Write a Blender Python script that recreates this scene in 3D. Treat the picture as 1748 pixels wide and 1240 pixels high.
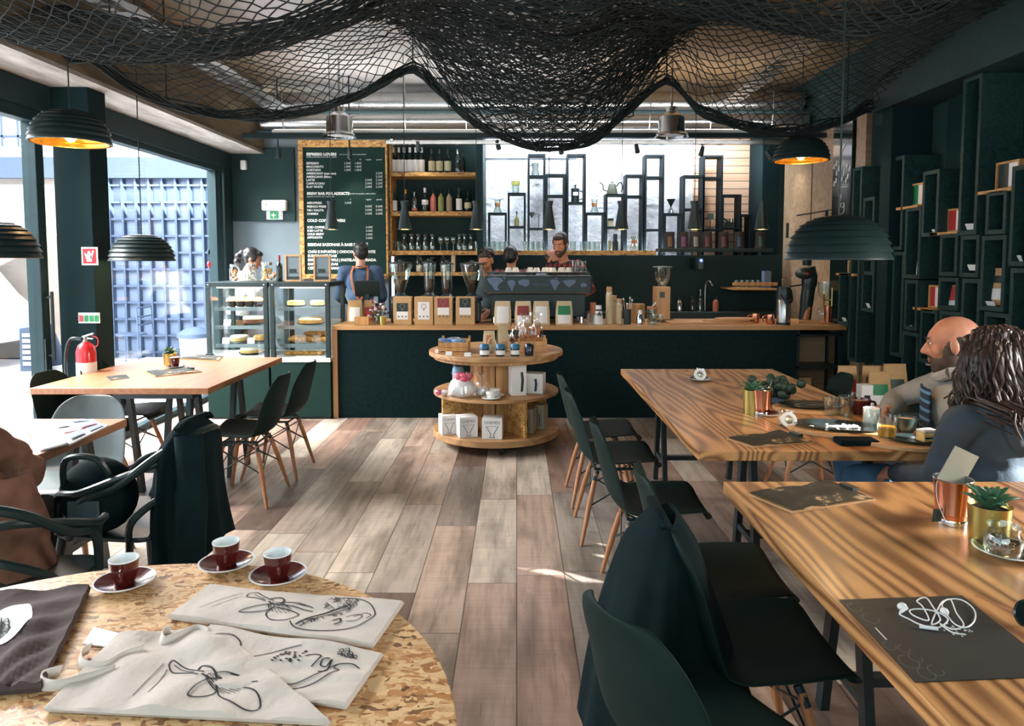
import bpy, bmesh, math, random
import numpy as np
from mathutils import Vector, Matrix, Euler
from math import pi, sin, cos, tan, atan2, sqrt, radians as R_

for o in list(bpy.data.objects): bpy.data.objects.remove(o)
SC = bpy.context.scene
COL = SC.collection
rnd = random.Random(7)

# ------------------------------------------------------------------ camera
FOC, CX, CY, TH, HC = 1200.0, 882.0, 521.0, math.atan(0.065), 1.55
cam_d = bpy.data.cameras.new('camera'); cam = bpy.data.objects.new('camera', cam_d); COL.objects.link(cam)
cam.location = (0, 0, HC); cam.rotation_euler = (pi/2 - TH, 0, 0)
cam_d.sensor_width = 36; cam_d.lens = 36*FOC/1748
cam_d.shift_x = (874-CX)/1748; cam_d.shift_y = -(620-CY)/1748
cam_d.clip_start = .05; cam_d.clip_end = 200
SC.camera = cam

# ------------------------------------------------------------------ view
SC.view_settings.view_transform = 'Standard'; SC.view_settings.look = 'None'
SC.view_settings.gamma = 1; SC.view_settings.exposure = 0.45
SC.view_settings.use_curve_mapping = False

# ------------------------------------------------------------------ world, daylight and added fill
W = bpy.data.worlds.new('world'); SC.world = W; W.use_nodes = True
bgn = W.node_tree.nodes['Background']
bgn.inputs[0].default_value = (.80, .90, 1.0, 1); bgn.inputs[1].default_value = 1.6

def area(name, loc, target, sx, sy, power, col=(1, 1, 1)):
    l = bpy.data.lights.new(name, 'AREA'); l.shape = 'RECTANGLE'; l.size = sx; l.size_y = sy
    l.energy = power; l.color = col
    o = bpy.data.objects.new(name, l); COL.objects.link(o); o.location = loc
    o.rotation_euler = (Vector(target)-Vector(loc)).to_track_quat('-Z', 'Y').to_euler()
    return o
area('daylight_street', (-6.2, 5.6, 4.6), (-1.0, 5.4, .3), 6, 2.6, 2300, (1, .96, .93))
area('daylight_side_window', (3.25, 1.9, 1.6), (1.2, 2.3, .8), .9, .9, 66, (1, .94, .87))
area('front_fill', (-.6, -2.3, 2.2), (.2, 4.5, .9), 4.5, 2.0, 88, (.74, .95, 1))  # added fill before the closed front wall, lifts shadows towards teal
sl = bpy.data.lights.new('sun', 'SUN'); sl.energy = 30; sl.angle = .012; sl.color = (1, .97, .93)
so = bpy.data.objects.new('sun', sl); COL.objects.link(so); so.location = (6, 0, 4); so.rotation_euler = Vector((-1.5, .8, -.75)).to_track_quat('-Z', 'Y').to_euler()
area('daylight_yard', (1.15, 8.6, 3.05), (1.15, 9.25, 2.0), 3.3, .2, 80, (.84, .91, 1))
# ------------------------------------------------------------------ helpers
def ray(x, y):
    a = (x-CX)/FOC; b = (CY-y)/FOC
    return Vector((a, cos(TH)+b*sin(TH), -sin(TH)+b*cos(TH)))
def P(x, y, Y):
    d = ray(x, y); return Vector((0, 0, HC)) + d*(Y/d.y)
def PZ(x, y, z):
    d = ray(x, y); return Vector((0, 0, HC)) + d*((z-HC)/d.z)
def PX(x, y, X):
    d = ray(x, y); return Vector((0, 0, HC)) + d*(X/d.x)
def V(*a): return Vector(a)

def lin(c):
    return tuple((v/255/12.92 if v/255 <= .04045 else ((v/255+.055)/1.055)**2.4) for v in c)

MATS = {}
class NT:
    """small helper for node trees"""
    def __init__(s, name):
        s.m = bpy.data.materials.new(name); s.m.use_nodes = True
        s.t = s.m.node_tree; s.n = s.t.nodes; s.b = s.n['Principled BSDF']; s.out = s.n['Material Output']
        MATS[name] = s.m
    def add(s, typ, **kw):
        n = s.n.new('ShaderNode'+typ)
        for k, v in kw.items():
            if k.startswith('_'): setattr(n, k[1:], v)
        for k, v in kw.items():
            if k.startswith('_'): continue
            i = n.inputs[int(k[1:])] if (k[0] == 'i' and k[1:].isdigit()) else n.inputs[k.replace('__', ' ')]
            if isinstance(v, bpy.types.NodeSocket): s.t.links.new(v, i)
            else: i.default_value = v
        return n
    def link(s, a, b): s.t.links.new(a, b)
    def co(s, scale=(1, 1, 1), rot=(0, 0, 0), src='Object'):
        tc = s.add('TexCoord'); mp = s.add('Mapping', Vector=tc.outputs[src], Scale=scale, Rotation=rot); return mp.outputs[0]
    def math(s, op, a, b=0.0):
        n = s.add('Math', _operation=op, i0=a, i1=b); return n.outputs[0]
    def ramp(s, fac, stops, interp='LINEAR'):
        n = s.add('ValToRGB', Fac=fac); cr = n.color_ramp; cr.interpolation = interp
        while len(cr.elements) < len(stops): cr.elements.new(.5)
        for e, (p, c) in zip(cr.elements, stops):
            e.position = p; e.color = (*c, 1) if len(c) == 3 else c
        return n.outputs[0]
    def mix(s, fac, a, b, typ='MIX'):
        n = s.add('MixRGB', _blend_type=typ, Fac=fac, Color1=a if not isinstance(a, tuple) else (*a, 1), Color2=b if not isinstance(b, tuple) else (*b, 1)); return n.outputs[0]
    def noise(s, vec, scale, detail=3, rough=.55, out=0):
        return s.add('TexNoise', Vector=vec, Scale=scale, Detail=detail, Roughness=rough).outputs[out]
    def color(s, c): s.link(c, s.b.inputs['Base Color'])
    def bump(s, h, strength=.3, dist=.01):
        n = s.add('Bump', Height=h, Strength=strength, Distance=dist); s.link(n.outputs[0], s.b.inputs['Normal'])

def mat(name, rgb, rough=.5, metal=0., var=.12, scale=12, bump=0., bscale=40, spec=None, coat=0.):
    """plain coloured material with slight procedural mottling"""
    s = NT(name); c = lin(rgb); v = s.co()
    n = s.noise(v, scale, 3)
    a = tuple(x*(1-var) for x in c); b = tuple(min(1, x*(1+var)) for x in c)
    s.color(s.ramp(n, [(.3, a), (.7, b)]))
    s.b.inputs['Roughness'].default_value = rough; s.b.inputs['Metallic'].default_value = metal
    if spec is not None: s.b.inputs['Specular IOR Level'].default_value = spec
    if coat: s.b.inputs['Coat Weight'].default_value = coat; s.b.inputs['Coat Roughness'].default_value = .15
    if bump: s.bump(s.noise(v, bscale, 4), bump, .01)
    return s.m

def glass(name, tint=(1, 1, 1), refl=.09, rough=.02, edge=.35):
    s = NT(name); s.n.remove(s.b)
    tr = s.add('BsdfTransparent', Color=(*tint, 1)); gl = s.add('BsdfGlossy', Color=(1, 1, 1, 1), Roughness=rough)
    lw = s.add('LayerWeight', Blend=.25)
    f = s.math('ADD', s.math('MULTIPLY', lw.outputs['Facing'], edge), refl)
    mx = s.add('MixShader', i0=f, i1=tr.outputs[0], i2=gl.outputs[0]); s.link(mx.outputs[0], s.out.inputs[0])
    return s.m

def emit(name, rgb, strength):
    s = NT(name); s.b.inputs['Base Color'].default_value = (*lin(rgb), 1)
    s.b.inputs['Emission Color'].default_value = (*lin(rgb), 1); s.b.inputs['Emission Strength'].default_value = strength
    return s.m

def wood(name, light, dark, across='x', freq=16, along=.35, cross=2.6, rough=.42, contrast=.75, coat=.0, boards=0., bump=.12):
    """contour lines of stretched noise: cathedral grain running along the other axis"""
    s = NT(name); sc = {'x': (cross, along, cross), 'y': (along, cross, cross), 'z': (cross, cross, along)}[across]
    tc = s.add('TexCoord'); src = tc.outputs['Object']
    if boards:
        sx = s.add('SeparateXYZ', Vector=src); comp = sx.outputs[0 if across == 'x' else 1]
        idx = s.math('FLOOR', s.math('DIVIDE', comp, boards))
        off = s.add('CombineXYZ', X=0.0, Y=0.0, Z=s.math('MULTIPLY', idx, 3.7))
        src = s.add('VectorMath', _operation='ADD', i0=src, i1=off.outputs[0]).outputs[0]
    v = s.add('Mapping', Vector=src, Scale=sc).outputs[0]
    n = s.noise(v, 1.0, 2, .35)
    w = s.math('SINE', s.math('MULTIPLY', n, freq*6.28))
    w = s.math('ADD', s.math('MULTIPLY', w, .5), .5)
    fine = s.noise(s.add('Mapping', Vector=src, Scale=tuple(x*(26 if x > 1 else 9) for x in sc)).outputs[0], 2.0, 4, .65)
    base = s.mix(s.math('MULTIPLY', s.math('POWER', w, 1.3), contrast), lin(light), lin(dark))
    tone = s.noise(v, .35, 2)
    base = s.mix(.55, base, s.ramp(tone, [(.3, (.72, .66, .6)), (.7, (1, 1, 1))]), 'MULTIPLY')
    base = s.mix(.5, base, s.ramp(fine, [(.35, (.62, .6, .58)), (.65, (1, 1, 1))]), 'MULTIPLY')
    s.color(base); s.b.inputs['Roughness'].default_value = rough
    if coat: s.b.inputs['Coat Weight'].default_value = coat; s.b.inputs['Coat Roughness'].default_value = .22
    s.bump(w, bump, .002)
    return s.m

def osb(name, light, mid, dark, scale=1.0, rough=.55, coat=0.):
    s = NT(name); layers = []
    tc = s.add('TexCoord'); wob = s.noise(tc.outputs['Object'], 6*scale, 2, .5, 1)
    src = s.add('VectorMath', _operation='ADD', i0=tc.outputs['Object'], i1=s.add('VectorMath', _operation='SCALE', i0=wob, Scale=.06).outputs[0]).outputs[0]
    for k, a in enumerate((.3, 1.25, 2.2, 2.8)):
        v = s.add('Mapping', Vector=src, Rotation=(0.0, 0.0, a), Scale=(9*scale, 42*scale, 30*scale)).outputs[0]
        layers.append(s.add('TexVoronoi', Vector=v, Scale=1.0).outputs['Color'])
    m1 = s.noise(tc.outputs['Object'], 16*scale, 1)
    c1 = s.mix(s.ramp(m1, [(.47, (0, 0, 0)), (.5, (1, 1, 1))]), layers[0], layers[1])
    m2 = s.noise(s.co((1, 1, 1), (0, 0, 1)), 13*scale, 1)
    c2 = s.mix(s.ramp(m2, [(.47, (0, 0, 0)), (.5, (1, 1, 1))]), layers[2], layers[3])
    m3 = s.noise(s.co((1, 1, 1), (0, 0, 2)), 20*scale, 1)
    c = s.mix(s.ramp(m3, [(.48, (0, 0, 0)), (.52, (1, 1, 1))]), c1, c2)
    sx = s.add('SeparateColor', Color=c).outputs[0]
    col = s.ramp(sx, [(.0, lin(dark)), (.22, lin(mid)), (.6, lin(light)), (1, tuple(min(1, x*1.15) for x in lin(light)))])
    fib = s.noise(s.co((40*scale, 40*scale, 40*scale)), 3, 4)
    s.color(s.mix(.45, col, s.ramp(fib, [(.3, (.6, .55, .5)), (.7, (1, 1, 1))]), 'MULTIPLY'))
    s.b.inputs['Roughness'].default_value = rough
    if coat: s.b.inputs['Coat Weight'].default_value = coat; s.b.inputs['Coat Roughness'].default_value = .2
    s.bump(sx, .15, .003)
    return s.m

class MB:
    def __init__(s): s.v = []; s.f = []; s.m = []; s.s = []
    def add(s, vs, fs, mi=0, smooth=False):
        b = len(s.v); s.v.extend([tuple(p) for p in vs])
        for f in fs: s.f.append(tuple(b+i for i in f)); s.m.append(mi); s.s.append(smooth)
        return s
    def bb(s, x0, x1, y0, y1, z0, z1, mi=0):
        vs = [(x, y, z) for z in (z0, z1) for y in (y0, y1) for x in (x0, x1)]
        return s.add(vs, [(0, 2, 3, 1), (4, 5, 7, 6), (0, 1, 5, 4), (2, 6, 7, 3), (0, 4, 6, 2), (1, 3, 7, 5)], mi)
    def box(s, c, size, rot=(0, 0, 0), mi=0):
        M = Euler(rot).to_matrix(); c = Vector(c); h = [x/2 for x in size]
        vs = [c+M@Vector((x*h[0], y*h[1], z*h[2])) for z in (-1, 1) for y in (-1, 1) for x in (-1, 1)]
        return s.add(vs, [(0, 2, 3, 1), (4, 5, 7, 6), (0, 1, 5, 4), (2, 6, 7, 3), (0, 4, 6, 2), (1, 3, 7, 5)], mi)
    def bar(s, p0, p1, w, h, mi=0, up=(0, 0, 1)):
        p0 = Vector(p0); p1 = Vector(p1); d = (p1-p0).normalized(); u = Vector(up)
        r = d.cross(u)
        if r.length < 1e-4: r = d.cross(Vector((0, 1, 0)))
        r.normalize(); u = r.cross(d).normalized()
        vs = [p+r*(a*w/2)+u*(b*h/2) for p in (p0, p1) for a, b in ((-1, -1), (1, -1), (1, 1), (-1, 1))]
        return s.add(vs, [(0, 1, 2, 3)[::-1], (4, 5, 6, 7), (0, 1, 5, 4), (1, 2, 6, 5), (2, 3, 7, 6), (3, 0, 4, 7)], mi)
    def tube(s, pts, r, n=6, closed=False, mi=0, caps=True, flat=1.0, up=None):
        pts = [Vector(p) for p in pts]; N = len(pts)
        rr = r if isinstance(r, (list, tuple)) else [r]*N
        vs = []; prev = None
        for i, p in enumerate(pts):
            if closed: t = pts[(i+1) % N]-pts[i-1]
            else: t = pts[min(i+1, N-1)]-pts[max(i-1, 0)]
            t = t.normalized() if t.length > 1e-9 else Vector((0, 0, 1))
            if prev is None:
                u = Vector(up) if up else (Vector((0, 0, 1)) if abs(t.z) < .9 else Vector((1, 0, 0)))
            else: u = prev
            u = (u-t*u.dot(t)); u = u.normalized() if u.length > 1e-6 else t.orthogonal().normalized(); prev = u
            w = t.cross(u)
            for k in range(n):
                a = 2*pi*k/n; vs.append(p+u*(cos(a)*rr[i]*flat)+w*(sin(a)*rr[i]))
        fs = []
        for i in range(N if closed else N-1):
            a = i*n; b = ((i+1) % N)*n
            for k in range(n): fs.append((a+k, a+(k+1) % n, b+(k+1) % n, b+k))
        s.add(vs, fs, mi, True)
        if caps and not closed:
            b = len(s.v)-N*n
            s.f.append(tuple(b+k for k in range(n))[::-1]); s.m.append(mi); s.s.append(False)
            s.f.append(tuple(b+(N-1)*n+k for k in range(n))); s.m.append(mi); s.s.append(False)
        return s
    def cyl(s, p0, p1, r0, r1=None, n=16, mi=0): return s.tube([p0, p1], [r0, r0 if r1 is None else r1], n, mi=mi)
    def lathe(s, prof, c=(0, 0, 0), n=32, mi=0, axis=None):
        c = Vector(c); vs = []; fs = []; ids = []
        M = Vector((0, 0, 1)).rotation_difference(Vector(axis).normalized()).to_matrix() if axis is not None else Matrix.Identity(3)
        for r, z in prof:
            if r < 1e-6: ids.append([len(vs)]*n); vs.append(c+M@Vector((0, 0, z)))
            else:
                ids.append(list(range(len(vs), len(vs)+n)))
                vs += [c+M@Vector((r*cos(2*pi*k/n), r*sin(2*pi*k/n), z)) for k in range(n)]
        for i in range(len(prof)-1):
            A, B = ids[i], ids[i+1]
            for k in range(n):
                q = [A[k], A[(k+1) % n], B[(k+1) % n], B[k]]; q2 = []
                for t in q:
                    if t not in q2: q2.append(t)
                if len(q2) > 2: fs.append(tuple(q2))
        return s.add(vs, fs, mi, True)
    def ell(s, c, rad, rot=None, n=14, mi=0):
        c = Vector(c); M = rot if rot is not None else Matrix.Identity(3); m = max(6, n*2//3)
        vs = [c+M@Vector((0, 0, -rad[2]))]; fs = []
        for i in range(1, m):
            a = -pi/2+pi*i/m
            for k in range(n):
                b = 2*pi*k/n; vs.append(c+M@Vector((rad[0]*cos(a)*cos(b), rad[1]*cos(a)*sin(b), rad[2]*sin(a))))
        vs.append(c+M@Vector((0, 0, rad[2]))); L = len(vs)-1
        for k in range(n): fs.append((0, 1+(k+1) % n, 1+k)); fs.append((L, L-n+k, L-n+(k+1) % n))
        for i in range(m-2):
            a = 1+i*n; b = a+n
            for k in range(n): fs.append((a+k, a+(k+1) % n, b+(k+1) % n, b+k))
        return s.add(vs, fs, mi, True)
    def cap(s, p0, p1, r0, r1=None, n=12, mi=0):
        r1 = r0 if r1 is None else r1; p0 = Vector(p0); p1 = Vector(p1); d = p1-p0
        L = d.length; d = d/L if L > 1e-9 else Vector((0, 0, 1))
        pts = [p0-d*r0*.96, p0-d*r0*.6, p0, p1, p1+d*r1*.6, p1+d*r1*.96]
        return s.tube(pts, [r0*.28, r0*.8, r0, r1, r1*.8, r1*.28], n, mi=mi)
    def grid(s, fn, nu, nv, mi=0, closeu=False):
        vs = [fn(i/(nu if closeu else nu-1), j/(nv-1)) for j in range(nv) for i in range(nu)]
        fs = []
        for j in range(nv-1):
            for i in range(nu if closeu else nu-1):
                i2 = (i+1) % nu; fs.append((j*nu+i, j*nu+i2, (j+1)*nu+i2, (j+1)*nu+i))
        return s.add(vs, fs, mi, True)
    def prism(s, poly, z0, z1, mi=0, smooth=False):
        n = len(poly); vs = [(x, y, z0) for x, y in poly]+[(x, y, z1) for x, y in poly]
        s.add(vs, [tuple(range(n))[::-1], tuple(range(n, 2*n))]+[(i, (i+1) % n, n+(i+1) % n, n+i) for i in range(n)], mi, smooth)
        return s
    def strip(s, pts, w, mi=0, nrm=(0, 0, 1)):
        """flat ink line"""
        pts = [Vector(p) for p in pts]; nrm = Vector(nrm); vs = []; N = len(pts)
        for i, p in enumerate(pts):
            t = pts[min(i+1, N-1)]-pts[max(i-1, 0)]; t = t.normalized() if t.length > 1e-9 else Vector((1, 0, 0))
            r = t.cross(nrm).normalized()*w/2; vs += [p+r, p-r]
        return s.add(vs, [(2*i, 2*i+1, 2*i+3, 2*i+2) for i in range(N-1)], mi)
    def text(s, txt, o, size, rx=(1, 0, 0), up=(0, 0, 1), mi=0, align='LEFT', bold=0.):
        cu = bpy.data.curves.new('t', 'FONT'); cu.body = txt; cu.size = size; cu.align_x = align; cu.offset = bold; cu.resolution_u = 2
        ob = bpy.data.objects.new('t', cu); me = ob.to_mesh()
        rx = Vector(rx); up = Vector(up); o = Vector(o)
        vs = [o+rx*v.co.x+up*v.co.y for v in me.vertices]; fs = [tuple(p.vertices) for p in me.polygons]
        s.add(vs, fs, mi); ob.to_mesh_clear(); bpy.data.objects.remove(ob); bpy.data.curves.remove(cu)
        return s
    def build(s, name, mats, parent=None, local=False, bevel=0., sub=0, solid=0., remesh=0., smooth=0, origin=None, allsmooth=False, angle=40):
        me = bpy.data.meshes.new(name)
        off = Vector((0, 0, 0))
        arr = np.array(s.v, dtype=float).reshape(-1, 3)
        if parent is not None:
            if not local:
                p = parent
                while p is not None: off = off+p.location; p = p.parent
                arr = arr-np.array(off)
            loc = Vector((0, 0, 0))
        elif local: loc = Vector((0, 0, 0))
        else:
            if origin is None:
                mn = arr.min(0); mx = arr.max(0); origin = ((mn[0]+mx[0])/2, (mn[1]+mx[1])/2, mn[2])
            loc = Vector(origin); arr = arr-np.array(loc)
        me.from_pydata(arr.tolist(), [], s.f)
        ms = mats if isinstance(mats, (list, tuple)) else [mats]
        for m in ms: me.materials.append(MATS[m])
        me.polygons.foreach_set('material_index', s.m)
        me.polygons.foreach_set('use_smooth', [True]*len(s.f) if allsmooth else s.s)
        me.update()
        if not allsmooth and any(s.s):
            try: me.set_sharp_from_angle(angle=R_(angle))
            except Exception: pass
        o = bpy.data.objects.new(name, me); COL.objects.link(o)
        o.parent = parent; o.location = loc
        if bevel:
            b = o.modifiers.new('bevel', 'BEVEL'); b.width = bevel; b.segments = 2; b.limit_method = 'ANGLE'; b.angle_limit = R_(50)
        if remesh:
            r = o.modifiers.new('remesh', 'REMESH'); r.mode = 'VOXEL'; r.voxel_size = remesh; r.use_smooth_shade = True
        if smooth:
            r = o.modifiers.new('smooth', 'SMOOTH'); r.factor = .5; r.iterations = smooth
        if solid:
            r = o.modifiers.new('solid', 'SOLIDIFY'); r.thickness = solid; r.offset = 0
        if sub:
            r = o.modifiers.new('sub', 'SUBSURF'); r.levels = sub; r.render_levels = sub
        return o

def tag(o, label, cat, group=None, kind=None):
    o['label'] = label; o['category'] = cat
    if group: o['group'] = group
    if kind: o['kind'] = kind
    return o
def thing(name, label, cat, loc=(0, 0, 0), rz=0., group=None):
    o = bpy.data.objects.new(name, None); COL.objects.link(o); o.empty_display_size = .1
    o.location = loc; o.rotation_euler = (0, 0, rz)
    return tag(o, label, cat, group)
def struct(o, label=None, cat=None):
    o['kind'] = 'structure'
    if label: o['label'] = label
    if cat: o['category'] = cat
    return o
def dup(root, loc, rz=0., label=None, group=None, scale=None):
    r = root.copy(); COL.objects.link(r); r.location = loc; r.rotation_euler = (0, 0, rz)
    if label: r['label'] = label
    if group: r['group'] = group
    if scale: r.scale = scale
    for ch in list(root.children):
        c = ch.copy(); COL.objects.link(c); c.parent = r
        for g in list(ch.children):
            d = g.copy(); COL.objects.link(d); d.parent = c
    return r
def spline(pts, n=8, closed=False):
    pts = [Vector(p) for p in pts]; out = []; N = len(pts)
    for i in range(N if closed else N-1):
        g = (lambda k: pts[k % N]) if closed else (lambda k: pts[max(0, min(N-1, k))])
        p0, p1, p2, p3 = g(i-1), g(i), g(i+1), g(i+2)
        for k in range(n):
            t = k/n
            out.append(.5*((2*p1)+(p2-p0)*t+(2*p0-5*p1+4*p2-p3)*t*t+(3*p1-p0-3*p2+p3)*t**3))
    if not closed: out.append(pts[-1])
    return out
def interp(xs, ys, x):
    return float(np.interp(x, xs, ys))
def rrect(x0, x1, y0, y1, r, n=5):
    out = []
    for cx, cy, a0 in ((x1-r, y1-r, 0), (x0+r, y1-r, pi/2), (x0+r, y0+r, pi), (x1-r, y0+r, 1.5*pi)):
        for k in range(n+1): a = a0+pi/2*k/n; out.append((cx+r*cos(a), cy+r*sin(a)))
    return out
# ------------------------------------------------------------------ materials
mat('black_paint', (26, 44, 46), .42)
mat('black_steel', (24, 42, 45), .4, bump=.05)
mat('black_plastic', (22, 40, 40), .36, var=.05)
mat('seat_plastic', (17, 36, 33), .62, var=.06, spec=.14)
mat('grey_plastic', (92, 104, 106), .4)
mat('black_board', (10, 32, 35), .6, var=.3, scale=30, bump=.06, bscale=120, spec=.1)
mat('frame_black', (13, 24, 27), .6, var=.1, spec=.12)
mat('kettle_metal', (52, 58, 42), .5, .0)
mat('green_board', (24, 50, 46), .6, var=.06, spec=.15)
mat('dark_wall', (27, 52, 53), .7, var=.1, scale=3, spec=.3)
mat('grey_wall', (110, 126, 134), .6, var=.06, scale=4)
mat('dark_shelf', (24, 49, 50), .6, var=.15, scale=20)
mat('shelf_edge', (26, 54, 53), .6, var=.35, scale=40, spec=.3)
mat('frame_green', (36, 56, 60), .55, var=.08, spec=.2)
mat('pillar_green', (22, 42, 45), .7, spec=.08, var=.1, scale=3)
mat('steel', (178, 180, 180), .25, .9, var=.05)
mat('chrome', (205, 208, 210), .12, 1., var=.02)
mat('brass', (200, 188, 116), .3, 1., var=.06, scale=30)
mat('copper', (214, 146, 116), .2, 1., var=.06)
mat('copper_dark', (196, 120, 86), .25, 1.)
mat('gold_paint', (236, 170, 60), .22, .85, var=.15)
mat('white_paper', (232, 230, 228), .7, var=.03)
mat('white_plastic', (228, 228, 226), .35, var=.02)
mat('white_ceramic', (226, 230, 230), .15, var=.02, coat=.4)
mat('red_ceramic', (80, 25, 22), .16, var=.05, coat=.5)
mat('dark_ceramic', (62, 48, 44), .2, var=.15, coat=.3)
mat('dark_plate', (34, 42, 42), .22, var=.2, coat=.2)
mat('coffee', (120, 74, 44), .3)
mat('foam', (206, 176, 140), .5, var=.2, scale=60)
mat('kraft', (190, 152, 104), .72, var=.08, scale=25)
mat('kraft_light', (206, 186, 150), .72, var=.08, scale=25)
mat('card_grey', (168, 162, 144), .7, var=.04)
mat('red_print', (186, 54, 48), .5, var=.04)
mat('wine_print', (138, 50, 54), .5, var=.04)
mat('green_print', (26, 122, 76), .5, var=.04)
mat('dark_print', (30, 48, 46), .5, var=.04)
mat('ink', (38, 36, 40), .8, var=.05)
mat('white_ink', (226, 228, 224), .7, var=.02)
mat('grey_ink', (120, 116, 110), .7, var=.02)
mat('red_paint', (196, 34, 44), .3, coat=.4)
mat('pink_paint', (214, 74, 112), .5)
mat('sign_green', (28, 138, 84), .5)
mat('sign_pale', (206, 224, 214), .5)
mat('canvas', (204, 192, 182), .9, var=.09, scale=9, bump=.9, bscale=13)
mat('canvas_inner', (196, 156, 108), .85, var=.1, scale=9, bump=.3)
mat('brown_cloth', (72, 58, 56), .9, var=.18, scale=7, bump=.7, bscale=12)
mat('black_cloth', (15, 30, 33), .9, var=.25, scale=8, bump=.5, bscale=14, spec=.1)
mat('tan_coat', (122, 88, 74), .95, var=.4, scale=7, bump=1.0, bscale=9, spec=.1)
mat('hoodie', (60, 72, 82), .85, var=.25, scale=6, bump=.8, bscale=9)
mat('jacket_grey', (146, 148, 144), .85, var=.12, scale=6, bump=.9, bscale=10)
mat('shirt_blue', (52, 76, 104), .85, var=.12, bump=.6, bscale=10)
mat('shirt_light_blue', (128, 160, 192), .85, var=.1, bump=.4)
mat('shirt_white', (226, 230, 234), .85, var=.04, bump=.5, bscale=12)
mat('shirt_dark', (58, 76, 82), .85, var=.15)
mat('jeans', (66, 108, 140), .85, var=.16, scale=14, bump=.4)
mat('dark_trousers', (30, 40, 46), .85)
mat('apron', (30, 40, 46), .8)
mat('apron_strap', (150, 92, 62), .7)
mat('skin', (196, 142, 118), .5, var=.07, scale=20)
mat('skin_tan', (168, 116, 92), .5, var=.07, scale=20)
mat('lips', (160, 90, 84), .45)
mat('eye_white', (220, 220, 216), .2); mat('eye_dark', (30, 24, 20), .15)
mat('hair_black', (26, 26, 28), .4, var=.35, scale=60)
mat('hair_brown', (60, 42, 34), .38, var=.45, scale=70)
mat('hair_dark_brown', (44, 34, 30), .5, var=.3, scale=60)
mat('beard', (64, 50, 42), .7, var=.3, scale=80)
mat('leaf', (62, 104, 74), .45, var=.2)
mat('leaf_dark', (44, 66, 56), .5, var=.2)
mat('soil', (44, 34, 28), .95, var=.3, scale=60)
mat('cake', (226, 190, 116), .8, var=.2, scale=30, bump=.3)
mat('cake_cream', (240, 232, 216), .6, var=.05, bump=.3)
mat('cake_brown', (112, 66, 40), .7, var=.2, bump=.4)
mat('muffin', (188, 124, 84), .8, var=.25, scale=25, bump=.5)
mat('croissant', (214, 158, 80), .55, var=.3, scale=20, bump=.4)
mat('paper_cup_dark', (40, 34, 34), .7)
mat('orange_juice', (232, 152, 32), .35)
mat('blue_lid', (40, 106, 142), .4); mat('blue_cloth', (104, 142, 190), .8, bump=.5)
mat('jam', (28, 40, 52), .25, coat=.3)
mat('rope', (15, 28, 28), .9, var=.2)
mat('stone_outside', (150, 142, 134), .9, var=.16, scale=2.4, bump=.4, bscale=3)
mat('pavement', (226, 226, 228), .9, var=.05, scale=2)
mat('facade', (222, 226, 232), .9, var=.03)
mat('band_grey', (62, 76, 96), .8, var=.05)
mat('gate_blue', (98, 116, 142), .6, var=.1, scale=4)
mat('gate_dark', (70, 88, 114), .6)
mat('plum', (110, 58, 92), .8, var=.3)
mat('flower_white', (222, 216, 206), .8)
mat('terracotta', (190, 110, 82), .6)
mat('amber', (110, 78, 44), .4)
mat('dull_red', (92, 40, 36), .6); mat('dull_green', (30, 72, 44), .6); mat('dull_blue', (44, 56, 74), .6); mat('dull_cream', (120, 116, 96), .7)
mat('bottle_pink', (196, 108, 96), .25); mat('bottle_olive', (138, 140, 78), .25); mat('bottle_tan', (158, 138, 110), .25)
mat('bottle_glass', (20, 36, 34), .12, coat=.3)
mat('label_cream', (204, 196, 160), .7)
mat('magazine', (214, 210, 214), .4, var=.25, scale=18)
glass('window_glass', (.97, .985, 1), .015, .02, .08)
glass('clear_glass', (.90, .95, .93), .10)
glass('case_glass', (.96, .98, .97), .03)
glass('plastic_film', (.95, .95, .95), .12, .15)
emit('bulb_glow', (255, 206, 130), 14)
emit('spot_glow', (255, 240, 220), 16)
emit('case_light', (255, 244, 225), 2.5)
emit('reflection_glow', (236, 244, 255), 1.5)
emit('blue_led', (90, 120, 255), 3)

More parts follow.
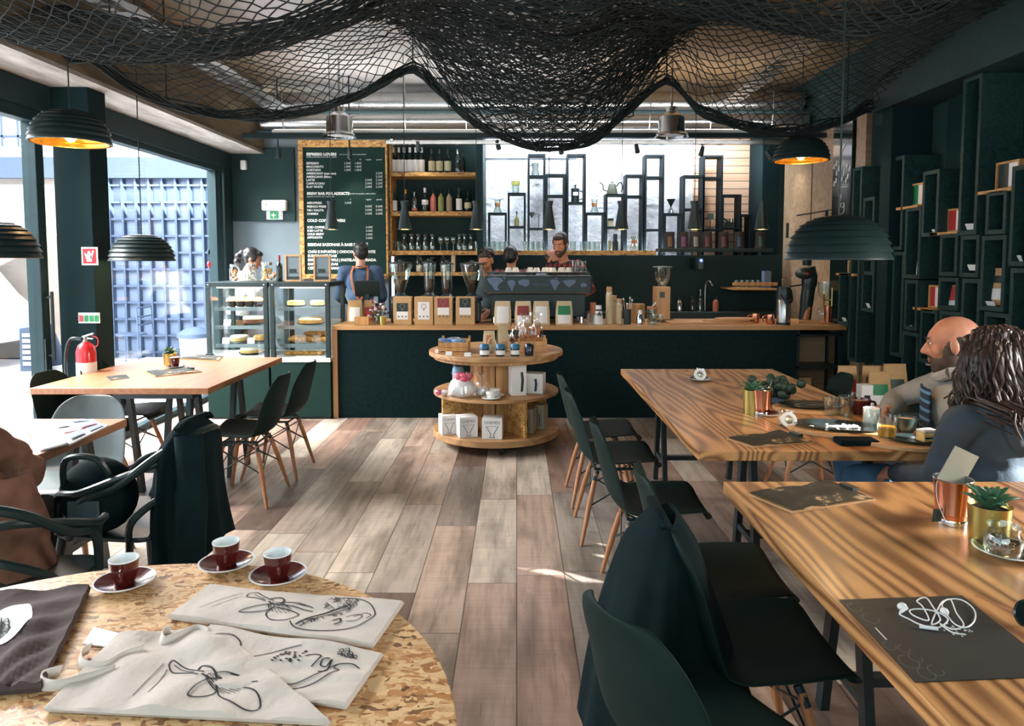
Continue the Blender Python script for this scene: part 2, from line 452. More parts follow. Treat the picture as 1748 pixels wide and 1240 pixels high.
# patterned ones
def _floor():
    s = NT('floor_planks'); tc = s.add('TexCoord'); sp = s.add('SeparateXYZ', Vector=tc.outputs['Object'])
    x, y = sp.outputs[0], sp.outputs[1]
    u = s.math('DIVIDE', x, .235); row = s.math('FLOOR', u)
    h = s.add('TexWhiteNoise', _noise_dimensions='1D', W=row).outputs['Value']
    w = s.math('ADD', s.math('DIVIDE', y, 1.18), s.math('MULTIPLY', h, 7.0)); col = s.math('FLOOR', w)
    cid = s.add('CombineXYZ', X=row, Y=col, Z=0.0).outputs[0]
    rc = s.add('TexWhiteNoise', _noise_dimensions='3D', Vector=cid)
    tone = s.ramp(rc.outputs['Value'], [(0, lin((104, 90, 82))), (.2, lin((162, 130, 114))), (.4, lin((196, 174, 156))), (.6, lin((144, 132, 122))), (.8, lin((212, 200, 182))), (1, lin((172, 142, 124)))])
    off = s.add('VectorMath', _operation='SCALE', i0=rc.outputs['Color'], Scale=9.0).outputs[0]
    vv = s.add('VectorMath', _operation='ADD', i0=tc.outputs['Object'], i1=off).outputs[0]
    g1 = s.noise(s.add('Mapping', Vector=vv, Scale=(22, 1.6, 1)).outputs[0], 1.0, 5, .65)
    c = s.mix(.75, tone, s.ramp(g1, [(.3, (.5, .47, .45)), (.52, (1, 1, 1)), (.75, (1.15, 1.1, 1.05))]), 'MULTIPLY')
    blot = s.noise(s.add('Mapping', Vector=vv, Scale=(5, 1.4, 1)).outputs[0], 1.0, 3, .6)
    c = s.mix(.7, c, s.ramp(blot, [(.36, (.36, .35, .34)), (.54, (1, 1, 1))]), 'MULTIPLY')
    saw = s.noise(s.add('Mapping', Vector=vv, Scale=(2.5, 60, 1)).outputs[0], 1.0, 2, .6)
    c = s.mix(.35, c, s.ramp(saw, [(.35, (.7, .68, .66)), (.6, (1, 1, 1))]), 'MULTIPLY')
    fu = s.math('FRACT', u); eu = s.math('MINIMUM', fu, s.math('SUBTRACT', 1.0, fu))
    fw = s.math('FRACT', w); ew = s.math('MULTIPLY', s.math('MINIMUM', fw, s.math('SUBTRACT', 1.0, fw)), 5.0)
    e = s.math('MINIMUM', eu, ew)
    gap = s.ramp(e, [(.006, (.25, .23, .22)), (.016, (1, 1, 1))])
    s.color(s.mix(1.0, c, gap, 'MULTIPLY'))
    rr = s.ramp(g1, [(.3, (.42,)*3), (.7, (.26,)*3)]); s.link(rr, s.b.inputs['Roughness'])
    s.b.inputs['Specular IOR Level'].default_value = .5
    s.bump(s.mix(.5, gap, g1), .15, .003)
_floor()
wood('table_wood', (218, 162, 104), (112, 64, 32), 'x', 24, .40, 2.6, .42, .85, coat=.2, boards=.62)
wood('pale_table_wood', (180, 124, 86), (148, 94, 60), 'x', 10, .3, 5, .4, .45, coat=.1, boards=.11)
wood('leg_wood', (196, 136, 92), (158, 100, 62), 'z', 6, .5, 9, .45, .5)
wood('counter_wood', (206, 160, 106), (168, 118, 72), 'y', 8, .3, 6, .45, .5)
wood('edge_wood', (214, 170, 122), (186, 138, 92), 'z', 6, .4, 9, .5, .4)
wood('drum_wood', (206, 158, 102), (150, 104, 60), 'z', 7, .3, 7, .55, .6)
wood('disc_wood', (204, 160, 110), (150, 106, 66), 'y', 8, .4, 5, .5, .6)
wood('panel_wood', (178, 152, 122), (144, 114, 86), 'y', 8, .25, 4, .5, .5, boards=.28)
wood('crate_wood', (216, 164, 104), (176, 122, 70), 'z', 7, .5, 8, .55, .5)
wood('board_wood', (220, 176, 124), (186, 136, 88), 'y', 7, .3, 6, .5, .5)
osb('osb_table', (222, 184, 136), (192, 132, 78), (104, 78, 58), 2.1, .4, coat=.15)
osb('osb_shelf', (214, 168, 100), (184, 132, 70), (120, 84, 48), 1.3)

def _slats():
    s = NT('pine_slats'); tc = s.add('TexCoord'); sp = s.add('SeparateXYZ', Vector=tc.outputs['Object'])
    u = s.math('DIVIDE', sp.outputs[2], .0985); row = s.math('FLOOR', u); fu = s.math('FRACT', u)
    h = s.add('TexWhiteNoise', _noise_dimensions='1D', W=row).outputs['Value']
    n = s.noise(s.co((1.5, 1.5, 26)), 1.0, 3)
    c = s.mix(.5, s.ramp(h, [(0, lin((222, 176, 142))), (1, lin((238, 204, 172)))]), s.ramp(n, [(.3, (.75, .66, .6)), (.6, (1, 1, 1))]), 'MULTIPLY')
    s.color(s.mix(1.0, c, s.ramp(fu, [(.06, (.12, .1, .1)), (.12, (1, 1, 1))]), 'MULTIPLY')); s.b.inputs['Roughness'].default_value = .6
_slats()
def _stone():
    s = NT('white_stone'); v = s.co((1, 1, 1.5)); n = s.noise(v, 5.5, 6, .62)
    s.color(s.ramp(s.noise(v, 9, 4), [(.3, lin((196, 202, 212))), (.7, lin((232, 236, 242)))]))
    s.b.inputs['Roughness'].default_value = .8; s.bump(n, 1.0, .09)
_stone()
def _concrete():
    s = NT('concrete'); v = s.co((2.2, .5, 2)); n = s.noise(v, 4, 5, .65)
    s.color(s.ramp(n, [(.3, lin((122, 118, 110))), (.7, lin((196, 192, 184)))])); s.b.inputs['Roughness'].default_value = .75
    s.bump(n, .2, .01)
    s = NT('beam_brown'); v = s.co((1, .4, 2)); n = s.noise(v, 5, 4, .6)
    s.color(s.ramp(n, [(.3, lin((84, 74, 54))), (.7, lin((124, 108, 82)))])); s.b.inputs['Roughness'].default_value = .7
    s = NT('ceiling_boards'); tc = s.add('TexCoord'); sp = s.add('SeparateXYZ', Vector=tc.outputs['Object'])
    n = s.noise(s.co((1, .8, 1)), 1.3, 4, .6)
    g = s.ramp(s.math('ADD', s.math('MULTIPLY', sp.outputs[0], .14), .5), [(.1, lin((150, 134, 110))), (.2, lin((186, 184, 182))), (.5, lin((164, 164, 162))), (.72, lin((130, 104, 72))), (1, lin((108, 90, 64)))])  # grey left boards made paler to carry window light; tan right is board colour
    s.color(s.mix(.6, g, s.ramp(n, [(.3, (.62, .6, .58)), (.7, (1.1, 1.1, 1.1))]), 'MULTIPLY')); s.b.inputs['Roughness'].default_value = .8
_concrete()
def _plaid():
    s = NT('plaid'); tc = s.add('TexCoord'); sp = s.add('SeparateXYZ', Vector=tc.outputs['Object'])
    a = s.math('ADD', s.math('MULTIPLY', s.math('SINE', s.math('MULTIPLY', sp.outputs[0], 90.0)), .5), .5)
    b = s.math('ADD', s.math('MULTIPLY', s.math('SINE', s.math('MULTIPLY', sp.outputs[2], 90.0)), .5), .5)
    f = s.math('MULTIPLY', s.math('ADD', a, b), .5)
    s.color(s.ramp(f, [(.3, lin((30, 36, 42))), (.55, lin((64, 40, 44))), (.9, lin((150, 52, 56)))])); s.b.inputs['Roughness'].default_value = .85
    s = NT('striped_knit'); tc = s.add('TexCoord'); sp = s.add('SeparateXYZ', Vector=tc.outputs['Object'])
    b = s.math('SINE', s.math('MULTIPLY', sp.outputs[2], 150.0))
    s.color(s.ramp(b, [(.45, lin((28, 46, 66))), (.55, lin((86, 130, 166)))])); s.b.inputs['Roughness'].default_value = .85
    s = NT('menu_print'); v = s.co((1, 1, 1)); n = s.noise(v, 9, 5, .7)
    s.color(s.ramp(n, [(.3, lin((26, 34, 33))), (.5, lin((40, 46, 44))), (.6, lin((70, 66, 56))), (.655, lin((206, 176, 132))), (.69, lin((44, 44, 40)))])); s.b.inputs['Roughness'].default_value = .6; s.b.inputs['Specular IOR Level'].default_value = .25
    s = NT('dark_mat'); v = s.co(); n = s.noise(v, 6, 3)
    s.color(s.ramp(n, [(.3, lin((42, 42, 40))), (.7, lin((50, 48, 45)))])); s.b.inputs['Roughness'].default_value = .5
_plaid()
# ------------------------------------------------------------------ setting: room shell
def sb(name, x0, x1, y0, y1, z0, z1, m, bevel=0., label=None):
    o = MB().bb(x0, x1, y0, y1, z0, z1).build(name, m, bevel=bevel); return struct(o, label)
sb('floor', -3.5, 3.5, -2.6, 9.5, -.1, 0, 'floor_planks')
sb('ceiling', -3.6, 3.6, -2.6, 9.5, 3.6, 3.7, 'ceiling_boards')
sb('wall_right', 3.35, 3.5, 2.5, 9.5, 0, 3.6, 'dark_wall')
for nm, z0, z1, y0, y1 in (('wall_right', 0, 1.1, -2.6, 2.5), ('wall_right', 1.87, 3.6, -2.6, 2.5), ('wall_right', 1.1, 1.87, -2.6, 1.55)):
    sb(nm, 3.35, 3.5, y0, y1, z0, z1, 'dark_wall')
def window(name, lo, hi, ax, pos, z0, z1, th=.06, fm='frame_green', gl='window_glass', dep=.1, mull=()):
    """frame and pane in a wall; ax 'x': the pane lies in a plane of constant x"""
    f = MB(); g = MB()
    def bx(mb, a0, a1, b0, b1, t0, t1):
        if ax == 'x': mb.bb(t0, t1, a0, a1, b0, b1)
        else: mb.bb(a0, a1, t0, t1, b0, b1)
    h = dep/2
    bx(f, lo, hi, z1-th, z1, pos-h, pos+h); bx(f, lo, hi, z0, z0+th, pos-h, pos+h)
    bx(f, lo, lo+th, z0+th, z1-th, pos-h, pos+h); bx(f, hi-th, hi, z0+th, z1-th, pos-h, pos+h)
    for m in mull: bx(f, m-th/2, m+th/2, z0+th, z1-th, pos-h, pos+h)
    bx(g, lo+th, hi-th, z0+th, z1-th, pos-.006, pos+.006)
    o = f.build(name, fm, bevel=.004); struct(o); g.build('pane', gl, o); return o
window('window_3', 1.55, 2.5, 'x', 3.42, 1.1, 1.87)
sb('wall_front', -3.6, 3.5, -2.75, -2.6, 0, 3.6, 'dark_wall')
# left glazing: beam, soffit, pillar, windows, sliding door
sb('wall_left', -3.6, -2.98, -2.6, 8.4, 2.82, 3.6, 'beam_brown')
sb('trim_1', -3.6, -2.975, -2.6, 8.4, 2.79, 2.82, 'concrete')
sb('trim_2', -3.5, -3.36, -2.6, 8.4, 2.60, 2.79, 'frame_green', .006)
sb('pillar', -3.36, -3.09, 5.15, 5.37, 0, 2.79, 'pillar_green', .006)
window('window_1', 5.42, 8.02, 'x', -3.43, .0, 2.60, .055)
window('window_2', -2.5, 2.9, 'x', -3.43, .0, 2.60, .06, mull=(.3,))
d = window('door_1', 2.94, 5.08, 'x', -3.43, .02, 2.60, .085)
h = MB(); h.tube([(-3.33, 5.03, .82), (-3.33, 5.03, 1.32)], .011, 8); h.tube([(-3.33, 5.03, .86), (-3.4, 5.03, .86)], .009, 8); h.tube([(-3.33, 5.03, 1.28), (-3.4, 5.03, 1.28)], .009, 8)
h.bb(-3.385, -3.37, 5.0, 5.06, .72, .98); h.build('door_handle', 'black_steel', d)
for i, (a, b) in enumerate(((8.04, 8.12), (8.18, 8.40))): sb('trim_%d' % (3+i), -3.5, -3.37, a, b, 0, 2.60, 'frame_green', .006)
# back wall
sb('wall_back', -3.5, -1.53, 8.40, 8.6, 0, 3.2, 'grey_wall')
sb('trim_5', -3.36, -2.62, 8.36, 8.40, 2.0, 2.86, 'dark_wall', .003)
sb('wall_back', -1.53, -.42, 8.80, 8.95, 0, 3.2, 'dark_wall')
sb('wall_back', -.42, 3.35, 8.72, 8.90, 0, 1.60, 'dark_wall')
sb('wall_back', -.6, 2.30, 9.25, 9.4, 0, 3.6, 'white_stone')
sb('trim_6', 2.30, 3.02, 9.22, 9.36, 0, 3.6, 'pine_slats')
sb('trim_7', -.47, -.40, 8.40, 9.25, 0, 3.2, 'dark_wall')
sb('trim_8', 3.02, 3.22, 8.71, 9.3, 1.602, 3.2, 'pillar_green')
sb('wall_back', 3.22, 3.36, 8.73, 9.4, 1.602, 3.6, 'dark_wall')
sb('wall_back', -3.5, 3.35, 8.96, 9.1, 3.12, 3.6, 'concrete')
w = window('window_reflection', -.40, .80, 'y', 9.2, 2.86, 3.14, .02, 'white_plastic', 'reflection_glow', .05, (-.18, .06, .30, .54))  # glowing grid pane stands in for a reflection of windows opposite
# right side: wooden panelling, dark bulkhead, column
sb('trim_9', 3.29, 3.35, 7.36, 8.72, 0, 2.92, 'panel_wood', .003)
sb('trim_10', 3.29, 3.35, 6.71, 6.90, 0, 2.92, 'panel_wood', .003)
sb('wall_right', 3.0, 3.5, -2.6, 6.0, 2.78, 3.6, 'dark_shelf')
sb('trim_11', 3.02, 3.35, 5.74, 5.90, 0, 2.78, 'pillar_green', .004)
for i, (y0, y1, z0) in enumerate(((6.02, 6.6, 2.2), (4.9, 5.5, 2.2))): sb('trim_%d' % (12+i), 3.32, 3.35, y0, y1, z0, 2.78, 'pillar_green')
lines = MB()
for y in (7.9,): lines.bb(3.283, 3.291, y-.004, y+.004, 0, 2.9)
lines.bb(3.283, 3.291, 7.4, 8.3, 2.06, 2.072); lines.build('trim_14', 'black_steel')['kind'] = 'structure'
for i, (y, z) in enumerate(((7.48, 1.98), (8.55, 1.9))):
    o = MB().bb(3.262, 3.289, y-.012, y+.012, z-.09, z+.09).build('cabinet_handle', 'black_steel', bevel=.003)
    tag(o, ('dark upright pull handle on the wooden panelling beside the black logo sign', 'dark upright pull handle on the wooden panelling nearest the back wall')[i], 'handle')

# ------------------------------------------------------------------ outside the glass
sb('pavement', -30, -3.5, -6, 16, -.12, -.02, 'pavement')
sb('wall_exterior', -30, -6.35, 11, 11.4, 0, 2.8, 'stone_outside')
sb('trim_20', -30, -3.3, 10.9, 11.4, 2.8, 3.12, 'band_grey')
sb('wall_exterior', -30, -3.3, 11.05, 11.4, 3.12, 8, 'facade')
t = thing('street_gate', 'large grey blue metal gate of square lattice bars outside the window', 'gate', (-4.95, 11, 0))
MB().bb(-6.35, -3.4, 11.05, 11.1, 0, 2.8).build('gate_sheet', 'gate_blue', t)
g = MB()
for i in range(15): g.bb(-6.33+i*.206, -6.30+i*.206, 10.96, 11.05, 0, 2.8)
for j in range(11): g.bb(-6.35, -3.4, 10.98, 11.05, .08+j*.26, .11+j*.26)
g.build('lattice', 'gate_dark', t)
t = thing('facade_window', 'pale window with blue grid bars on the white facade across the street', 'window', (-8.0, 11, 3.5))
g = MB()
for x in (-8.2, -7.95, -7.7): g.bb(x-.015, x+.015, 11.0, 11.05, 3.3, 4.6)
for z in (3.45, 3.8, 4.15, 4.5): g.bb(-8.4, -7.5, 11.0, 11.05, z-.015, z+.015)
g.build('grid_bars', 'band_grey', t); MB().bb(-8.4, -7.5, 11.03, 11.06, 3.3, 4.6).build('pane', 'facade', t)
# delivery van
t = thing('van', 'pale blue white van parked across the street beyond the sliding door', 'van', (-8.2, 10.2, -.02))
b = MB(); b.prism([(-10.7, .35), (-7.35, .35), (-7.22, .8), (-7.5, 1.05), (-7.95, 1.62), (-10.7, 1.7)], 9.5, 10.6)
b.v = [(x, z, y) for x, y, z in b.v]; b.build('van_body', 'facade', t, bevel=.05)
b = MB(); b.bb(-9.1, -8.02, 9.485, 9.5, 1.05, 1.5); b.bb(-10.5, -9.3, 9.485, 9.5, 1.05, 1.5); b.build('side_window', 'band_grey', t)
for x in (-8.0, -10.0):
    w_ = MB().lathe([(0, -.1), (.22, -.1), (.3, -.07), (.3, .07), (.22, .1), (0, .1)], (x, 9.56, .3), 20, axis=(0, 1, 0)).build('wheel', 'gate_dark', t)
# pavement board, chair and bin
def aboard(px, py, lab, h=.85, m='gate_dark'):
    p = PZ(px, py, 0); t = thing('pavement_sign', lab, 'sign', p)
    b = MB(); b.bar(p+V(0, 0, 0), p+V(-.1, .16, h), .44, .02, up=(0, 1, 0)); b.build('front_board', m, t)
    b = MB(); b.bar(p+V(0, .36, 0), p+V(-.1, .18, h), .44, .02, up=(0, 1, 0)); b.build('rear_board', m, t)
    b = MB()
    for k in range(6):
        z = h*(.15+.13*k); q = p+V(-.1*z/h, .16*z/h-.025, z); b.bb(q.x-.16, q.x+.16, q.y-.012, q.y, q.z-.025, q.z+.025)
    b.build('chalk_lines', 'white_paper', t)
aboard(18, 606, 'grey pavement sign with rows of white writing outside the sliding door')
aboard(62, 632, 'low pale sign board on the pavement close to the sliding door', .6, 'band_grey')
p = PZ(226, 622, 0); t = thing('street_chair', 'thin dark metal chair standing outside in front of the lattice gate', 'chair', p)
for dx, dy in ((-.2, -.2), (.2, -.2), (-.2, .2), (.2, .2)): MB().tube([p+V(dx*1.1, dy*1.1, 0), p+V(dx, dy, .45 if dx < 0 else .85)], .011, 6).build('leg', 'gate_dark', t)
MB().lathe([(0, .44), (.21, .44), (.21, .46), (0, .46)], p, 20).build('seat', 'gate_dark', t)
b = MB()
for z in (.6, .72, .85): b.tube([p+V(.2, -.2, z), p+V(.26, 0, z), p+V(.2, .2, z)], .012, 6)
b.build('backrest', 'gate_dark', t)
p = P(334, 612, 9.6); p.z = 0; t = thing('litter_bin', 'white bin with a dark lid outside the window behind the pastry case', 'bin', p)
MB().lathe([(0, 0), (.17, 0), (.2, .48), (0, .48)], p, 24).build('bin_body', 'facade', t)
MB().lathe([(.2, .48), (.225, .49), (.225, .54), (.1, .62), (0, .62)], p, 24).build('lid', 'gate_dark', t)

# ------------------------------------------------------------------ signs on pillar and back wall
def sign(name, x0, x1, y0, y1, Y, m, lab, parts, cat='sign'):
    a = P(x0, y0, Y); c = P(x1, y1, Y); t = thing(name, lab, cat, ((a.x+c.x)/2, Y, c.z))
    MB().bb(a.x, c.x, Y-.004, Y+.002, c.z, a.z).build('sign_plate', m, t)
    return t, a, c
t, a, c = sign('fire_sign', 139, 168, 422, 453, 5.148, 'white_plastic', 'red and white square fire extinguisher sign on the dark pillar', 0)
MB().bb(a.x+.012, c.x-.012, 5.141, 5.143, c.z+.012, a.z-.012).build('red_field', 'red_paint', t)
m = MB(); cx, cz = (a.x+c.x)/2, (a.z+c.z)/2; m.box((cx, 5.139, cz-.012), (.036, .002, .055)); m.box((cx, 5.139, cz+.026), (.02, .002, .02)); m.box((cx+.022, 5.139, cz+.012), (.012, .002, .06), (0, .3, 0)); m.box((cx-.024, 5.139, cz), (.008, .002, .05), (0, -.25, 0))
m.build('extinguisher_symbol', 'white_ink', t)
t, a, c = sign('escape_sign', 134, 171, 534, 552, 5.148, 'sign_pale', 'small pale strip sign of red and green symbols low on the dark pillar', 0)
w = (c.x-a.x)
for k, mm in enumerate(('red_paint', 'sign_green', 'sign_green', 'sign_green')):
    x = a.x+w*(.14+.24*k); MB().bb(x-.014, x+.014, 5.14, 5.143, c.z+.012, a.z-.02).build('symbol', mm, t)
t, a, c = sign('exit_sign', 455, 483, 360, 375, 8.355, 'white_plastic', 'green and white running exit sign under the emergency light', 0)
cx = (a.x+c.x)/2; cz = (a.z+c.z)/2
MB().bb(cx-.055, cx+.045, 8.345, 8.349, c.z+.008, a.z-.008).build('green_field', 'sign_green', t)
m = MB(); m.box((cx-.01, 8.343, cz), (.012, .002, .06)); m.box((cx-.01, 8.343, cz), (.05, .002, .012)); m.box((cx+.07, 8.343, cz), (.012, .002, .045), (0, .4, 0)); m.box((cx+.075, 8.343, cz-.02), (.012, .002, .04), (0, -.6, 0)); m.box((cx+.075, 8.343, cz+.028), (.016, .002, .016)); m.build('arrow_and_figure', 'white_ink', t)
a = P(448, 342, 8.33); c = P(490, 360, 8.33); t = thing('emergency_light', 'white rounded emergency light box above the green exit sign', 'light', ((a.x+c.x)/2, 8.34, c.z))
MB().bb(a.x, c.x, 8.28, 8.36, c.z, a.z).build('housing', 'white_plastic', t, bevel=.02)
MB().bb(a.x+.05, a.x+.065, 8.272, 8.28, c.z+.06, c.z+.075).build('indicator', 'sign_green', t)
a = P(411, 274, 8.33); c = P(421, 290, 8.33)
tag(MB().bb(a.x, c.x, 8.3, 8.36, c.z, a.z).build('motion_sensor', 'white_plastic', bevel=.012), 'small white motion sensor high on the dark back wall', 'sensor')
# red round disc hanging on the window frame by the case
p = P(357, 452, 7.85); t = thing('door_tag', 'small red disc tag hanging on the window frame left of the pastry case', 'tag', p)
MB().lathe([(0, -.006), (.035, -.006), (.035, .006), (0, .006)], p, 16, axis=(1, 0, 0)).build('disc', 'red_paint', t)
MB().lathe([(0, -.004), (.03, -.004), (.03, .004), (0, .004)], p+V(0, 0, .14), 16, axis=(1, 0, 0)).build('dark_disc', 'leaf_dark', t)
MB().tube([p+V(0, 0, .03), p+V(0, 0, .12)], .003, 5).build('string', 'black_steel', t)

# fire extinguisher
q = P(148, 632, 4.98); p = V(q.x, 4.98, 0)
t = thing('fire_extinguisher', 'red fire extinguisher with black hose beside the dark pillar', 'fire extinguisher', (p.x, p.y, 0))
zb = .62; p.z = zb
m = MB(); m.lathe([(0, .01), (.056, .01), (.064, .03), (.064, .27), (.05, .32), (.02, .345), (0, .345)], p, 24); m.build('cylinder', 'red_paint', t)
m = MB(); m.lathe([(.0652, .05), (.0652, .2)], p, 24); m.build('label_band', 'white_paper', t)
m = MB(); m.lathe([(0, .34), (.018, .34), (.018, .38), (0, .38)], p, 12); m.box(p+V(.02, 0, .392), (.085, .018, .012), (0, -.3, 0)); m.box(p+V(.02, 0, .37), (.07, .018, .01), (0, .1, 0)); m.build('valve', 'steel', t)
m = MB(); m.tube(spline([p+V(-.015, -.02, .365), p+V(-.09, -.03, .36), p+V(-.12, -.04, .24), p+V(-.11, -.05, .05), p+V(-.07, -.05, -.04)], 6), .012, 8); m.build('hose', 'black_plastic', t)
m = MB(); m.tube(spline([p+V(.04, 0, .39), p+V(.085, 0, .37), p+V(.085, 0, .32), p+V(.05, 0, .3)], 5), .004, 6); m.build('safety_pin', 'red_paint', t)
m = MB(); m.lathe([(0, 0), (.08, 0), (.08, .015), (0, .015)], p+V(0, 0, -.006), 20); m.tube([V(p.x, p.y, 0), V(p.x, p.y, zb)], .014, 8); m.lathe([(0, 0), (.13, 0), (.13, .015), (0, .015)], (p.x, p.y, 0), 20); m.build('stand', 'black_steel', t)
# ------------------------------------------------------------------ menu board on the back wall
YB = 8.37
a = P(510, 240, YB); c = P(664, 476, YB)
t = thing('menu_board', 'large dark green coffee menu board in a chipboard frame', 'menu board', ((a.x+c.x)/2, YB, c.z))
i0 = P(518, 252, YB); i1 = P(661, 468, YB)
MB().bb(i0.x, i1.x, YB-.02, YB+.03, i1.z, i0.z).build('board', 'green_board', t)
f = MB(); f.bb(a.x, i0.x, YB-.04, YB+.03, c.z, a.z); f.bb(i1.x, c.x, YB-.04, YB+.03, c.z, a.z); f.bb(i0.x, i1.x, YB-.035, YB+.03, i0.z, a.z); f.bb(i0.x, i1.x, YB-.06, YB+.03, c.z, i1.z)
f.build('frame', 'osb_shelf', t, bevel=.003)
big, small = MB(), MB()
def bt(mb, txt, x, y, hpx, al='LEFT', bold=.0):
    p = P(x, y, YB); mb.text(txt, (p.x, YB-.0225, p.z), hpx*8.37/1200*1.36, align=al, bold=bold)
L = [('ESPRESSO LOVERS', 524, 266, 4.6, .012)]
L += [(s_, 524, 281+k*5.75, 3.6, .006) for k, s_ in enumerate(('ESPRESSO', 'MACCHIATO', 'CORTADO', 'AMERICANO (espresso)', 'AMERICANO (filtro)', 'LATTE', 'CAPPUCCINO', 'FLAT WHITE'))]
L += [('BREW BAR FOR ADDICTS', 525, 333, 4.6, .012)]
L += [(s_, 525, 348.5+k*6.2, 3.6, .006) for k, s_ in enumerate(('AEROPRESS', 'FRENCH PRESS', 'V60 / KALITA', 'CHEMEX'))]
L += [('COLD COFFEE LOVERS', 525.5, 379, 4.6, .012)]
L += [(s_, 525.5, 390+k*5.8, 3.6, .008) for k, s_ in enumerate(('ICED COFFEE', 'ICED LATTE', 'COLD BREW', 'AFFOGATO'))]
L += [('BEBIDAS SAZONAIS \u00c0 BASE DE CAF\u00c9', 526, 420, 4.6, .012)]
L += [(s_, 526.5, 432+k*7.0, 4.4, .012) for k, s_ in enumerate(('CH\u00c1S E INFUS\u00d5ES | CHOCOLATE QUENTE', 'SUMOS NATURAIS', 'SMOOTHIE BOWLS | PASTELARIA VARIADA', 'SANDES | SALADAS', 'CERVEJA ARTESANAL | VINHOS'))]
for s_, x, y, h_, b_ in L: big = MB(); bt(big, s_, x, y, h_, bold=b_*.2); big.build('menu_lettering', 'white_ink', t)
for s_, x, y in (('com os nossos caf\u00e9s de especialidade', 580, 265), ('bebidas preparadas com o caf\u00e9 da semana', 524, 269.5), ('m\u00e9todos de extra\u00e7\u00e3o e caf\u00e9s de filtro', 596, 332), ('pergunte ao barista qual o caf\u00e9 do dia', 525, 337)): small = MB(); bt(small, s_, x, y, 2.2); small.build('small_lettering', 'white_ink', t)
for x, y, s_ in ((598, 274, 'S'), (616, 274, 'D'), (630, 274, 'regular'), (648, 274, 'grande'), (599, 342, 'S'), (630, 342, 'regular'), (648, 342, 'grande')): small = MB(); bt(small, s_, x, y, 2.5, 'CENTER'); small.build('column_lettering', 'white_ink', t)
for x, y, n, s_ in ((594, 281, 3, '1.00\u20ac'), (612, 281, 3, '1.80\u20ac'), (648, 298, 5, '2.20\u20ac'), (630, 309.5, 3, '2.00\u20ac'), (595, 348.5, 1, '3.00\u20ac'), (630, 354.5, 3, '3.50\u20ac'), (648, 354.5, 3, '5.00\u20ac'), (631, 390, 4, '3.00\u20ac')):
    for k in range(n): small = MB(); bt(small, s_, x, y+k*(5.75 if y < 340 else 6.1), 3.7, 'CENTER'); small.build('price_lettering', 'white_ink', t)

# ------------------------------------------------------------------ bottle shelves in the recess
def shelf(name, x0, x1, y0, y1, Yf, Yb, m, lab):
    a = P(x0, y0, Yf); c = P(x1, y1, Yf)
    return tag(MB().bb(a.x, c.x, Yf, Yb, c.z, a.z).build(name, m, bevel=.003), lab, 'shelf'), a.z
YS = 8.42
_, zs1 = shelf('wall_shelf', 665, 812, 294, 301, YS, 8.79, 'osb_shelf', 'upper chipboard wall shelf holding the topmost row of wine bottles')
_, zs2 = shelf('wall_shelf', 665, 812, 361, 368.5, YS, 8.79, 'osb_shelf', 'middle chipboard wall shelf holding the second row of bottles')
_, zs3 = shelf('glass_shelf', 664, 1120, 428, 435.5, YS, 8.71, 'osb_shelf', 'long chipboard shelf of glasses under the black display frames')
_, zs4 = shelf('jar_shelf', 652, 842, 465, 471, YS, 8.70, 'osb_shelf', 'short low chipboard shelf of jars behind the coffee grinders')
a = P(664, 245, YS); c = P(669, 435, YS)
tag(MB().bb(a.x, c.x, YS, 8.79, c.z-.02, a.z).build('shelf_side_panel', 'osb_shelf', bevel=.003), 'upright chipboard panel between menu board and bottle shelves', 'panel')
a = P(653, 471, YS); tag(MB().bb(a.x, a.x+.05, YS, 8.7, 0, a.z-.002).build('shelf_upright', 'osb_shelf', bevel=.003), 'chipboard upright under the jar shelf behind the blue shirted man', 'panel')
def bottle(name, p, h, r, glassm, labm, lab, grp, capm='black_plastic', lz=(.12, .5), kind=0):
    t = thing(name, lab, 'bottle', p, 0, grp); p = Vector(p)
    pr = [(0, 0), (r*.9, 0), (r, .01), (r, h*.58), (r*.9, h*.64), (r*.4, h*.73), (r*.34, h*.78), (r*.34, h*.9), (r*.4, h*.905), (r*.4, h*.93), (0, h*.93)]
    MB().lathe(pr, p, 14).build('bottle_glass', glassm, t)
    MB().lathe([(r*1.02, h*lz[0]), (r*1.02, h*lz[1])], p, 14).build('paper_label', labm, t)
    MB().lathe([(r*.42, h*.8), (r*.43, h), (0, h)], p, 10).build('capsule', capm, t); return t
Yb = 8.56
def bx(x, z): q = P(x, 400, Yb); return V(q.x, Yb, z+.001)
b0 = bottle('wine_bottle', bx(672.5, zs1), .31, .036, 'bottle_glass', 'white_paper', 'dark wine bottle with a tall white label and white capsule', 'tall white labelled bottles on the top shelf', 'white_plastic', (.06, .52))
for k, x in enumerate((682.2, 691, 701, 711, 721)):
    dup(b0, bx(x, zs1))
b1 = bottle('wine_bottle', bx(738, zs1), .29, .041, 'bottle_glass', 'label_cream', 'dark wine bottle with a cream label on the top shelf', 'cream labelled bottles on the top shelf', 'black_plastic', (.1, .5))
for x in (751, 765): dup(b1, bx(x, zs1))
bottle('spirit_bottle', bx(782, zs1), .29, .035, 'clear_glass', 'dark_print', 'clear bottle with a dark label right of the cream labelled bottles', None, 'chrome', (.2, .45))
bottle('syphon_bottle', bx(790, zs1), .25, .036, 'bottle_glass', 'bottle_glass', 'unlabelled dark bottle at the right end of the top shelf', None)
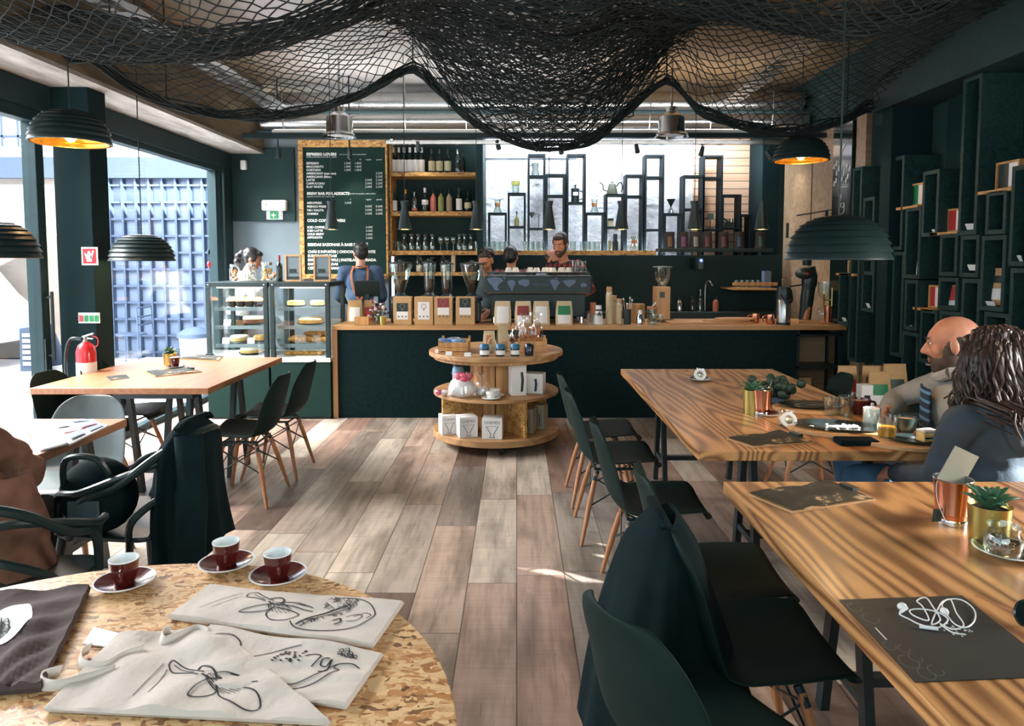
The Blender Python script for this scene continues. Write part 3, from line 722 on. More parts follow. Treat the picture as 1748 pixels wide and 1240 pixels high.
for x, h_, r_, g_, l_, lz, cp, lab in (
    (673, .25, .04, 'bottle_glass', 'white_paper', (.06, .55), 'black_plastic', 'dark bottle with a big white label at the left of the second shelf'),
    (693, .27, .034, 'bottle_glass', 'label_cream', (.3, .5), 'gold_paint', 'gold capped dark bottle behind the hanging cone lamp on the second shelf'),
    (708, .24, .034, 'clear_glass', 'bottle_pink', (.08, .2), 'chrome', 'clear bottle with a small pink label on the second shelf'),
    (726, .29, .04, 'bottle_glass', 'white_paper', (.3, .5), 'white_plastic', 'bottle with a white capsule and white label on the second shelf'),
    (740, .28, .036, 'bottle_pink', 'bottle_pink', (.1, .5), 'bottle_glass', 'pink drink bottle on the second shelf'),
    (753, .28, .036, 'bottle_olive', 'bottle_olive', (.1, .5), 'bottle_glass', 'olive yellow drink bottle on the second shelf'),
    (767, .28, .036, 'bottle_tan', 'bottle_tan', (.1, .5), 'bottle_glass', 'tan drink bottle on the second shelf'),
    (784, .29, .036, 'bottle_glass', 'white_paper', (.08, .55), 'leaf_dark', 'dark bottle with a long white label on the second shelf'),
    (799, .25, .042, 'bottle_glass', 'label_cream', (.18, .45), 'bottle_glass', 'squat dark bottle with a cream label at the right of the second shelf')):
    bottle('liqueur_bottle', bx(x, zs2), h_, r_, g_, l_, lab, None, cp, lz)
# glassware on the long shelf
def glassware(name, p, prof, lab, grp):
    return tag(MB().lathe(prof, p, 16).build(name, 'clear_glass', origin=p), lab, 'glass', grp)
Yg = 8.52
def gx(x, z=zs3, Y=Yg): q = P(x, 400, Y); return V(q.x, Y, z+.001)
carafe = [(0, 0), (.034, 0), (.038, .01), (.038, .07), (.022, .13), (.017, .16), (.03, .2), (.028, .2), (.015, .16), (.02, .13), (.035, .07), (.035, .012), (0, .012)]
tumb = [(0, 0), (.03, 0), (.036, .11), (.034, .11), (.028, .008), (0, .008)]
wine = [(0, 0), (.03, 0), (.006, .008), (.005, .07), (.03, .1), (.036, .13), (.03, .165), (.028, .165), (.033, .13), (.027, .104), (0, .08)]
for grp, prof, xs, lab, nm in (
    ('carafes on the long shelf', carafe, (690, 702.5, 714, 726, 738), 'clear pinched neck carafe in the row at the left of the long shelf', 'glass_carafe'),
    ('stemmed glasses on the long shelf', wine, (752, 763, 774), 'small upturned stem glass between the carafes on the long shelf', 'stem_glass'),
    ('tall carafes on the long shelf', carafe, (784, 793, 804), 'clear carafe right of the small stem glasses on the long shelf', 'glass_carafe'),
    ('tumblers on the long shelf', tumb, (671, 680, 814, 822, 831, 840, 849, 858, 866, 898, 907, 916, 925, 978, 995, 1003, 1011, 1020), 'plain clear tumbler standing on the long shelf', 'glass_tumbler')):
    o = None
    for x in xs:
        if o is None: o = glassware(nm, gx(x), prof, lab, grp)
        else:
            k = o.copy(); COL.objects.link(k); k.location = gx(x)
# things at the right end of the long shelf
p = gx(1042); t = thing('hand_grinder', 'small green and black hand grinder on the long shelf below the cone lamp', 'grinder', p)
MB().lathe([(0, 0), (.035, 0), (.035, .1), (.02, .13), (0, .13)], p+V(.06, 0, 0), 16).build('grinder_body', 'black_plastic', t); MB().lathe([(0, 0), (.014, 0), (.014, .12), (0, .12)], p+V(-.01, 0, 0), 12).build('green_handle', 'bottle_olive', t)
MB().lathe([(.0, .13), (.024, .13), (.024, .2), (0, .2)], p+V(.06, 0, 0), 12).build('hopper', 'black_steel', t)
p = gx(1083); t = thing('coffee_dripper', 'glass coffee maker with a wooden collar at the end of the long shelf', 'coffee maker', p)
MB().lathe([(0, 0), (.05, .0), (.055, .05), (.02, .1), (.05, .17), (.048, .17), (.017, .1), (.05, .05), (0, .01)], p, 18).build('flask', 'clear_glass', t)
MB().lathe([(.024, .08), (.032, .09), (.032, .12), (.03, .13)], p, 16).build('wooden_collar', 'leg_wood', t)

# jars behind the grinders
for x, h_, m_, lab in ((676, .16, 'clear_glass', 'clear lidded jar at the left of the low jar shelf'), (694, .13, 'bottle_glass', 'short dark jar on the low jar shelf'), (715, .2, 'clear_glass', 'tall milk bottle with a pale filling on the low jar shelf'), (738, .18, 'bottle_glass', 'dark jar between the middle grinders on the low jar shelf'), (757, .2, 'clear_glass', 'clear bottle with a white label on the low jar shelf')):
    p = gx(x, zs4, 8.55); t = thing('storage_jar', lab, 'jar', p)
    MB().lathe([(0, 0), (.04, 0), (.042, .02), (.042, h_*.7), (.026, h_*.85), (.026, h_*.9)], p, 16).build('jar_body', m_, t)
    MB().lathe([(.03, h_*.88), (.03, h_), (0, h_)], p, 14).build('lid', 'black_plastic', t)
    if h_ > .19: MB().lathe([(0, .004), (.037, .006), (.037, h_*.4), (0, h_*.4)], p, 14).build('filling', 'cake_cream', t)
p = gx(774, zs4, 8.5); tag(MB().bb(p.x-.025, p.x+.025, 8.45, 8.55, zs4, zs4+.26).build('paper_roll', 'kraft_light', bevel=.01), 'upright kraft paper packet at the right of the jar shelf', 'packet')

# ------------------------------------------------------------------ black display frames before the white stone
YF = 8.80
t = thing('display_shelf', 'black steel display of tall open frames before the white stone wall', 'display shelf', (.8, YF, 1.60))
FR = [(833, 865, 363, ()), (866.5, 897.5, 329, (386,)), (901, 931, 262.6, (299, 389)), (932, 965, 297, (332.6,)), (967.6, 999.6, 262.6, (345,)), (999.6, 1033, 363, ()),
      (1034, 1067, 331, (387,)), (1068, 1098, 298, (333.5,)), (1101.5, 1132.5, 264, (301, 391)), (1134, 1165, 364, ()), (1167, 1201, 299, (356,)), (1201, 1232, 265, (302, 391)), (1233, 1264, 332, (388,)), (1264, 1282, 366, ())]
for x0, x1, yt, sh in FR:
    a = P(x0, yt, YF); c = P(x1, 430, YF); m = MB(); w = .024; zb = 1.602
    m.bb(a.x, a.x+w, YF, YF+.22, zb, a.z); m.bb(c.x-w, c.x, YF, YF+.22, zb, a.z); m.bb(a.x+w, c.x-w, YF, YF+.22, a.z-w, a.z)
    for y in sh: z = P(x0, y, YF).z; m.bb(a.x+w, c.x-w, YF, YF+.22, z-w, z)
    m.build('frame', 'frame_black', t, bevel=.002)
def fz(x, y): q = P(x, y, YF); return V(q.x, YF+.1, q.z)
p = fz(914, 298); t = thing('moka_pot', 'small moka pot in the top opening of the tall left frame', 'pot', p)
MB().lathe([(0, 0), (.05, 0), (.035, .07), (.045, .15), (0, .17)], p, 8).build('pot_body', 'grey_plastic', t); MB().tube(spline([p+V(-.04, 0, .13), p+V(-.09, 0, .1), p+V(-.08, 0, .03)], 4), .006, 6).build('handle', 'black_plastic', t)
p = fz(880, 329); p.z += .001; t = thing('glass_server', 'small amber glass server on the second frame from the left', 'server', p)
MB().lathe([(0, 0), (.05, 0), (.05, .1), (.03, .15), (.026, .15), (.045, .1), (.046, .01), (0, .01)], p, 16).build('server_glass', 'clear_glass', t); MB().lathe([(.052, .1), (.052, .15), (0, .152)], p, 14).build('cover', 'bottle_olive', t)
p = fz(849, 363); p.z += .001
def carafe_thing(p, lab):
    t = thing('pour_over_carafe', lab, 'carafe', p); MB().lathe([(0, 0), (.06, 0), (.025, .09), (.045, .17), (.043, .17), (.022, .09), (.055, .01), (0, .01)], p, 16).build('carafe_glass', 'clear_glass', t)
    MB().lathe([(.03, .08), (.034, .09), (.036, .12), (.034, .125)], p, 14).build('wooden_collar', 'leg_wood', t)
carafe_thing(p, 'hourglass carafe on the lowest frame at the left')
p = fz(1016, 363); p.z += .001; carafe_thing(p, 'hourglass carafe on the low frame in the middle of the display')
p = fz(882, 385); t = thing('oil_bottle', 'slim bottle standing inside the second frame from the left', 'bottle', p)
MB().lathe([(0, 0), (.028, 0), (.028, .08), (.008, .11), (.008, .17), (0, .17)], p, 12).build('bottle_body', 'bottle_olive', t); MB().lathe([(.01, .15), (.01, .18), (0, .18)], p, 10).build('stopper', 'black_plastic', t)
p = fz(912, 388); t = thing('dripper_stand', 'thin wire dripper stand inside the tall left frame', 'stand', p)
MB().tube([p+V(.06, 0, 0), p+V(.06, 0, .17), p+V(-.03, 0, .17)], .005, 6).build('wire_arm', 'black_steel', t); MB().lathe([(.008, .12), (.04, .19), (.036, .19)], p+V(-.03, 0, 0), 14).build('cone', 'grey_plastic', t)
p = fz(983, 344); t = thing('french_press', 'black french press in the tall middle frame', 'coffee maker', p)
MB().lathe([(0, 0), (.05, 0), (.05, .15), (0, .15)], p, 16).build('jug', 'black_plastic', t); MB().lathe([(.053, .15), (.053, .165), (.01, .175), (.01, .2), (.016, .21), (0, .22)], p, 14).build('lid', 'black_steel', t)
MB().tube(spline([p+V(.05, 0, .14), p+V(.1, 0, .12), p+V(.1, 0, .05), p+V(.05, 0, .03)], 5), .007, 6).build('handle', 'black_plastic', t); m = MB(); m.bb(p.x-.03, p.x+.03, p.y-.052, p.y-.05, p.z+.08, p.z+.12); m.build('label', 'white_paper', t)
p = fz(1047, 331); p.z += .001; t = thing('gooseneck_kettle', 'olive gooseneck kettle on a frame in the middle of the display', 'kettle', p)
MB().lathe([(0, 0), (.07, 0), (.07, .02), (.045, .12), (.04, .13), (.01, .14), (.01, .16), (0, .165)], p, 18).build('kettle_body', 'kettle_metal', t)
MB().tube(spline([p+V(-.06, 0, .04), p+V(-.11, 0, .06), p+V(-.12, 0, .12), p+V(-.16, 0, .15)], 5), .008, 7).build('spout', 'kettle_metal', t); MB().tube(spline([p+V(.05, 0, .1), p+V(.1, 0, .15), p+V(.13, 0, .09), p+V(.11, 0, .03)], 5), .009, 7).build('handle', 'black_plastic', t)
p = fz(1044, 386); t = thing('spice_tin', 'small dark tin inside the frame under the kettle', 'tin', p); MB().bb(p.x-.03, p.x+.03, p.y-.03, p.y+.03, p.z, p.z+.07).build('tin_body', 'label_cream', t); MB().bb(p.x-.033, p.x+.033, p.y-.033, p.y+.033, p.z+.07, p.z+.1).build('lid', 'black_plastic', t)
p = fz(1148, 364); p.z += .001; t = thing('cone_dripper', 'black cone dripper on a clear stand on the low right frame', 'dripper', p)
MB().lathe([(.006, .08), (.055, .18), (.05, .18), (0, .09)], p, 16).build('cone', 'black_plastic', t); MB().lathe([(.045, 0), (.012, .08), (.01, .08), (.042, 0)], p, 14).build('clear_foot', 'clear_glass', t)
p = fz(1216, 390); t = thing('siphon_brewer', 'small brewer with a dark block in the frame over the pine slats', 'coffee maker', p)
MB().bb(p.x-.03, p.x+.035, p.y-.03, p.y+.03, p.z+.12, p.z+.19).build('dark_block', 'leaf_dark', t); MB().tube([p, p+V(0, 0, .12)], .006, 6).build('stem', 'black_steel', t); MB().lathe([(.0, 0), (.05, 0), (.05, .008), (0, .01)], p, 14).build('foot', 'black_steel', t); MB().tube([p+V(-.1, 0, .12), p+V(-.02, 0, .14)], .006, 6).build('arm', 'black_steel', t)
p = fz(1248, 387); t = thing('espresso_gadget', 'small black lever press inside the short frame over the pine slats', 'coffee maker', p)
MB().bb(p.x-.05, p.x+.06, p.y-.03, p.y+.03, p.z, p.z+.06).build('press_body', 'black_plastic', t); MB().bar(p+V(-.09, 0, .12), p+V(.0, 0, .06), .012, .02).build('lever', 'black_steel', t); MB().lathe([(0, .06), (.025, .06), (.025, .1), (0, .1)], p+V(.03, 0, 0), 12).build('cup', 'steel', t)

# added light strip behind the glasses, evens the light on the stone
t = thing('added_shelf_strip', 'thin light strip at the back edge of the long glass shelf', 'light', (.55, 8.69, 1.631)); MB().bb(-.38, 1.5, 8.68, 8.70, 1.633, 1.645).build('strip_housing', 'black_paint', t); MB().bb(-.36, 1.48, 8.70, 8.703, 1.635, 1.643).build('strip_diffuser', 'case_light', t)
l = bpy.data.lights.new('stone_fill', 'AREA'); l.shape = 'RECTANGLE'; l.size = 2.4; l.size_y = .03; l.energy = 13; l.color = (.88, .93, 1); o = bpy.data.objects.new('stone_fill', l); COL.objects.link(o); o.location = (.8, 8.72, 1.66); o.rotation_euler = (Vector((0, .8, .6))).to_track_quat('-Z', 'Y').to_euler()

# row of coffee bags on the right back shelf
_, zs5 = shelf('bag_shelf', 1126, 1320, 424, 430, 8.46, 8.71, 'dark_shelf', 'dark shelf of coffee bags below the frames at the right')
for x, m_, lab in ((1143, 'amber', 'coffee bag with an amber label at the left of the dark shelf'), (1166, 'plum', 'dark coffee bag with a pinkish stripe second on the dark shelf'), (1187, 'dull_cream', 'dark coffee bag with a cream stripe on the dark shelf'), (1207, 'dull_red', 'coffee bag with a red label in the middle of the dark shelf'), (1235, 'dull_red', 'coffee bag with a brown red label on the dark shelf'), (1262, 'dull_blue', 'coffee bag with a blue label on the dark shelf'), (1298, 'dull_green', 'coffee bag with a green label at the right end of the dark shelf')):
    p = gx(x, zs5, 8.56); t = thing('coffee_bag', lab, 'bag', p); w = .066
    MB().grid(lambda u, v, w=w, p=p: p+V((u-.5)*2*w*(1-.1*v), -.05*(1-v*.9)*sin(pi*min(1, max(0, u))) , v*.2), 8, 6).grid(lambda u, v, w=w, p=p: p+V((u-.5)*2*w*(1-.1*v), .05*(1-v*.9)*sin(pi*u), v*.2), 8, 6).build('bag_body', 'soil', t)
    MB().grid(lambda u, v, p=p: p+V((u-.5)*.05, -.053*(1-(.1+.6*v)*.9)*sin(pi*(.5+(u-.5)*.5))-.003, .02+v*.12), 6, 6).build('bag_label', m_, t)

# ------------------------------------------------------------------ counter
ZC = .906
t = thing('bar_counter', 'long dark bar counter with a pale wooden top', 'counter', (.7, 7.1, 0))
MB().bb(-1.74, 2.72, 6.80, 6.86, 0, ZC-.042).build('front_panel', 'black_board', t)
m = MB(); m.bb(-1.79, 3.2, 6.78, 7.62, ZC-.04, ZC); m.build('countertop', 'counter_wood', t, bevel=.003)
m = MB(); m.bb(-1.79, -1.742, 6.78, 7.6, 0, ZC-.041); m.build('end_panel', 'edge_wood', t, bevel=.003)
MB().bb(2.72, 3.2, 7.2, 7.58, 0, ZC-.042).build('rear_panel', 'black_board', t)
p = P(1390, 600, 6.95); t = thing('open_rack', 'black open rack with wooden back panel under the counter end', 'rack', (p.x+.1, 6.95, 0))
m = MB()
for x in (2.74, 3.16):
    for y in (6.84, 7.16): m.bb(x, x+.03, y, y+.03, 0, ZC-.05)
m.build('posts', 'black_steel', t)
m = MB(); 
for z in (.1, .48, .8): m.bb(2.74, 3.19, 6.84, 7.19, z, z+.02)
m.build('shelf', 'black_steel', t); MB().bb(2.77, 3.16, 7.165, 7.185, .12, .8).build('wooden_back', 'panel_wood', t)
p = P(1400, 640, 6.9)
tag(MB().bb(2.8, 2.92, 6.9, 7.02, .121, .38).build('storage_box', 'kraft', bevel=.003), 'brown carton on the lower shelf of the black open rack', 'box')

# ------------------------------------------------------------------ pastry cases
ZT = 1.33
def case(x0, x1, lab):
    t = thing('pastry_case', lab, 'display case', ((x0+x1)/2, 7.05, 0)); y0, y1 = 6.74, 7.36
    MB().bb(x0, x1, y0, y1, 0.02, .56).build('case_base', 'green_board', t, bevel=.003)
    MB().bb(x0+.02, x1-.02, y0+.02, y1, 0, .02).build('plinth', 'black_steel', t)
    m = MB(); w = .042
    for x in (x0, x1-w):
        for y in (y0, y1-w): m.bb(x, x+w, y, y+w, .6, ZT-.045)
    m.bb(x0, x1, y0, y1, ZT-.045, ZT); m.build('case_frame', 'black_paint', t, bevel=.003)
    MB().bb(x0, x1, y0-.006, y1, .56, .6).build('sill_strip', 'white_plastic', t)
    for k, z in enumerate((.71, .89, 1.07)):
        s_ = MB().bb(x0+.05, x1-.05, y0+.1, y1-.05, z, z+.008).build('glass_shelf', 'case_glass', t)
        MB().bb(x0+.05, x1-.05, y0+.085, y0+.1, z-.02, z+.014).build('price_rail', 'grey_wall', s_)
    g = MB(); g.bb(x0+w, x1-w, y0+.01, y0+.016, .6, ZT-.045); g.bb(x0+.012, x0+.018, y0+w, y1-w, .6, ZT-.045); g.bb(x1-.018, x1-.012, y0+w, y1-w, .6, ZT-.045); g.build('glass_front', 'case_glass', t)
    l = MB().bb(x0+.06, x1-.06, y0+.12, y0+.15, ZT-.06, ZT-.05).build('strip_light', 'case_light', t)
    for x in (x0+.03, x1-.03): MB().lathe([(0, -.003), (.008, -.003), (.008, .003), (0, .003)], (x, y0-.003, ZT-.022), 10, axis=(0, 1, 0)).build('screw', 'chrome', t)
    pl = bpy.data.lights.new('case_glow', 'AREA'); pl.shape = 'RECTANGLE'; pl.size = x1-x0-.15; pl.size_y = .04; pl.energy = 6; pl.color = (1, .93, .8)
    po = bpy.data.objects.new('case_glow', pl); COL.objects.link(po); po.location = ((x0+x1)/2, y0+.2, ZT-.062); return t
case(-2.99, -2.395, 'left glazed pastry case nearest the window')
case(-2.375, -1.80, 'right glazed pastry case beside the counter end')
MB_ = MB
def pastry(name, p, lab, cat, grp=None, kind='muffin', r=.04):
    p = Vector(p); t = thing(name, lab, cat, p, 0, grp)
    if kind == 'muffin':
        MB().lathe([(0, 0), (r*.7, 0), (r, r*1.1), (r*.9, r*1.1), (0, r*.9)], p, 14).build('paper_case', 'paper_cup_dark', t)
        MB().lathe([(r*.9, r*1.05), (r*1.12, r*1.25), (r*.9, r*1.75), (r*.4, r*2.05), (0, r*2.1)], p, 14).build('muffin_top', 'muffin', t)
    elif kind == 'croissant':
        pts = [p+V(cos(a)*r*1.1, sin(a)*r*.8-r*.3, r*.62) for a in [pi*k/8 for k in range(9)]]
        m = MB(); m.tube(pts, [r*x for x in (.15, .35, .4, .58, .55, .6, .4, .35, .15)], 10); m.build('croissant_body', 'croissant', t)
    return t
def rowp(x0px, x1px, n, z, Y): return [V(P(x0px+(x1px-x0px)*(k+.5)/n, 400, Y).x, Y, z) for k in range(n)]
z1, z2, z3, z0 = 1.079, .899, .719, .601
pts = rowp(384, 446, 4, z1, 7.0); m0 = pastry('muffin', pts[0], 'brown muffin in a dark paper case on the top shelf of the left case', 'muffin', 'muffins in the left case', 'muffin', .047)
for q in pts[1:]+rowp(386, 450, 3, z1, 7.12): dup(m0, q)
# pies and cakes
def cake(name, p, rx, h_, m1, m2, lab, cat='cake', plate=True, wedge=False):
    p = Vector(p); t = thing(name, lab, cat, p)
    if plate: MB().lathe([(0, 0), (rx*.8, 0), (rx*1.15, .012), (rx*1.14, .018), (0, .008)], p, 24).build('plate', 'dark_plate', t); p = p+V(0, 0, .01)
    MB().lathe([(0, 0), (rx, 0), (rx, h_*.6), (rx*.96, h_*.65)], p, 24).build('cake_base', m1, t)
    MB().lathe([(rx*1.0, h_*.6), (rx*1.01, h_*.8), (rx*.85, h_), (0, h_)], p, 24).build('topping', m2, t); return t
def cx_(x, z, Y=7.04): return V(P(x, 400, Y).x, Y, z)
cake('layer_cake', cx_(430, z2), .105, .075, 'cake_brown', 'cake_cream', 'dark layer cake with white icing in the left case')
m = MB().bb(cx_(414, z2).x-.035, cx_(414, z2).x+.035, 6.9, 6.92, z2, z2+.05).build('price_card', 'amber'); tag(m, 'orange card in front of the iced layer cake', 'card')
cake('cream_roll', cx_(405, z3), .09, .06, 'cake', 'cake_cream', 'white cream cake on the third shelf of the left case')
cake('sponge_cake', cx_(442, z3, 7.1), .075, .055, 'croissant', 'cake', 'golden sponge cake at the right of the third shelf of the left case')
cake('white_tart', cx_(425, z0), .11, .06, 'cake', 'cake_cream', 'wide white tart on the floor of the left case')
cake('omelette_cake', cx_(503, z1), .085, .05, 'cake', 'croissant', 'yellow flat cake at the left of the top shelf of the right case')
cake('cheese_tart', cx_(540, z1), .07, .05, 'cake', 'cake', 'pale yellow tart at the right of the top shelf of the right case')
cake('apple_tart', cx_(528, z2), .12, .055, 'croissant', 'cake', 'large pale apple tart on the second shelf of the right case')
pts = rowp(492, 556, 5, z3, 6.98)+rowp(494, 556, 5, z3, 7.1); c0 = pastry('croissant', pts[0], 'golden croissant on the third shelf of the right case', 'croissant', 'croissants in the right case', 'croissant', .05)
for q in pts[1:]: dup(c0, q, rnd.uniform(-.6, .6))
for k, q in enumerate(rowp(520, 556, 3, z3+.052, 7.05)): dup(c0, q, rnd.uniform(-.6, .6))
pts = rowp(482, 548, 6, z0, 6.95)
b0 = pastry('bread_roll', pts[0], 'small golden roll on the floor of the right case', 'roll', 'rolls in the right case', 'x')
MB().ell(pts[0]+V(0, 0, .02), (.036, .045, .022)).build('roll_body', 'croissant', b0)
for q in pts[1:]: dup(b0, q)
for x, z, lab in ((384, z2, 'white price card at the left of the second shelf of the left case'), (381, z3, 'white price card at the left of the third shelf of the left case'), (424, z3, 'white price card before the cream cake in the left case')):
    q = cx_(x, z, 6.9); tag(MB().box(q+V(0, 0, .03), (.07, .004, .06), (-.3, 0, 0)).build('price_card', 'white_paper'), lab, 'card')

# on top of the pastry cases
def jar(px, lab, fill, h_=.17, r=.05, Y=7.0):
    p = V(P(px, 400, Y).x, Y, ZT+.001); t = thing('cookie_jar', lab, 'jar', p)
    MB().lathe([(0, 0), (r, 0), (r*1.05, .01), (r*1.05, h_*.7), (r*.8, h_*.82), (r*.8, h_*.86)], p, 18).build('jar_glass', 'clear_glass', t)
    MB().lathe([(r*.9, h_*.85), (r*.9, h_), (0, h_)], p, 18).build('lid', 'steel', t)
    m = MB()
    for k in range(14): m.ell(p+V(rnd.uniform(-.6, .6)*r, rnd.uniform(-.6, .6)*r, .015+k/14*h_*.6), (r*.35, r*.35, .01), Euler((rnd.random(), rnd.random(), 0)).to_matrix(), 8)
    m.build('contents', fill, t)
jar(399, 'glass jar of brown biscuits at the left on the pastry case', 'muffin'); jar(426, 'white topped glass jar on the left pastry case', 'cake_cream'); jar(454, 'glass jar of cookies beside the dark bottle on the pastry case', 'croissant', .19, .06)
bottle('beer_bottle', V(P(475.5, 400, 6.98).x, 6.98, ZT+.001), .26, .03, 'bottle_glass', 'dark_print', 'dark beer bottle standing on the pastry case', None, 'wine_print')
for x0, x1, y0, lab in ((486, 515, 435, 'left wooden picture frame on the pastry case'), (535, 565, 436, 'right wooden picture frame on the pastry case')):
    a = P(x0, y0, 6.95); c = P(x1, 478, 6.95); c.z = ZT+.001; t = thing('picture_frame', lab, 'frame', ((a.x+c.x)/2, 6.95, c.z)); w = .018; m = MB()
    m.bb(a.x, a.x+w, 6.94, 6.965, c.z, a.z); m.bb(c.x-w, c.x, 6.94, 6.965, c.z, a.z); m.bb(a.x+w, c.x-w, 6.94, 6.965, a.z-w, a.z); m.bb(a.x+w, c.x-w, 6.94, 6.965, c.z, c.z+w); m.build('wooden_frame', 'edge_wood', t, bevel=.002)
    MB().bb(a.x+w, c.x-w, 6.95, 6.96, c.z+w, a.z-w).build('picture', 'grey_wall', t)
    m = MB(); mx = (a.x+c.x)/2; m.bb(mx-.04, mx+.03, 6.947, 6.949, c.z+.09, c.z+.125); m.bb(a.x+w, c.x-w, 6.947, 6.949, c.z+w, c.z+.05); m.strip([(a.x+w, 6.948, c.z+.085), (c.x-w, 6.948, c.z+.085)], .004, nrm=(0, -1, 0)); m.build('drawing', 'dark_print', t)

# ------------------------------------------------------------------ on the counter
def onc(x, Y=6.95): return V(P(x, 500, Y).x, Y, ZC+.001)
# till behind
p = onc(627, 7.3); t = thing('card_terminal', 'dark flat till screen seen from behind in front of the blue shirted man', 'screen', p)
MB().box(p+V(0, 0, .34), (.26, .02, .17), (.2, 0, 0)).build('screen', 'black_plastic', t, bevel=.006); MB().bb(p.x-.02, p.x+.02, 7.28, 7.32, p.z, p.z+.28).build('stand', 'black_steel', t); MB().bb(p.x-.1, p.x+.1, 7.22, 7.38, p.z, p.z+.015).build('foot', 'black_steel', t)
def pouch(name, p, w, h_, d_, body, lab, panels, cat='bag', rz=0., grp=None):
    """stand-up coffee pouch: gusseted, flattened to a seam on top"""
    t = thing(name, lab, cat, p, rz, grp)
    def side(s_):
        def f(u, v):
            prof = (1-v**1.6)*d_/2*(.55+.45*sin(pi*u)); wid = w*(1-.12*v+.06*sin(pi*v)) ; return V((u-.5)*wid, s_*prof, v*h_)
        return f
    m = MB(); m.grid(side(-1), 9, 9); m.grid(side(1), 9, 9); m.add([side(-1)(k/8, 0) for k in range(9)]+[side(1)(k/8, 0) for k in range(8, -1, -1)], [tuple(range(18))]); m.build('pouch_body', body, t, local=True)
    for v0, v1, wf, pm in panels:
        f = side(-1); MB().grid(lambda u, v: f(.5+(u-.5)*wf, v0+(v1-v0)*v)+V(0, -.003, 0), 7, 7).build('label', pm, t, local=True)
    MB().bb(-w*.44, w*.44, -.006, .006, h_*.955, h_*1.0).build('seal_strip', body, t, local=True)
    return t
ch = .02
for x, pn, lab in ((858, [(.08, .78, .72, 'white_paper')], 'kraft coffee pouch with a plain white label before the espresso machine'),
                   (893, [(.4, .8, .72, 'wine_print'), (.08, .4, .72, 'white_paper')], 'kraft coffee pouch with a red and white label'),
                   (924, [(.08, .78, .72, 'white_paper')], 'kraft coffee pouch with a white label beside the red labelled one'),
                   (963, [(.42, .8, .76, 'green_print'), (.06, .42, .76, 'white_paper')], 'kraft coffee pouch with a green and white label')):
    pouch('coffee_pouch', onc(x, 6.93), .165, .232, .09, 'kraft_light', lab, pn)
def cbox(px0, px1, ytop, lab, panels, Y=6.88, depth=.1):
    a = P(px0, ytop, Y); c = P(px1, ytop, Y); t = thing('coffee_box', lab, 'box', ((a.x+c.x)/2, Y+depth/2, ZC+.001)); h_ = a.z-ZC
    MB().bb(a.x, c.x, Y, Y+depth, ZC+.001, a.z).build('carton', 'kraft', t, bevel=.003); w = c.x-a.x; mx = (a.x+c.x)/2
    for v0, v1, wf, pm in panels: MB().bb(mx-w*wf/2, mx+w*wf/2, Y-.002, Y, ZC+h_*v0, ZC+h_*v1).build('label', pm, t)
    m = MB(); 
    for k in range(3): m.bb(mx-w*.24+k*w*.2, mx-w*.16+k*w*.2, Y-.0035, Y-.002, ZC+h_*.27, ZC+h_*.33)
    m.build('small_print', 'grey_ink', t)
    m = MB(); zc_ = ZC+h_*(.83 if len(panels) > 1 and panels[0][1] > .85 else .66); r_ = w*.13
    m.strip([(mx+r_*cos(a_*pi/6), Y-.0035, zc_+r_*sin(a_*pi/6)) for a_ in range(13)], w*.03, nrm=(0, -1, 0)); m.strip([(mx, Y-.0035, zc_-r_), (mx, Y-.0035, zc_-r_*1.8)], w*.05, nrm=(0, -1, 0)); m.build('emblem', 'grey_ink', t)
cbox(671, 702, 507, 'kraft coffee box with a dark label and white base panel, leftmost of four', [(.48, .78, .62, 'dark_print'), (.2, .48, .62, 'white_paper')])
cbox(707, 739, 507, 'kraft coffee box with a plain white label, second of four', [(.2, .82, .62, 'white_paper')])
cbox(741, 772, 507, 'kraft coffee box with a red and white label, third of four', [(.62, .95, .64, 'wine_print'), (.36, .62, .64, 'white_paper')])
cbox(778, 810, 507, 'kraft coffee box with a dark and white label, rightmost of four', [(.62, .95, .6, 'dark_print'), (.36, .62, .62, 'white_paper')])
# grinders
def grinder(px, lab, ytop, r, kind=0, Y=7.2):
    p = onc(px, Y); t = thing('coffee_grinder', lab, 'grinder', p); zt = P(px, ytop, Y).z-ZC
    MB().bb(p.x-.085, p.x+.085, Y-.12, Y+.12, p.z, p.z+zt-.37).build('motor_body', 'black_plastic', t, bevel=.02)
    MB().lathe([(0, 0), (.105, 0), (.105, .035), (.06, .05), (.04, .075), (0, .075)], p+V(0, 0, zt-.372), 20).build('collar', 'black_paint', t)
    z = p.z+zt; m = MB(); m.lathe([(.035, -.30), (.05, -.25), (r*.8, -.12), (r, -.02), (r, 0), (r*.97, 0), (r*.77, -.12), (.046, -.25)], (p.x, Y, z), 24); m.build('hopper', 'clear_glass', t)
    MB().lathe([(0, -.295), (.032, -.295), (.047, -.25), (r*.6, -.16), (0, -.155)], (p.x, Y, z), 20).build('coffee_beans', 'soil', t)
    MB().lathe([(r*1.04, 0), (r*1.04, .012), (.02, .03), (.02, .045), (0, .045)], (p.x, Y, z), 24).build('hopper_lid', 'black_plastic', t)
    MB().lathe([(0, 0), (.03, 0), (.03, .05), (0, .05)], (p.x, Y-.14, p.z+.15), 12).build('spout', 'black_steel', t)
grinder(684, 'wide hopper coffee grinder at the left of the grinder row', 451, .12); grinder(733, 'narrow hopper coffee grinder second in the row', 450, .072, 1, 7.2); grinder(763, 'narrow clear hopper grinder third in the row', 452, .070, 1, 7.2); grinder(806, 'wide hopper coffee grinder next to the espresso machine', 452, .12)
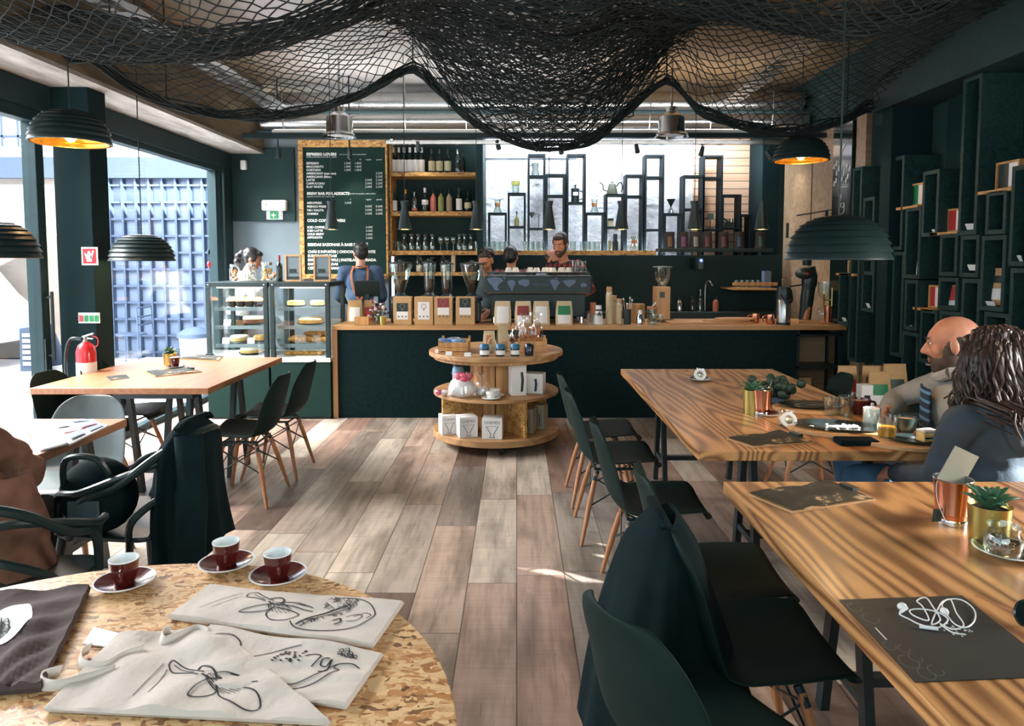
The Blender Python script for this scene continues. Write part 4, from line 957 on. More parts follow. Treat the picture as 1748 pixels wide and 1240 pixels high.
# flowers and small things left of grinders
p = onc(643, 6.98); t = thing('flower_jar', 'small jar of white and plum flowers on the counter end', 'flowers', p)
MB().lathe([(0, 0), (.04, 0), (.045, .08), (.04, .09), (.036, .085), (.04, .01), (0, .01)], p, 16).build('jar', 'clear_glass', t)
m = MB(); m2 = MB(); m3 = MB()
for k in range(46):
    q = p+V(rnd.gauss(0, .05), rnd.gauss(0, .035), .15+rnd.gauss(0, .035)); (m if k % 2 else m2).ell(q, (.014, .014, .012), n=7); m3.tube([p+V(rnd.uniform(-.02, .02), 0, .03), q], .0018, 4)
m.build('white_blossoms', 'flower_white', t); m2.build('plum_blossoms', 'plum', t); m3.build('stalks', 'leaf', t)
p = onc(653, 6.86); t = thing('brass_cup', 'small brass cup in front of the flower jar', 'cup', p); MB().lathe([(0, 0), (.028, 0), (.036, .085), (.033, .085), (.026, .006), (0, .006)], p, 18).build('cup_body', 'brass', t)
pouch('coffee_pouch', onc(606, 7.05), .15, .235, .09, 'kraft', 'kraft pouch with a white label at the left end of the counter', [(.1, .7, .7, 'white_paper')]); pouch('coffee_pouch', onc(631, 7.1), .12, .23, .08, 'kraft', 'kraft pouch with a red label behind the flower jar', [(.1, .7, .8, 'red_print')])
p = onc(618, 6.88); tag(MB().bb(p.x-.07, p.x+.07, 6.84, 6.92, p.z, p.z+.08).build('wooden_box', 'crate_wood', bevel=.004), 'small wooden box before the left kraft pouch on the counter', 'box')
# espresso machine
a = P(826, 471, 7.05); c = P(1011, 502, 7.05); t = thing('espresso_machine', 'wide black espresso machine with a world map on its back', 'espresso machine', ((a.x+c.x)/2, 7.2, ZC+.001))
MB().bb(a.x, c.x, 7.05, 7.45, c.z, a.z).build('machine_head', 'black_paint', t, bevel=.015)
MB().bb(a.x+.06, c.x-.06, 7.12, 7.5, ZC+.06, c.z).build('machine_body', 'black_paint', t, bevel=.01)
for x in (a.x+.1, c.x-.1):
    for y in (7.14, 7.42): MB().lathe([(0, 0), (.03, 0), (.025, .06), (0, .06)], (x, y, ZC+.001), 12).build('foot', 'chrome', t)
m = MB(); m.tube([(a.x+.03, 7.045, c.z+.012), (c.x-.03, 7.045, c.z+.012)], .008, 8); m.build('trim_bar', 'steel', t)
m = MB(); m.tube([(a.x+.02, 7.1, a.z+.03), (c.x-.02, 7.1, a.z+.03)], .006, 6); m.tube([(a.x+.02, 7.42, a.z+.03), (c.x-.02, 7.42, a.z+.03)], .006, 6)
for k in range(6): x = a.x+.04+(c.x-a.x-.08)*k/5; m.tube([(x, 7.1, a.z), (x, 7.1, a.z+.03)], .005, 6); m.tube([(x, 7.42, a.z), (x, 7.42, a.z+.03)], .005, 6)
m.build('cup_rail', 'black_steel', t)
def land(cx, cy, pts):
    return [(P(x, y, 7.04).x, 7.047, P(x, y, 7.04).z) for x, y in pts]
m = MB()
for pts in ([(831, 476), (836, 474), (846, 473), (856, 475), (859, 480), (852, 485), (849, 491), (852, 496), (845, 496), (840, 488), (834, 482)], [(866, 480), (873, 478), (879, 480), (880, 485), (876, 492), (874, 498), (871, 492), (867, 486)], [(884, 480), (893, 477), (903, 478), (904, 485), (898, 490), (892, 488), (886, 486)], [(938, 479), (945, 477), (953, 479), (956, 484), (951, 489), (949, 497), (945, 493), (941, 485)], [(960, 480), (970, 478), (982, 478), (983, 483), (977, 487), (972, 491), (966, 487)], [(991, 485), (998, 483), (1003, 487), (1000, 490), (992, 490)], [(948, 474.5), (951, 474), (952, 476), (949, 477)], [(858, 474), (862, 473), (863, 476), (860, 477)]):
    q = land(0, 0, pts); m.add(q, [tuple(range(len(q)))])
m.build('map_print', 'gate_blue', t)
m = MB(); q = P(909, 488, 7.04); m.text('espresso', (q.x, 7.046, q.z), .05); m.build('script_lettering', 'gate_dark', t)
ztop = a.z+.031
cup_prof = [(0, .004), (.025, .0), (.04, .045), (.037, .045), (.022, .006), (0, .01)]
for k, (x, Y) in enumerate([(868, 7.2), (880, 7.3), (916, 7.15), (930, 7.2), (944, 7.15), (958, 7.2), (971, 7.28), (905, 7.35), (935, 7.38), (960, 7.38)]):
    p = V(P(x, 450, Y).x, Y, ztop); 
    if k == 0: c0 = tag(MB().lathe([(0, .05), (.025, .05), (.042, 0), (.039, 0), (.022, .045), (0, .045)], p, 16).build('espresso_cup', 'white_ceramic', origin=p), 'small white cup upside down on top of the espresso machine', 'cup', 'cups on the espresso machine')
    else: q = c0.copy(); COL.objects.link(q); q.location = p
g0 = None
for k, (x, dz) in enumerate([(979, 0), (988, 0), (996, 0), (980, .06), (989, .06), (996, .06)]):
    p = V(P(x, 450, 7.2).x, 7.2, ztop+dz)
    if g0 is None: g0 = tag(MB().lathe([(0, 0), (.024, 0), (.03, .056), (.028, .056), (.022, .005), (0, .005)], p, 14).build('shot_glass', 'clear_glass', origin=p), 'small shot glass stacked at the right end of the espresso machine top', 'glass', 'shot glasses on the espresso machine')
    else: q = g0.copy(); COL.objects.link(q); q.location = p
# right part of the counter top
def simple(name, px, Y, prof, m_, lab, cat, n=18, extra=None):
    p = onc(px, Y); t = thing(name, lab, cat, p); MB().lathe(prof, p, n).build('body', m_, t); 
    for nm, pr, mm in (extra or ()): MB().lathe(pr, p, n).build(nm, mm, t)
    return t, p
def flask(px, h_, lab, Y=7.0):
    simple('bamboo_flask', px, Y, [(0, 0), (.034, 0), (.034, h_*.82), (.028, h_*.86), (0, h_*.86)], 'kraft_light', lab, 'flask', 18, [('flask_cap', [(.029, h_*.86), (.029, h_), (0, h_)], 'edge_wood'), ('steel_ring', [(.0345, h_*.8), (.0345, h_*.83)], 'steel')])
flask(1040, .37, 'tall bamboo flask on the counter'); flask(1048, .28, 'bamboo flask half hidden behind the tall bamboo flask', 7.1); flask(1057, .25, 'shorter bamboo flask right of the tall one')
t, p = simple('patterned_cup', 1022, 6.95, [(0, 0), (.045, 0), (.05, .02), (.03, .16), (.03, .19), (0, .19)], 'white_ceramic', 'white tapered bottle with black letter pattern on the counter', 'bottle')
m = MB()
for k in range(4): m.lathe([(.047-.004*k, .03+.035*k), (.044-.004*k, .045+.035*k)], p+V(0, 0, 0), 18)
m.text('A', p+V(-.02, -.052, .08), .07); m.build('letter_pattern', 'ink', t)
simple('glass_mug', 1008, 6.95, [(0, 0), (.035, 0), (.035, .11), (.032, .11), (.032, .006), (0, .006)], 'clear_glass', 'clear glass mug left of the patterned bottle', 'mug')
simple('amber_carafe', 1012, 7.2, [(0, 0), (.06, 0), (.065, .06), (.03, .14), (.035, .2), (0, .2)], 'terracotta', 'orange brown carafe behind the patterned bottle', 'carafe')
t, p = simple('cup_of_spoons', 1071, 6.95, [(0, 0), (.036, 0), (.04, .15), (.037, .15), (.034, .008), (0, .008)], 'black_plastic', 'black cup holding long spoons on the counter', 'cup')
for k, (dx, dz) in enumerate(((-.035, .25), (.0, .2), (.05, .24), (.03, .26))): MB().tube([p+V(dx*.3, 0, .02), p+V(dx, .01, dz)], .004, 6).ell(p+V(dx, .01, dz), (.01, .004, .016), n=8).build('spoon', 'steel', t)
t, p = simple('salt_shaker', 1093, 6.92, [(0, 0), (.034, 0), (.036, .07), (.02, .1), (.02, .11)], 'chrome', 'small silver shaker on the counter', 'shaker', 18, [('shaker_top', [(.022, .11), (.018, .14), (0, .145)], 'white_plastic')])
t, p = simple('lidded_jar', 1114, 6.98, [(0, 0), (.05, 0), (.052, .02), (.052, .15), (.048, .15), (.048, .01), (0, .01)], 'clear_glass', 'clear jar with a brown lid on the counter', 'jar', 20, [('jar_lid', [(.055, .15), (.055, .175), (0, .178)], 'leg_wood')])
for px, lab in ((1117, 'left clear wine glass lying among the counter jars'), (1128, 'right clear wine glass among the counter jars')): simple('clear_goblet', px, 6.88, [(0, 0), (.03, 0), (.008, .01), (.006, .04), (.03, .065), (.034, .1), (.031, .1), (.027, .067), (0, .05)], 'clear_glass', lab, 'glass')
p = onc(1085, 7.2); tag(MB().bb(p.x-.09, p.x+.09, 7.15, 7.25, p.z, p.z+.19).build('menu_crate', 'drum_wood', bevel=.004), 'brown wooden crate behind the cup of spoons', 'crate')
# wooden grinder
p = onc(1127, 7.3); t = thing('shop_grinder', 'tall pale wooden sided grinder on the counter', 'grinder', p)
MB().bb(p.x-.06, p.x+.09, 7.22, 7.4, p.z+.02, p.z+.36).build('grinder_case', 'edge_wood', t, bevel=.008); MB().bb(p.x-.1, p.x+.14, 7.18, 7.42, p.z, p.z+.02).build('base_plate', 'black_plastic', t, bevel=.004); MB().lathe([(.03, .36), (.08, .44), (.085, .56), (.08, .56), (.06, .44), (.0, .37)], p+V(.02, 0, 0), 18).build('hopper', 'clear_glass', t); MB().lathe([(.1, .56), (.1, .57), (0, .575)], p+V(.02, 0, 0), 18).build('hopper_lid', 'grey_plastic', t); MB().bb(p.x-.02, p.x+.03, 7.213, 7.22, p.z+.25, p.z+.31).build('dial_plate', 'black_plastic', t); MB().tube(spline([p+V(-.06, -.1, .2), p+V(-.1, -.1, .15), p+V(-.09, -.1, .05)], 4), .01, 8).build('chute', 'white_plastic', t)
# wash-up zone behind
for px, h_, m_, lab in ((1195, .16, 'clear_glass', 'clear bottle by the sink behind the counter'), (1160, .14, 'chrome', 'slim steel canister on the back work surface'), (1182, .15, 'bottle_glass', 'dark bottle by the sink behind the counter'), (1222, .14, 'terracotta', 'copper coloured canister on the back work surface')):
    p = V(P(px, 500, 8.4).x, 8.4, .929); t = thing('work_canister', lab, 'canister', p); MB().lathe([(0, 0), (.035, 0), (.035, h_*.8), (.02, h_), (0, h_)], p, 16).build('canister_body', m_, t); MB().lathe([(.018, h_), (.018, h_+.03), (0, h_+.03)], p, 12).build('stopper', 'black_plastic', t)
tag(MB().bb(-1.4, 3.18, 8.28, 8.70, 0, .928).build('work_counter', 'dark_shelf', bevel=.004), 'dark work counter along the back wall behind the bar', 'counter')
p = V(P(1204, 500, 8.5).x, 8.5, .929); t = thing('mixer_tap', 'tall chrome tap over the back work counter', 'tap', p)
MB().tube(spline([p, p+V(0, 0, .3), p+V(.03, -.04, .36), p+V(.06, -.1, .3)], 6), .012, 8).build('tap_spout', 'steel', t); MB().tube([p+V(-.06, 0, 0), p+V(-.06, 0, .26)], .01, 8).build('tap_riser', 'steel', t)
# upper cup rack in the right corner
p = P(1290, 492, 8.3); t = thing('cup_shelf', 'small wooden shelf in the dark corner above the back counter', 'shelf', (p.x, 8.3, p.z)); MB().bb(p.x-.3, p.x+.22, 8.2, 8.7, p.z-.02, p.z).build('board', 'crate_wood', t); MB().bb(p.x-.3, p.x+.22, 8.2, 8.22, p.z+.03, p.z+.07).build('rail', 'crate_wood', t)
g0 = None
for k in range(7):
    q = V(p.x-.22+k*.065, 8.35, p.z+.001)
    if g0 is None: g0 = tag(MB().lathe([(0, 0), (.024, 0), (.03, .09), (.028, .09), (.022, .005), (0, .005)], q, 14).build('water_glass', 'clear_glass', origin=q), 'small glass on the wooden corner shelf', 'glass', 'glasses on the corner shelf')
    else: o = g0.copy(); COL.objects.link(o); o.location = q
tag(MB().bb(p.x+.1, p.x+.18, 8.3, 8.4, p.z+.001, p.z+.2).build('blue_carton', 'gate_blue', bevel=.004), 'grey blue carton at the right of the wooden corner shelf', 'box')
# boards, mugs, flask, brewer at the counter's right end
p = onc(1245, 7.08); t = thing('serving_board', 'stack of oval wooden serving boards on the counter', 'board', p)
for k, (dx, dy, w, d_) in enumerate(((0, 0, .26, .1), (-.02, .03, .24, .1), (.06, .0, .2, .09))):
    m = MB(); m.prism([(p.x+dx+w*cos(a_*pi/12), p.y+dy+d_*sin(a_*pi/12)*1.2) for a_ in range(24)], p.z+k*.018, p.z+k*.018+.017); m.build('oval_board', 'board_wood', t, bevel=.003)
p = onc(1180, 7.1); tag(MB().bb(p.x-.25, p.x+.2, 6.95, 7.25, p.z, p.z+.02).build('tray', 'board_wood', bevel=.005), 'flat wooden tray on the counter left of the oval boards', 'tray')
def mug(px, Y, lab):
    p = onc(px, Y); t = thing('copper_mug', lab, 'mug', p); MB().lathe([(0, 0), (.038, 0), (.045, .03), (.04, .095), (.037, .095), (.036, .01), (0, .01)], p, 20).build('mug_body', 'copper', t); MB().tube(spline([p+V(-.04, 0, .08), p+V(-.075, 0, .07), p+V(-.07, 0, .03), p+V(-.04, 0, .02)], 5), .006, 6).build('mug_handle', 'copper', t)
mug(1290, 7.1, 'left copper mug on the counter'); mug(1316, 6.98, 'right copper mug beside the steel vacuum jug')
p = onc(1338, 6.95); t = thing('vacuum_jug', 'tall steel and black pump vacuum jug at the right of the counter', 'jug', p)
MB().lathe([(0, 0), (.068, 0), (.068, .02)], p, 24).build('jug_base', 'black_plastic', t); MB().lathe([(.066, .02), (.066, .26), (.05, .29)], p, 24).build('steel_body', 'steel', t); MB().lathe([(.07, .25), (.075, .3), (.06, .37), (.02, .38), (0, .38)], p, 24).build('pump_head', 'black_plastic', t)
MB().tube(spline([p+V(-.05, -.05, .3), p+V(0, -.09, .22), p+V(.06, -.06, .24), p+V(.07, 0, .34)], 6), .01, 8).build('carry_handle', 'black_plastic', t); MB().tube([p+V(0, 0, .38), p+V(-.02, 0, .44), p+V(.02, 0, .46)], .006, 6).build('pump_button', 'chrome', t)
p = onc(1378, 7.15); t = thing('espresso_lever_machine', 'tall black lever brewer in the right counter corner', 'coffee maker', p)
m = MB(); m.tube(spline([p+V(-.02, 0, .02), p+V(0, 0, .25), p+V(.02, 0, .45), p+V(.0, 0, .56)], 6), [.06]*5+[.065]*5+[.075]*4+[.07]*5, 14); m.build('brewer_body', 'black_plastic', t)
MB().ell(p+V(-.04, -.03, .5), (.1, .08, .06)).build('brew_head', 'black_paint', t); MB().bb(p.x-.04, p.x+.02, 7.1, 7.2, p.z+.58, p.z+.64).build('top_knob', 'black_plastic', t, bevel=.01); MB().tube([p+V(-.18, -.02, .37), p+V(0, 0, .39)], .008, 6).build('lever', 'black_steel', t)
MB().bb(p.x-.12, p.x+.1, 7.05, 7.28, p.z, p.z+.03).build('drip_base', 'board_wood', t, bevel=.004); MB().lathe([(0, -.003), (.012, -.003), (.012, .003), (0, .003)], p+V(-.05, -.112, .5), 10, axis=(0, 1, 0)).build('red_badge', 'red_paint', t); m = MB(); m.tube([p+V(-.03, -.05, .03), p+V(.0, -.03, .16)], .03, 10); m.build('portafilter', 'leg_wood', t)
p = onc(1410, 7.0); t = thing('siphon_coffee_maker', 'glass siphon coffee maker on a stand at the counter end', 'coffee maker', p)
MB().ell(p+V(-.03, 0, .1), (.055, .055, .06), n=18).build('lower_globe', 'clear_glass', t); MB().lathe([(.01, .24), (.055, .3), (.06, .42), (.057, .42), (.05, .3)], p+V(-.02, 0, 0), 18).build('upper_chamber', 'clear_glass', t); m = MB(); m.tube([p+V(.06, 0, .0), p+V(.06, 0, .36)], .006, 8); m.tube([p+V(.06, 0, .24), p+V(-.03, 0, .24)], .006, 6); m.tube([p+V(-.02, 0, .16), p+V(-.02, 0, .3)], .008, 6); m.build('stand', 'brass', t); MB().lathe([(0, 0), (.08, 0), (.08, .015), (0, .018)], p, 20).build('wooden_base', 'leg_wood', t); MB().lathe([(0, .018), (.035, .018), (.04, .18), (.037, .18), (.033, .03), (0, .03)], p+V(.02, -.02, 0), 18).build('copper_jug', 'copper', t)
p = P(1197, 445, 8.3); t = thing('indicator_lamp', 'tiny blue indicator light in the dark corner behind the counter', 'light', p); MB().ell(p, (.018, .012, .018), n=8).build('blue_led', 'blue_led', t); MB().bb(p.x-.03, p.x+.03, p.y+.012, 8.72, p.z-.1, p.z+.03).build('switch_box', 'black_plastic', t)
# ------------------------------------------------------------------ chairs
SHV = [0, .05, .14, .34, .5, .6, .68, .8, .92, 1.0]
SHY = [.222, .235, .2, .05, -.09, -.165, -.205, -.235, -.265, -.287]
SHZ = [.402, .424, .441, .434, .424, .446, .50, .61, .73, .818]
SWV = [0, .03, .07, .15, .34, .5, .62, .8, .9, .95, .98, 1.0]
SWW = [.13, .175, .2, .216, .232, .230, .222, .214, .198, .176, .148, .095]
def shell_pt(u, v):
    s_ = (u-.5)*2; y = interp(SHV, SHY, v); z = interp(SHV, SHZ, v); w = interp(SWV, SWW, v)
    k = min(1, max(0, (v-.42)/.25)); amp = .028*(1-k)*min(1, v/.12)+.062*k*(1-max(0, v-.85)*3)
    c = abs(s_)**2.3*amp
    return V(s_*w, y+c*k, z+c*(1-k)*1.0)
def make_chair(name, lab, shell_mat='seat_plastic', group=None):
    t = thing(name, lab, 'chair', (0, 0, 0), 0, group)
    MB().grid(shell_pt, 15, 34).build('seat_shell', shell_mat, t, local=True, solid=.009, sub=1, allsmooth=True)
    m = MB()
    for sx in (-1, 1):
        for sy in (-1, 1):
            m.cyl((sx*.115, sy*.1-.01, .385), (sx*.135, sy*.12-.01, .335), .014, .012, 8)
    m.tube([(-.11, .1, .392), (.11, .1, .392)], .008, 6); m.tube([(-.11, -.12, .392), (.11, -.12, .392)], .008, 6); m.tube([(-.11, .1, .392), (-.11, -.12, .392)], .008, 6); m.tube([(.11, .1, .392), (.11, -.12, .392)], .008, 6)
    m.build('leg_brackets', 'black_steel', t, local=True)
    for sx in (-1, 1):
        for sy in (-1, 1):
            MB().tube([(sx*.122, sy*.107-.01, .37), (sx*.16, sy*.145-.01, .22), (sx*.215, sy*.195-.01, .0)], [.013, .015, .0095], 10).build('leg', 'leg_wood', t, local=True)
    m = MB(); lo = lambda sx, sy: V(sx*.163, sy*.148-.01, .2); hi = lambda sx, sy: V(sx*.128, sy*.113-.01, .345)
    for a, b in (((-1, -1), (1, -1)), ((1, -1), (1, 1)), ((1, 1), (-1, 1)), ((-1, 1), (-1, -1))):
        m.tube([lo(*a), hi(*b)], .0042, 5); m.tube([hi(*a), lo(*b)], .0042, 5)
    m.build('wire_bracing', 'black_steel', t, local=True)
    return t
ch0 = make_chair('shell_chair', 'black shell chair with wooden legs at the far left corner of the near end of the dark grained table')
FX, FNX, FNY = -pi/2, pi/2, pi
ch0['label'] = 'farthest black shell chair along the left side of the middle wood table, by the counter'
ch0.location = (.545, 4.50, 0); ch0.rotation_euler = (0, 0, FX+.02)
for x, y, rz, lab in ((.555, 3.93, FX, 'second farthest black shell chair along the left side of the middle wood table'),
                      (.62, 3.17, FX-.03, 'black shell chair at the near left corner of the middle wood table'),
                      (.70, 2.42, FX-.04, 'black shell chair just beyond the coat draped chair at the near wood table'),
                      (.68, 1.97, FX, 'black shell chair under the draped black coat at the near wood table'),
                      (.44, 1.56, FX+.5, 'nearest black shell chair, turned so its broad back faces the camera'),
                      (-1.76, 4.5, FNX, 'nearer black shell chair at the right side of the window table'),
                      (-1.75, 5.06, FNX, 'farther black shell chair at the right side of the window table'),
                      (-2.84, 5.08, FX, 'black shell chair behind the window table beside the pillar'),
                      (-2.83, 4.55, FX-.05, 'black shell chair at the left of the window table, nearest the glass door'),
                      (1.86, 4.5, FNX-.1, 'black shell chair at the far right side of the middle wood table'),
                      (2.17, 3.2, FNX-.3, 'black shell chair carrying the bearded man in the grey jacket'),
                      (1.90, 2.62, .25, 'black shell chair carrying the long haired person in the hoodie')):
    dup(ch0, (x, y, 0), rz, lab)
ch0.name = 'shell_chair'
gc = make_chair('shell_chair', 'grey shell chair facing the camera behind the newspaper table', 'grey_plastic'); gc.location = (-2.28, 3.49, 0); gc.rotation_euler = (0, 0, FNY)
# woven back chairs
def loop_chair(loc, rz, lab):
    t = thing('loop_chair', lab, 'chair', loc, rz)
    m = MB(); m.prism(rrect(-.235, .235, -.22, .24, .09, 6), .445, .465); m.build('seat', 'black_plastic', t, local=True, bevel=.006)
    for sx, sy in ((-1, 1), (1, 1), (-1, -1), (1, -1)):
        MB().tube([(sx*.2, sy*.19, .45), (sx*.225, sy*.215, .25), (sx*.25, sy*.25, 0)], [.021, .019, .013], 10).build('leg', 'black_plastic', t, local=True)
    top = spline([(-.255, .12, .46), (-.285, .04, .62), (-.275, -.10, .68), (-.215, -.225, .78), (-.1, -.285, .83), (0, -.295, .84), (.1, -.285, .83), (.215, -.225, .78), (.275, -.10, .68), (.285, .04, .62), (.255, .12, .46)], 7)
    MB().tube(top, .016, 8).build('back_loop', 'black_plastic', t, local=True)
    for s_ in (-1, 1):
        c = spline([(s_*.24, -.12, .46), (s_*.26, -.16, .55), (s_*.17, -.25, .64), (0, -.29, .70), (-s_*.16, -.265, .76), (-s_*.26, -.13, .72), (-s_*.295, .03, .66), (-s_*.27, .14, .64), (-s_*.22, .19, .58), (-s_*.215, .2, .46)], 7)
        MB().tube(c, .014, 8).build('crossing_loop', 'black_plastic', t, local=True)
    c = spline([(-.2, -.19, .46), (-.19, -.235, .54), (-.1, -.275, .60), (0, -.285, .61), (.1, -.275, .60), (.19, -.235, .54), (.2, -.19, .46)], 6)
    MB().tube(c, .014, 8).build('low_loop', 'black_plastic', t, local=True); return t
loop_chair((-1.72, 2.28, 0), .08, 'black chair of interlaced loops holding the person in the tan coat')
loop_chair((-1.60, 2.92, 0), pi/2-.12, 'black chair of interlaced loops with a dark jacket and a bag on it')

# ------------------------------------------------------------------ tables
def table(name, lab, x0, x1, y0, y1, top_m, tr, z=.75, th=.04):
    t = thing(name, lab, 'table', ((x0+x1)/2, (y0+y1)/2, 0))
    MB().bb(x0, x1, y0, y1, z-th, z).build('tabletop', top_m, t, bevel=.004)
    for yc, xl, xr in tr:
        for x in (xl, xr):
            for s_ in (-1, 1): MB().bar((x, yc+s_*.05, z-th-.03), (x, yc+s_*.165, 0), .045, .03, up=(1, 0, 0)).build('leg', 'black_steel', t)
        MB().bb(xl-.03, xr+.03, yc-.085, yc+.085, z-th-.032, z-th).build('top_rail', 'black_steel', t); m = MB()
        for x in (xl, xr): m.bar((x, yc-.135, .2), (x, yc+.135, .2), .03, .02, up=(1, 0, 0))
        m.bar((xl, yc, .2), (xr, yc, .2), .04, .03); m.build('trestle_brace', 'black_steel', t)
    return t
table('trestle_table', 'square pale wood trestle table by the left windows', -3.03, -1.92, 4.33, 5.72, 'pale_table_wood', ((4.44, -2.5, -2.06), (5.08, -2.5, -2.04)))
table('trestle_table', 'strongly grained wood table in the middle right with plates and cups', .76, 1.87, 2.89, 5.10, 'table_wood', ((3.38, 1.13, 1.68), (4.72, .98, 1.5)), th=.042)
table('trestle_table', 'large near wood table with placemat and earphones', .745, 1.92, .62, 2.49, 'table_wood', ((.95, 1.06, 1.75), (2.18, 1.06, 1.75)), th=.045)
table('trestle_table', 'low cut off wood table with newspapers behind the tan coat', -2.95, -1.96, 2.62, 3.49, 'pale_table_wood', ((2.85, -2.8, -2.08), (3.3, -2.8, -2.08)))
t = thing('round_table', 'round chipboard table with tote bags and espresso cups', 'table', (-.83, 1.075, 0))
m = MB(); m.prism([(-.83+.732*cos(a*pi/48), 1.075+.732*sin(a*pi/48)) for a in range(96)], .722, .75); m.build('tabletop', 'osb_table', t, bevel=.003)
MB().lathe([(0, 0), (.3, 0), (.3, .02), (.04, .04), (.04, .7), (.2, .722), (0, .722)], (-.83, 1.075, 0), 28).build('pedestal', 'black_steel', t)

ZTB = .7505
def on(px, py, z=ZTB): return PZ(px, py, z)
def slab(name, pts, z, th, m, lab, cat, back=None, thing_=None):
    q = [PZ(x, y, z) for x, y in pts]; mb = MB(); n = len(q)
    return q
def menu(pts, lab):
    q = [PZ(x, y, ZTB) for x, y in pts]; c = sum(q, V(0, 0, 0))/4; t = thing('menu_clipboard', lab, 'menu', c)
    mb = MB(); mb.add([p+V(0, 0, 0) for p in q]+[p+V(0, 0, .006) for p in q], [(3, 2, 1, 0), (4, 5, 6, 7)]+[(i, (i+1) % 4, 4+(i+1) % 4, 4+i) for i in range(4)]); mb.build('backing_board', 'edge_wood', t)
    w = [c+(p-c)*.97 for p in q]; mb = MB(); N = 12
    mb.grid(lambda u, v: (w[0]*(1-u)+w[1]*u)*(1-v)+(w[3]*(1-u)+w[2]*u)*v+V(0, 0, .008+.005*sin(pi*u)*sin(pi*v)+.003*sin(7*u+3*v)), N, N); mb.build('printed_sheet', 'menu_print', t)
    mb = MB(); e = (w[2]+w[1])/2; d_ = (w[2]-w[1]).normalized(); mb.bar(e-d_*.03+V(0, 0, .014), e+d_*.03+V(0, 0, .014), .025, .012); mb.build('clip', 'black_steel', t)
menu([(1275, 845), (1410, 822), (1495, 855), (1352, 877)], 'dark menu clipboard on the near wood table')
menu([(1240, 750), (1330, 737), (1392, 757), (1285, 765)], 'dark menu clipboard at the near edge of the middle wood table')
menu([(247, 636), (310, 628), (345, 636), (265, 644)], 'nearer menu clipboard on the window table below the brass pot')
menu([(305, 613), (335, 607), (382, 609), (372, 617)], 'farther menu clipboard on the window table toward the pastry case')
q = [PZ(x, y, ZTB) for x, y in ((181, 643), (215, 640), (222, 646), (188, 650))]; mb = MB(); mb.add(q+[p+V(0, 0, .002) for p in q], [(3, 2, 1, 0), (4, 5, 6, 7)]+[(i, (i+1) % 4, 4+(i+1) % 4, 4+i) for i in range(4)]); tag(mb.build('table_card', 'menu_print'), 'small flat printed card at the left of the window table', 'card')
def cup_saucer(p, lab, m_='red_ceramic', r=.034, h_=.062, rz=-1.2, sm='red_ceramic'):
    p = Vector(p); t = thing('saucer', 'round saucer under the '+lab, 'saucer', p)
    MB().lathe([(0, .0), (.035, 0), (.045, .004), (r*2.0, .016), (r*2.04, .017)], p, 36).build('saucer_underside', 'white_ceramic', t)
    MB().lathe([(r*2.04, .017), (r*2.05, .0185), (r*1.93, .0185), (r*1.2, .0085), (0, .007)], p, 36).build('saucer_rim', 'white_ceramic', t)
    MB().lathe([(r*1.9, .0186), (r*1.2, .0092), (0, .0078)], p, 36).build('glazed_well', sm, t)
    p = p+V(0, 0, .0085); t = thing('espresso_cup', lab, 'cup', p)
    MB().lathe([(0, .0), (r*.62, 0), (r*.68, .004), (r*.9, h_*.45), (r, h_*.96)], p, 32).build('cup_body', m_, t)
    MB().lathe([(r, h_*.96), (r*1.0, h_), (r*.93, h_), (r*.84, h_*.5), (r*.55, .008), (0, .006)], p, 32).build('cup_lining', 'white_ceramic', t)
    a = rz; d_ = V(cos(a), sin(a), 0); MB().tube(spline([p+d_*r*.95+V(0, 0, h_*.8), p+d_*(r+.018)+V(0, 0, h_*.72), p+d_*(r+.018)+V(0, 0, h_*.42), p+d_*r*.82+V(0, 0, h_*.3)], 6), .0045, 7).build('cup_handle', m_, t)
    return t
cup_saucer(on(213, 1001), 'red espresso cup at the left of the round table')
cup_saucer(on(387, 969), 'red espresso cup farthest back on the round table')
cup_saucer(on(475, 990), 'red espresso cup nearest the folded tote bags')
def plant(px, py, lab, r=.052, h_=.10, n=16, lm='leaf'):
    p = on(px, py); t = thing('potted_succulent', lab, 'plant', p)
    MB().lathe([(0, 0), (r*.86, 0), (r, h_), (r*.97, h_), (r*.85, h_*.86), (0, h_*.86)], p, 32).build('brass_pot', 'brass', t)
    MB().lathe([(r*.9, h_*.88), (0, h_*.9)], p, 20).build('soil', 'soil', t)
    m = MB()
    for k in range(n):
        a = k*2.4; el = .35+.75*(k/n); L = r*(1.5-.2*(k % 3)); d_ = V(cos(a)*cos(el), sin(a)*cos(el), sin(el)); b = p+V(0, 0, h_*.88)+d_*r*.15
        pts = [b+d_*L*s_+V(0, 0, .012*sin(pi*s_)) for s_ in (0, .3, .6, .85, 1)]
        m.tube(pts, [r*.16, r*.24, r*.2, r*.1, .0008], 7, flat=.45)
    m.build('leaves', lm, t); return t, p
plant(1687, 928, 'succulent in a brass pot on the near wood table', .055, .112)
plant(1284, 706, 'succulent in a brass pot behind the copper beaker on the middle table', .05, .125, 18)
plant(291, 626, 'small plant in a brass pot on the window table', .05, .10, 12)
def beaker(px, py, lab, r=.054, h_=.14):
    p = on(px, py); t = thing('copper_beaker', lab, 'beaker', p)
    MB().lathe([(0, .0), (r*.8, 0), (r*.82, .012), (r*.78, .018)], p, 36).build('steel_base', 'chrome', t)
    MB().lathe([(r*.78, .018), (r*.8, .03), (r*.82, .031), (r*.83, .034), (r*.82, .037), (r, h_*.97)], p, 36).build('copper_body', 'copper', t)
    MB().lathe([(r, h_*.97), (r*1.03, h_*.985), (r*1.0, h_), (r*.94, h_*.98), (r*.76, .03), (0, .025)], p, 36).build('steel_rim', 'steel', t); return t, p
t, p = beaker(1624, 893, 'copper beaker with a grey card in it on the near wood table')
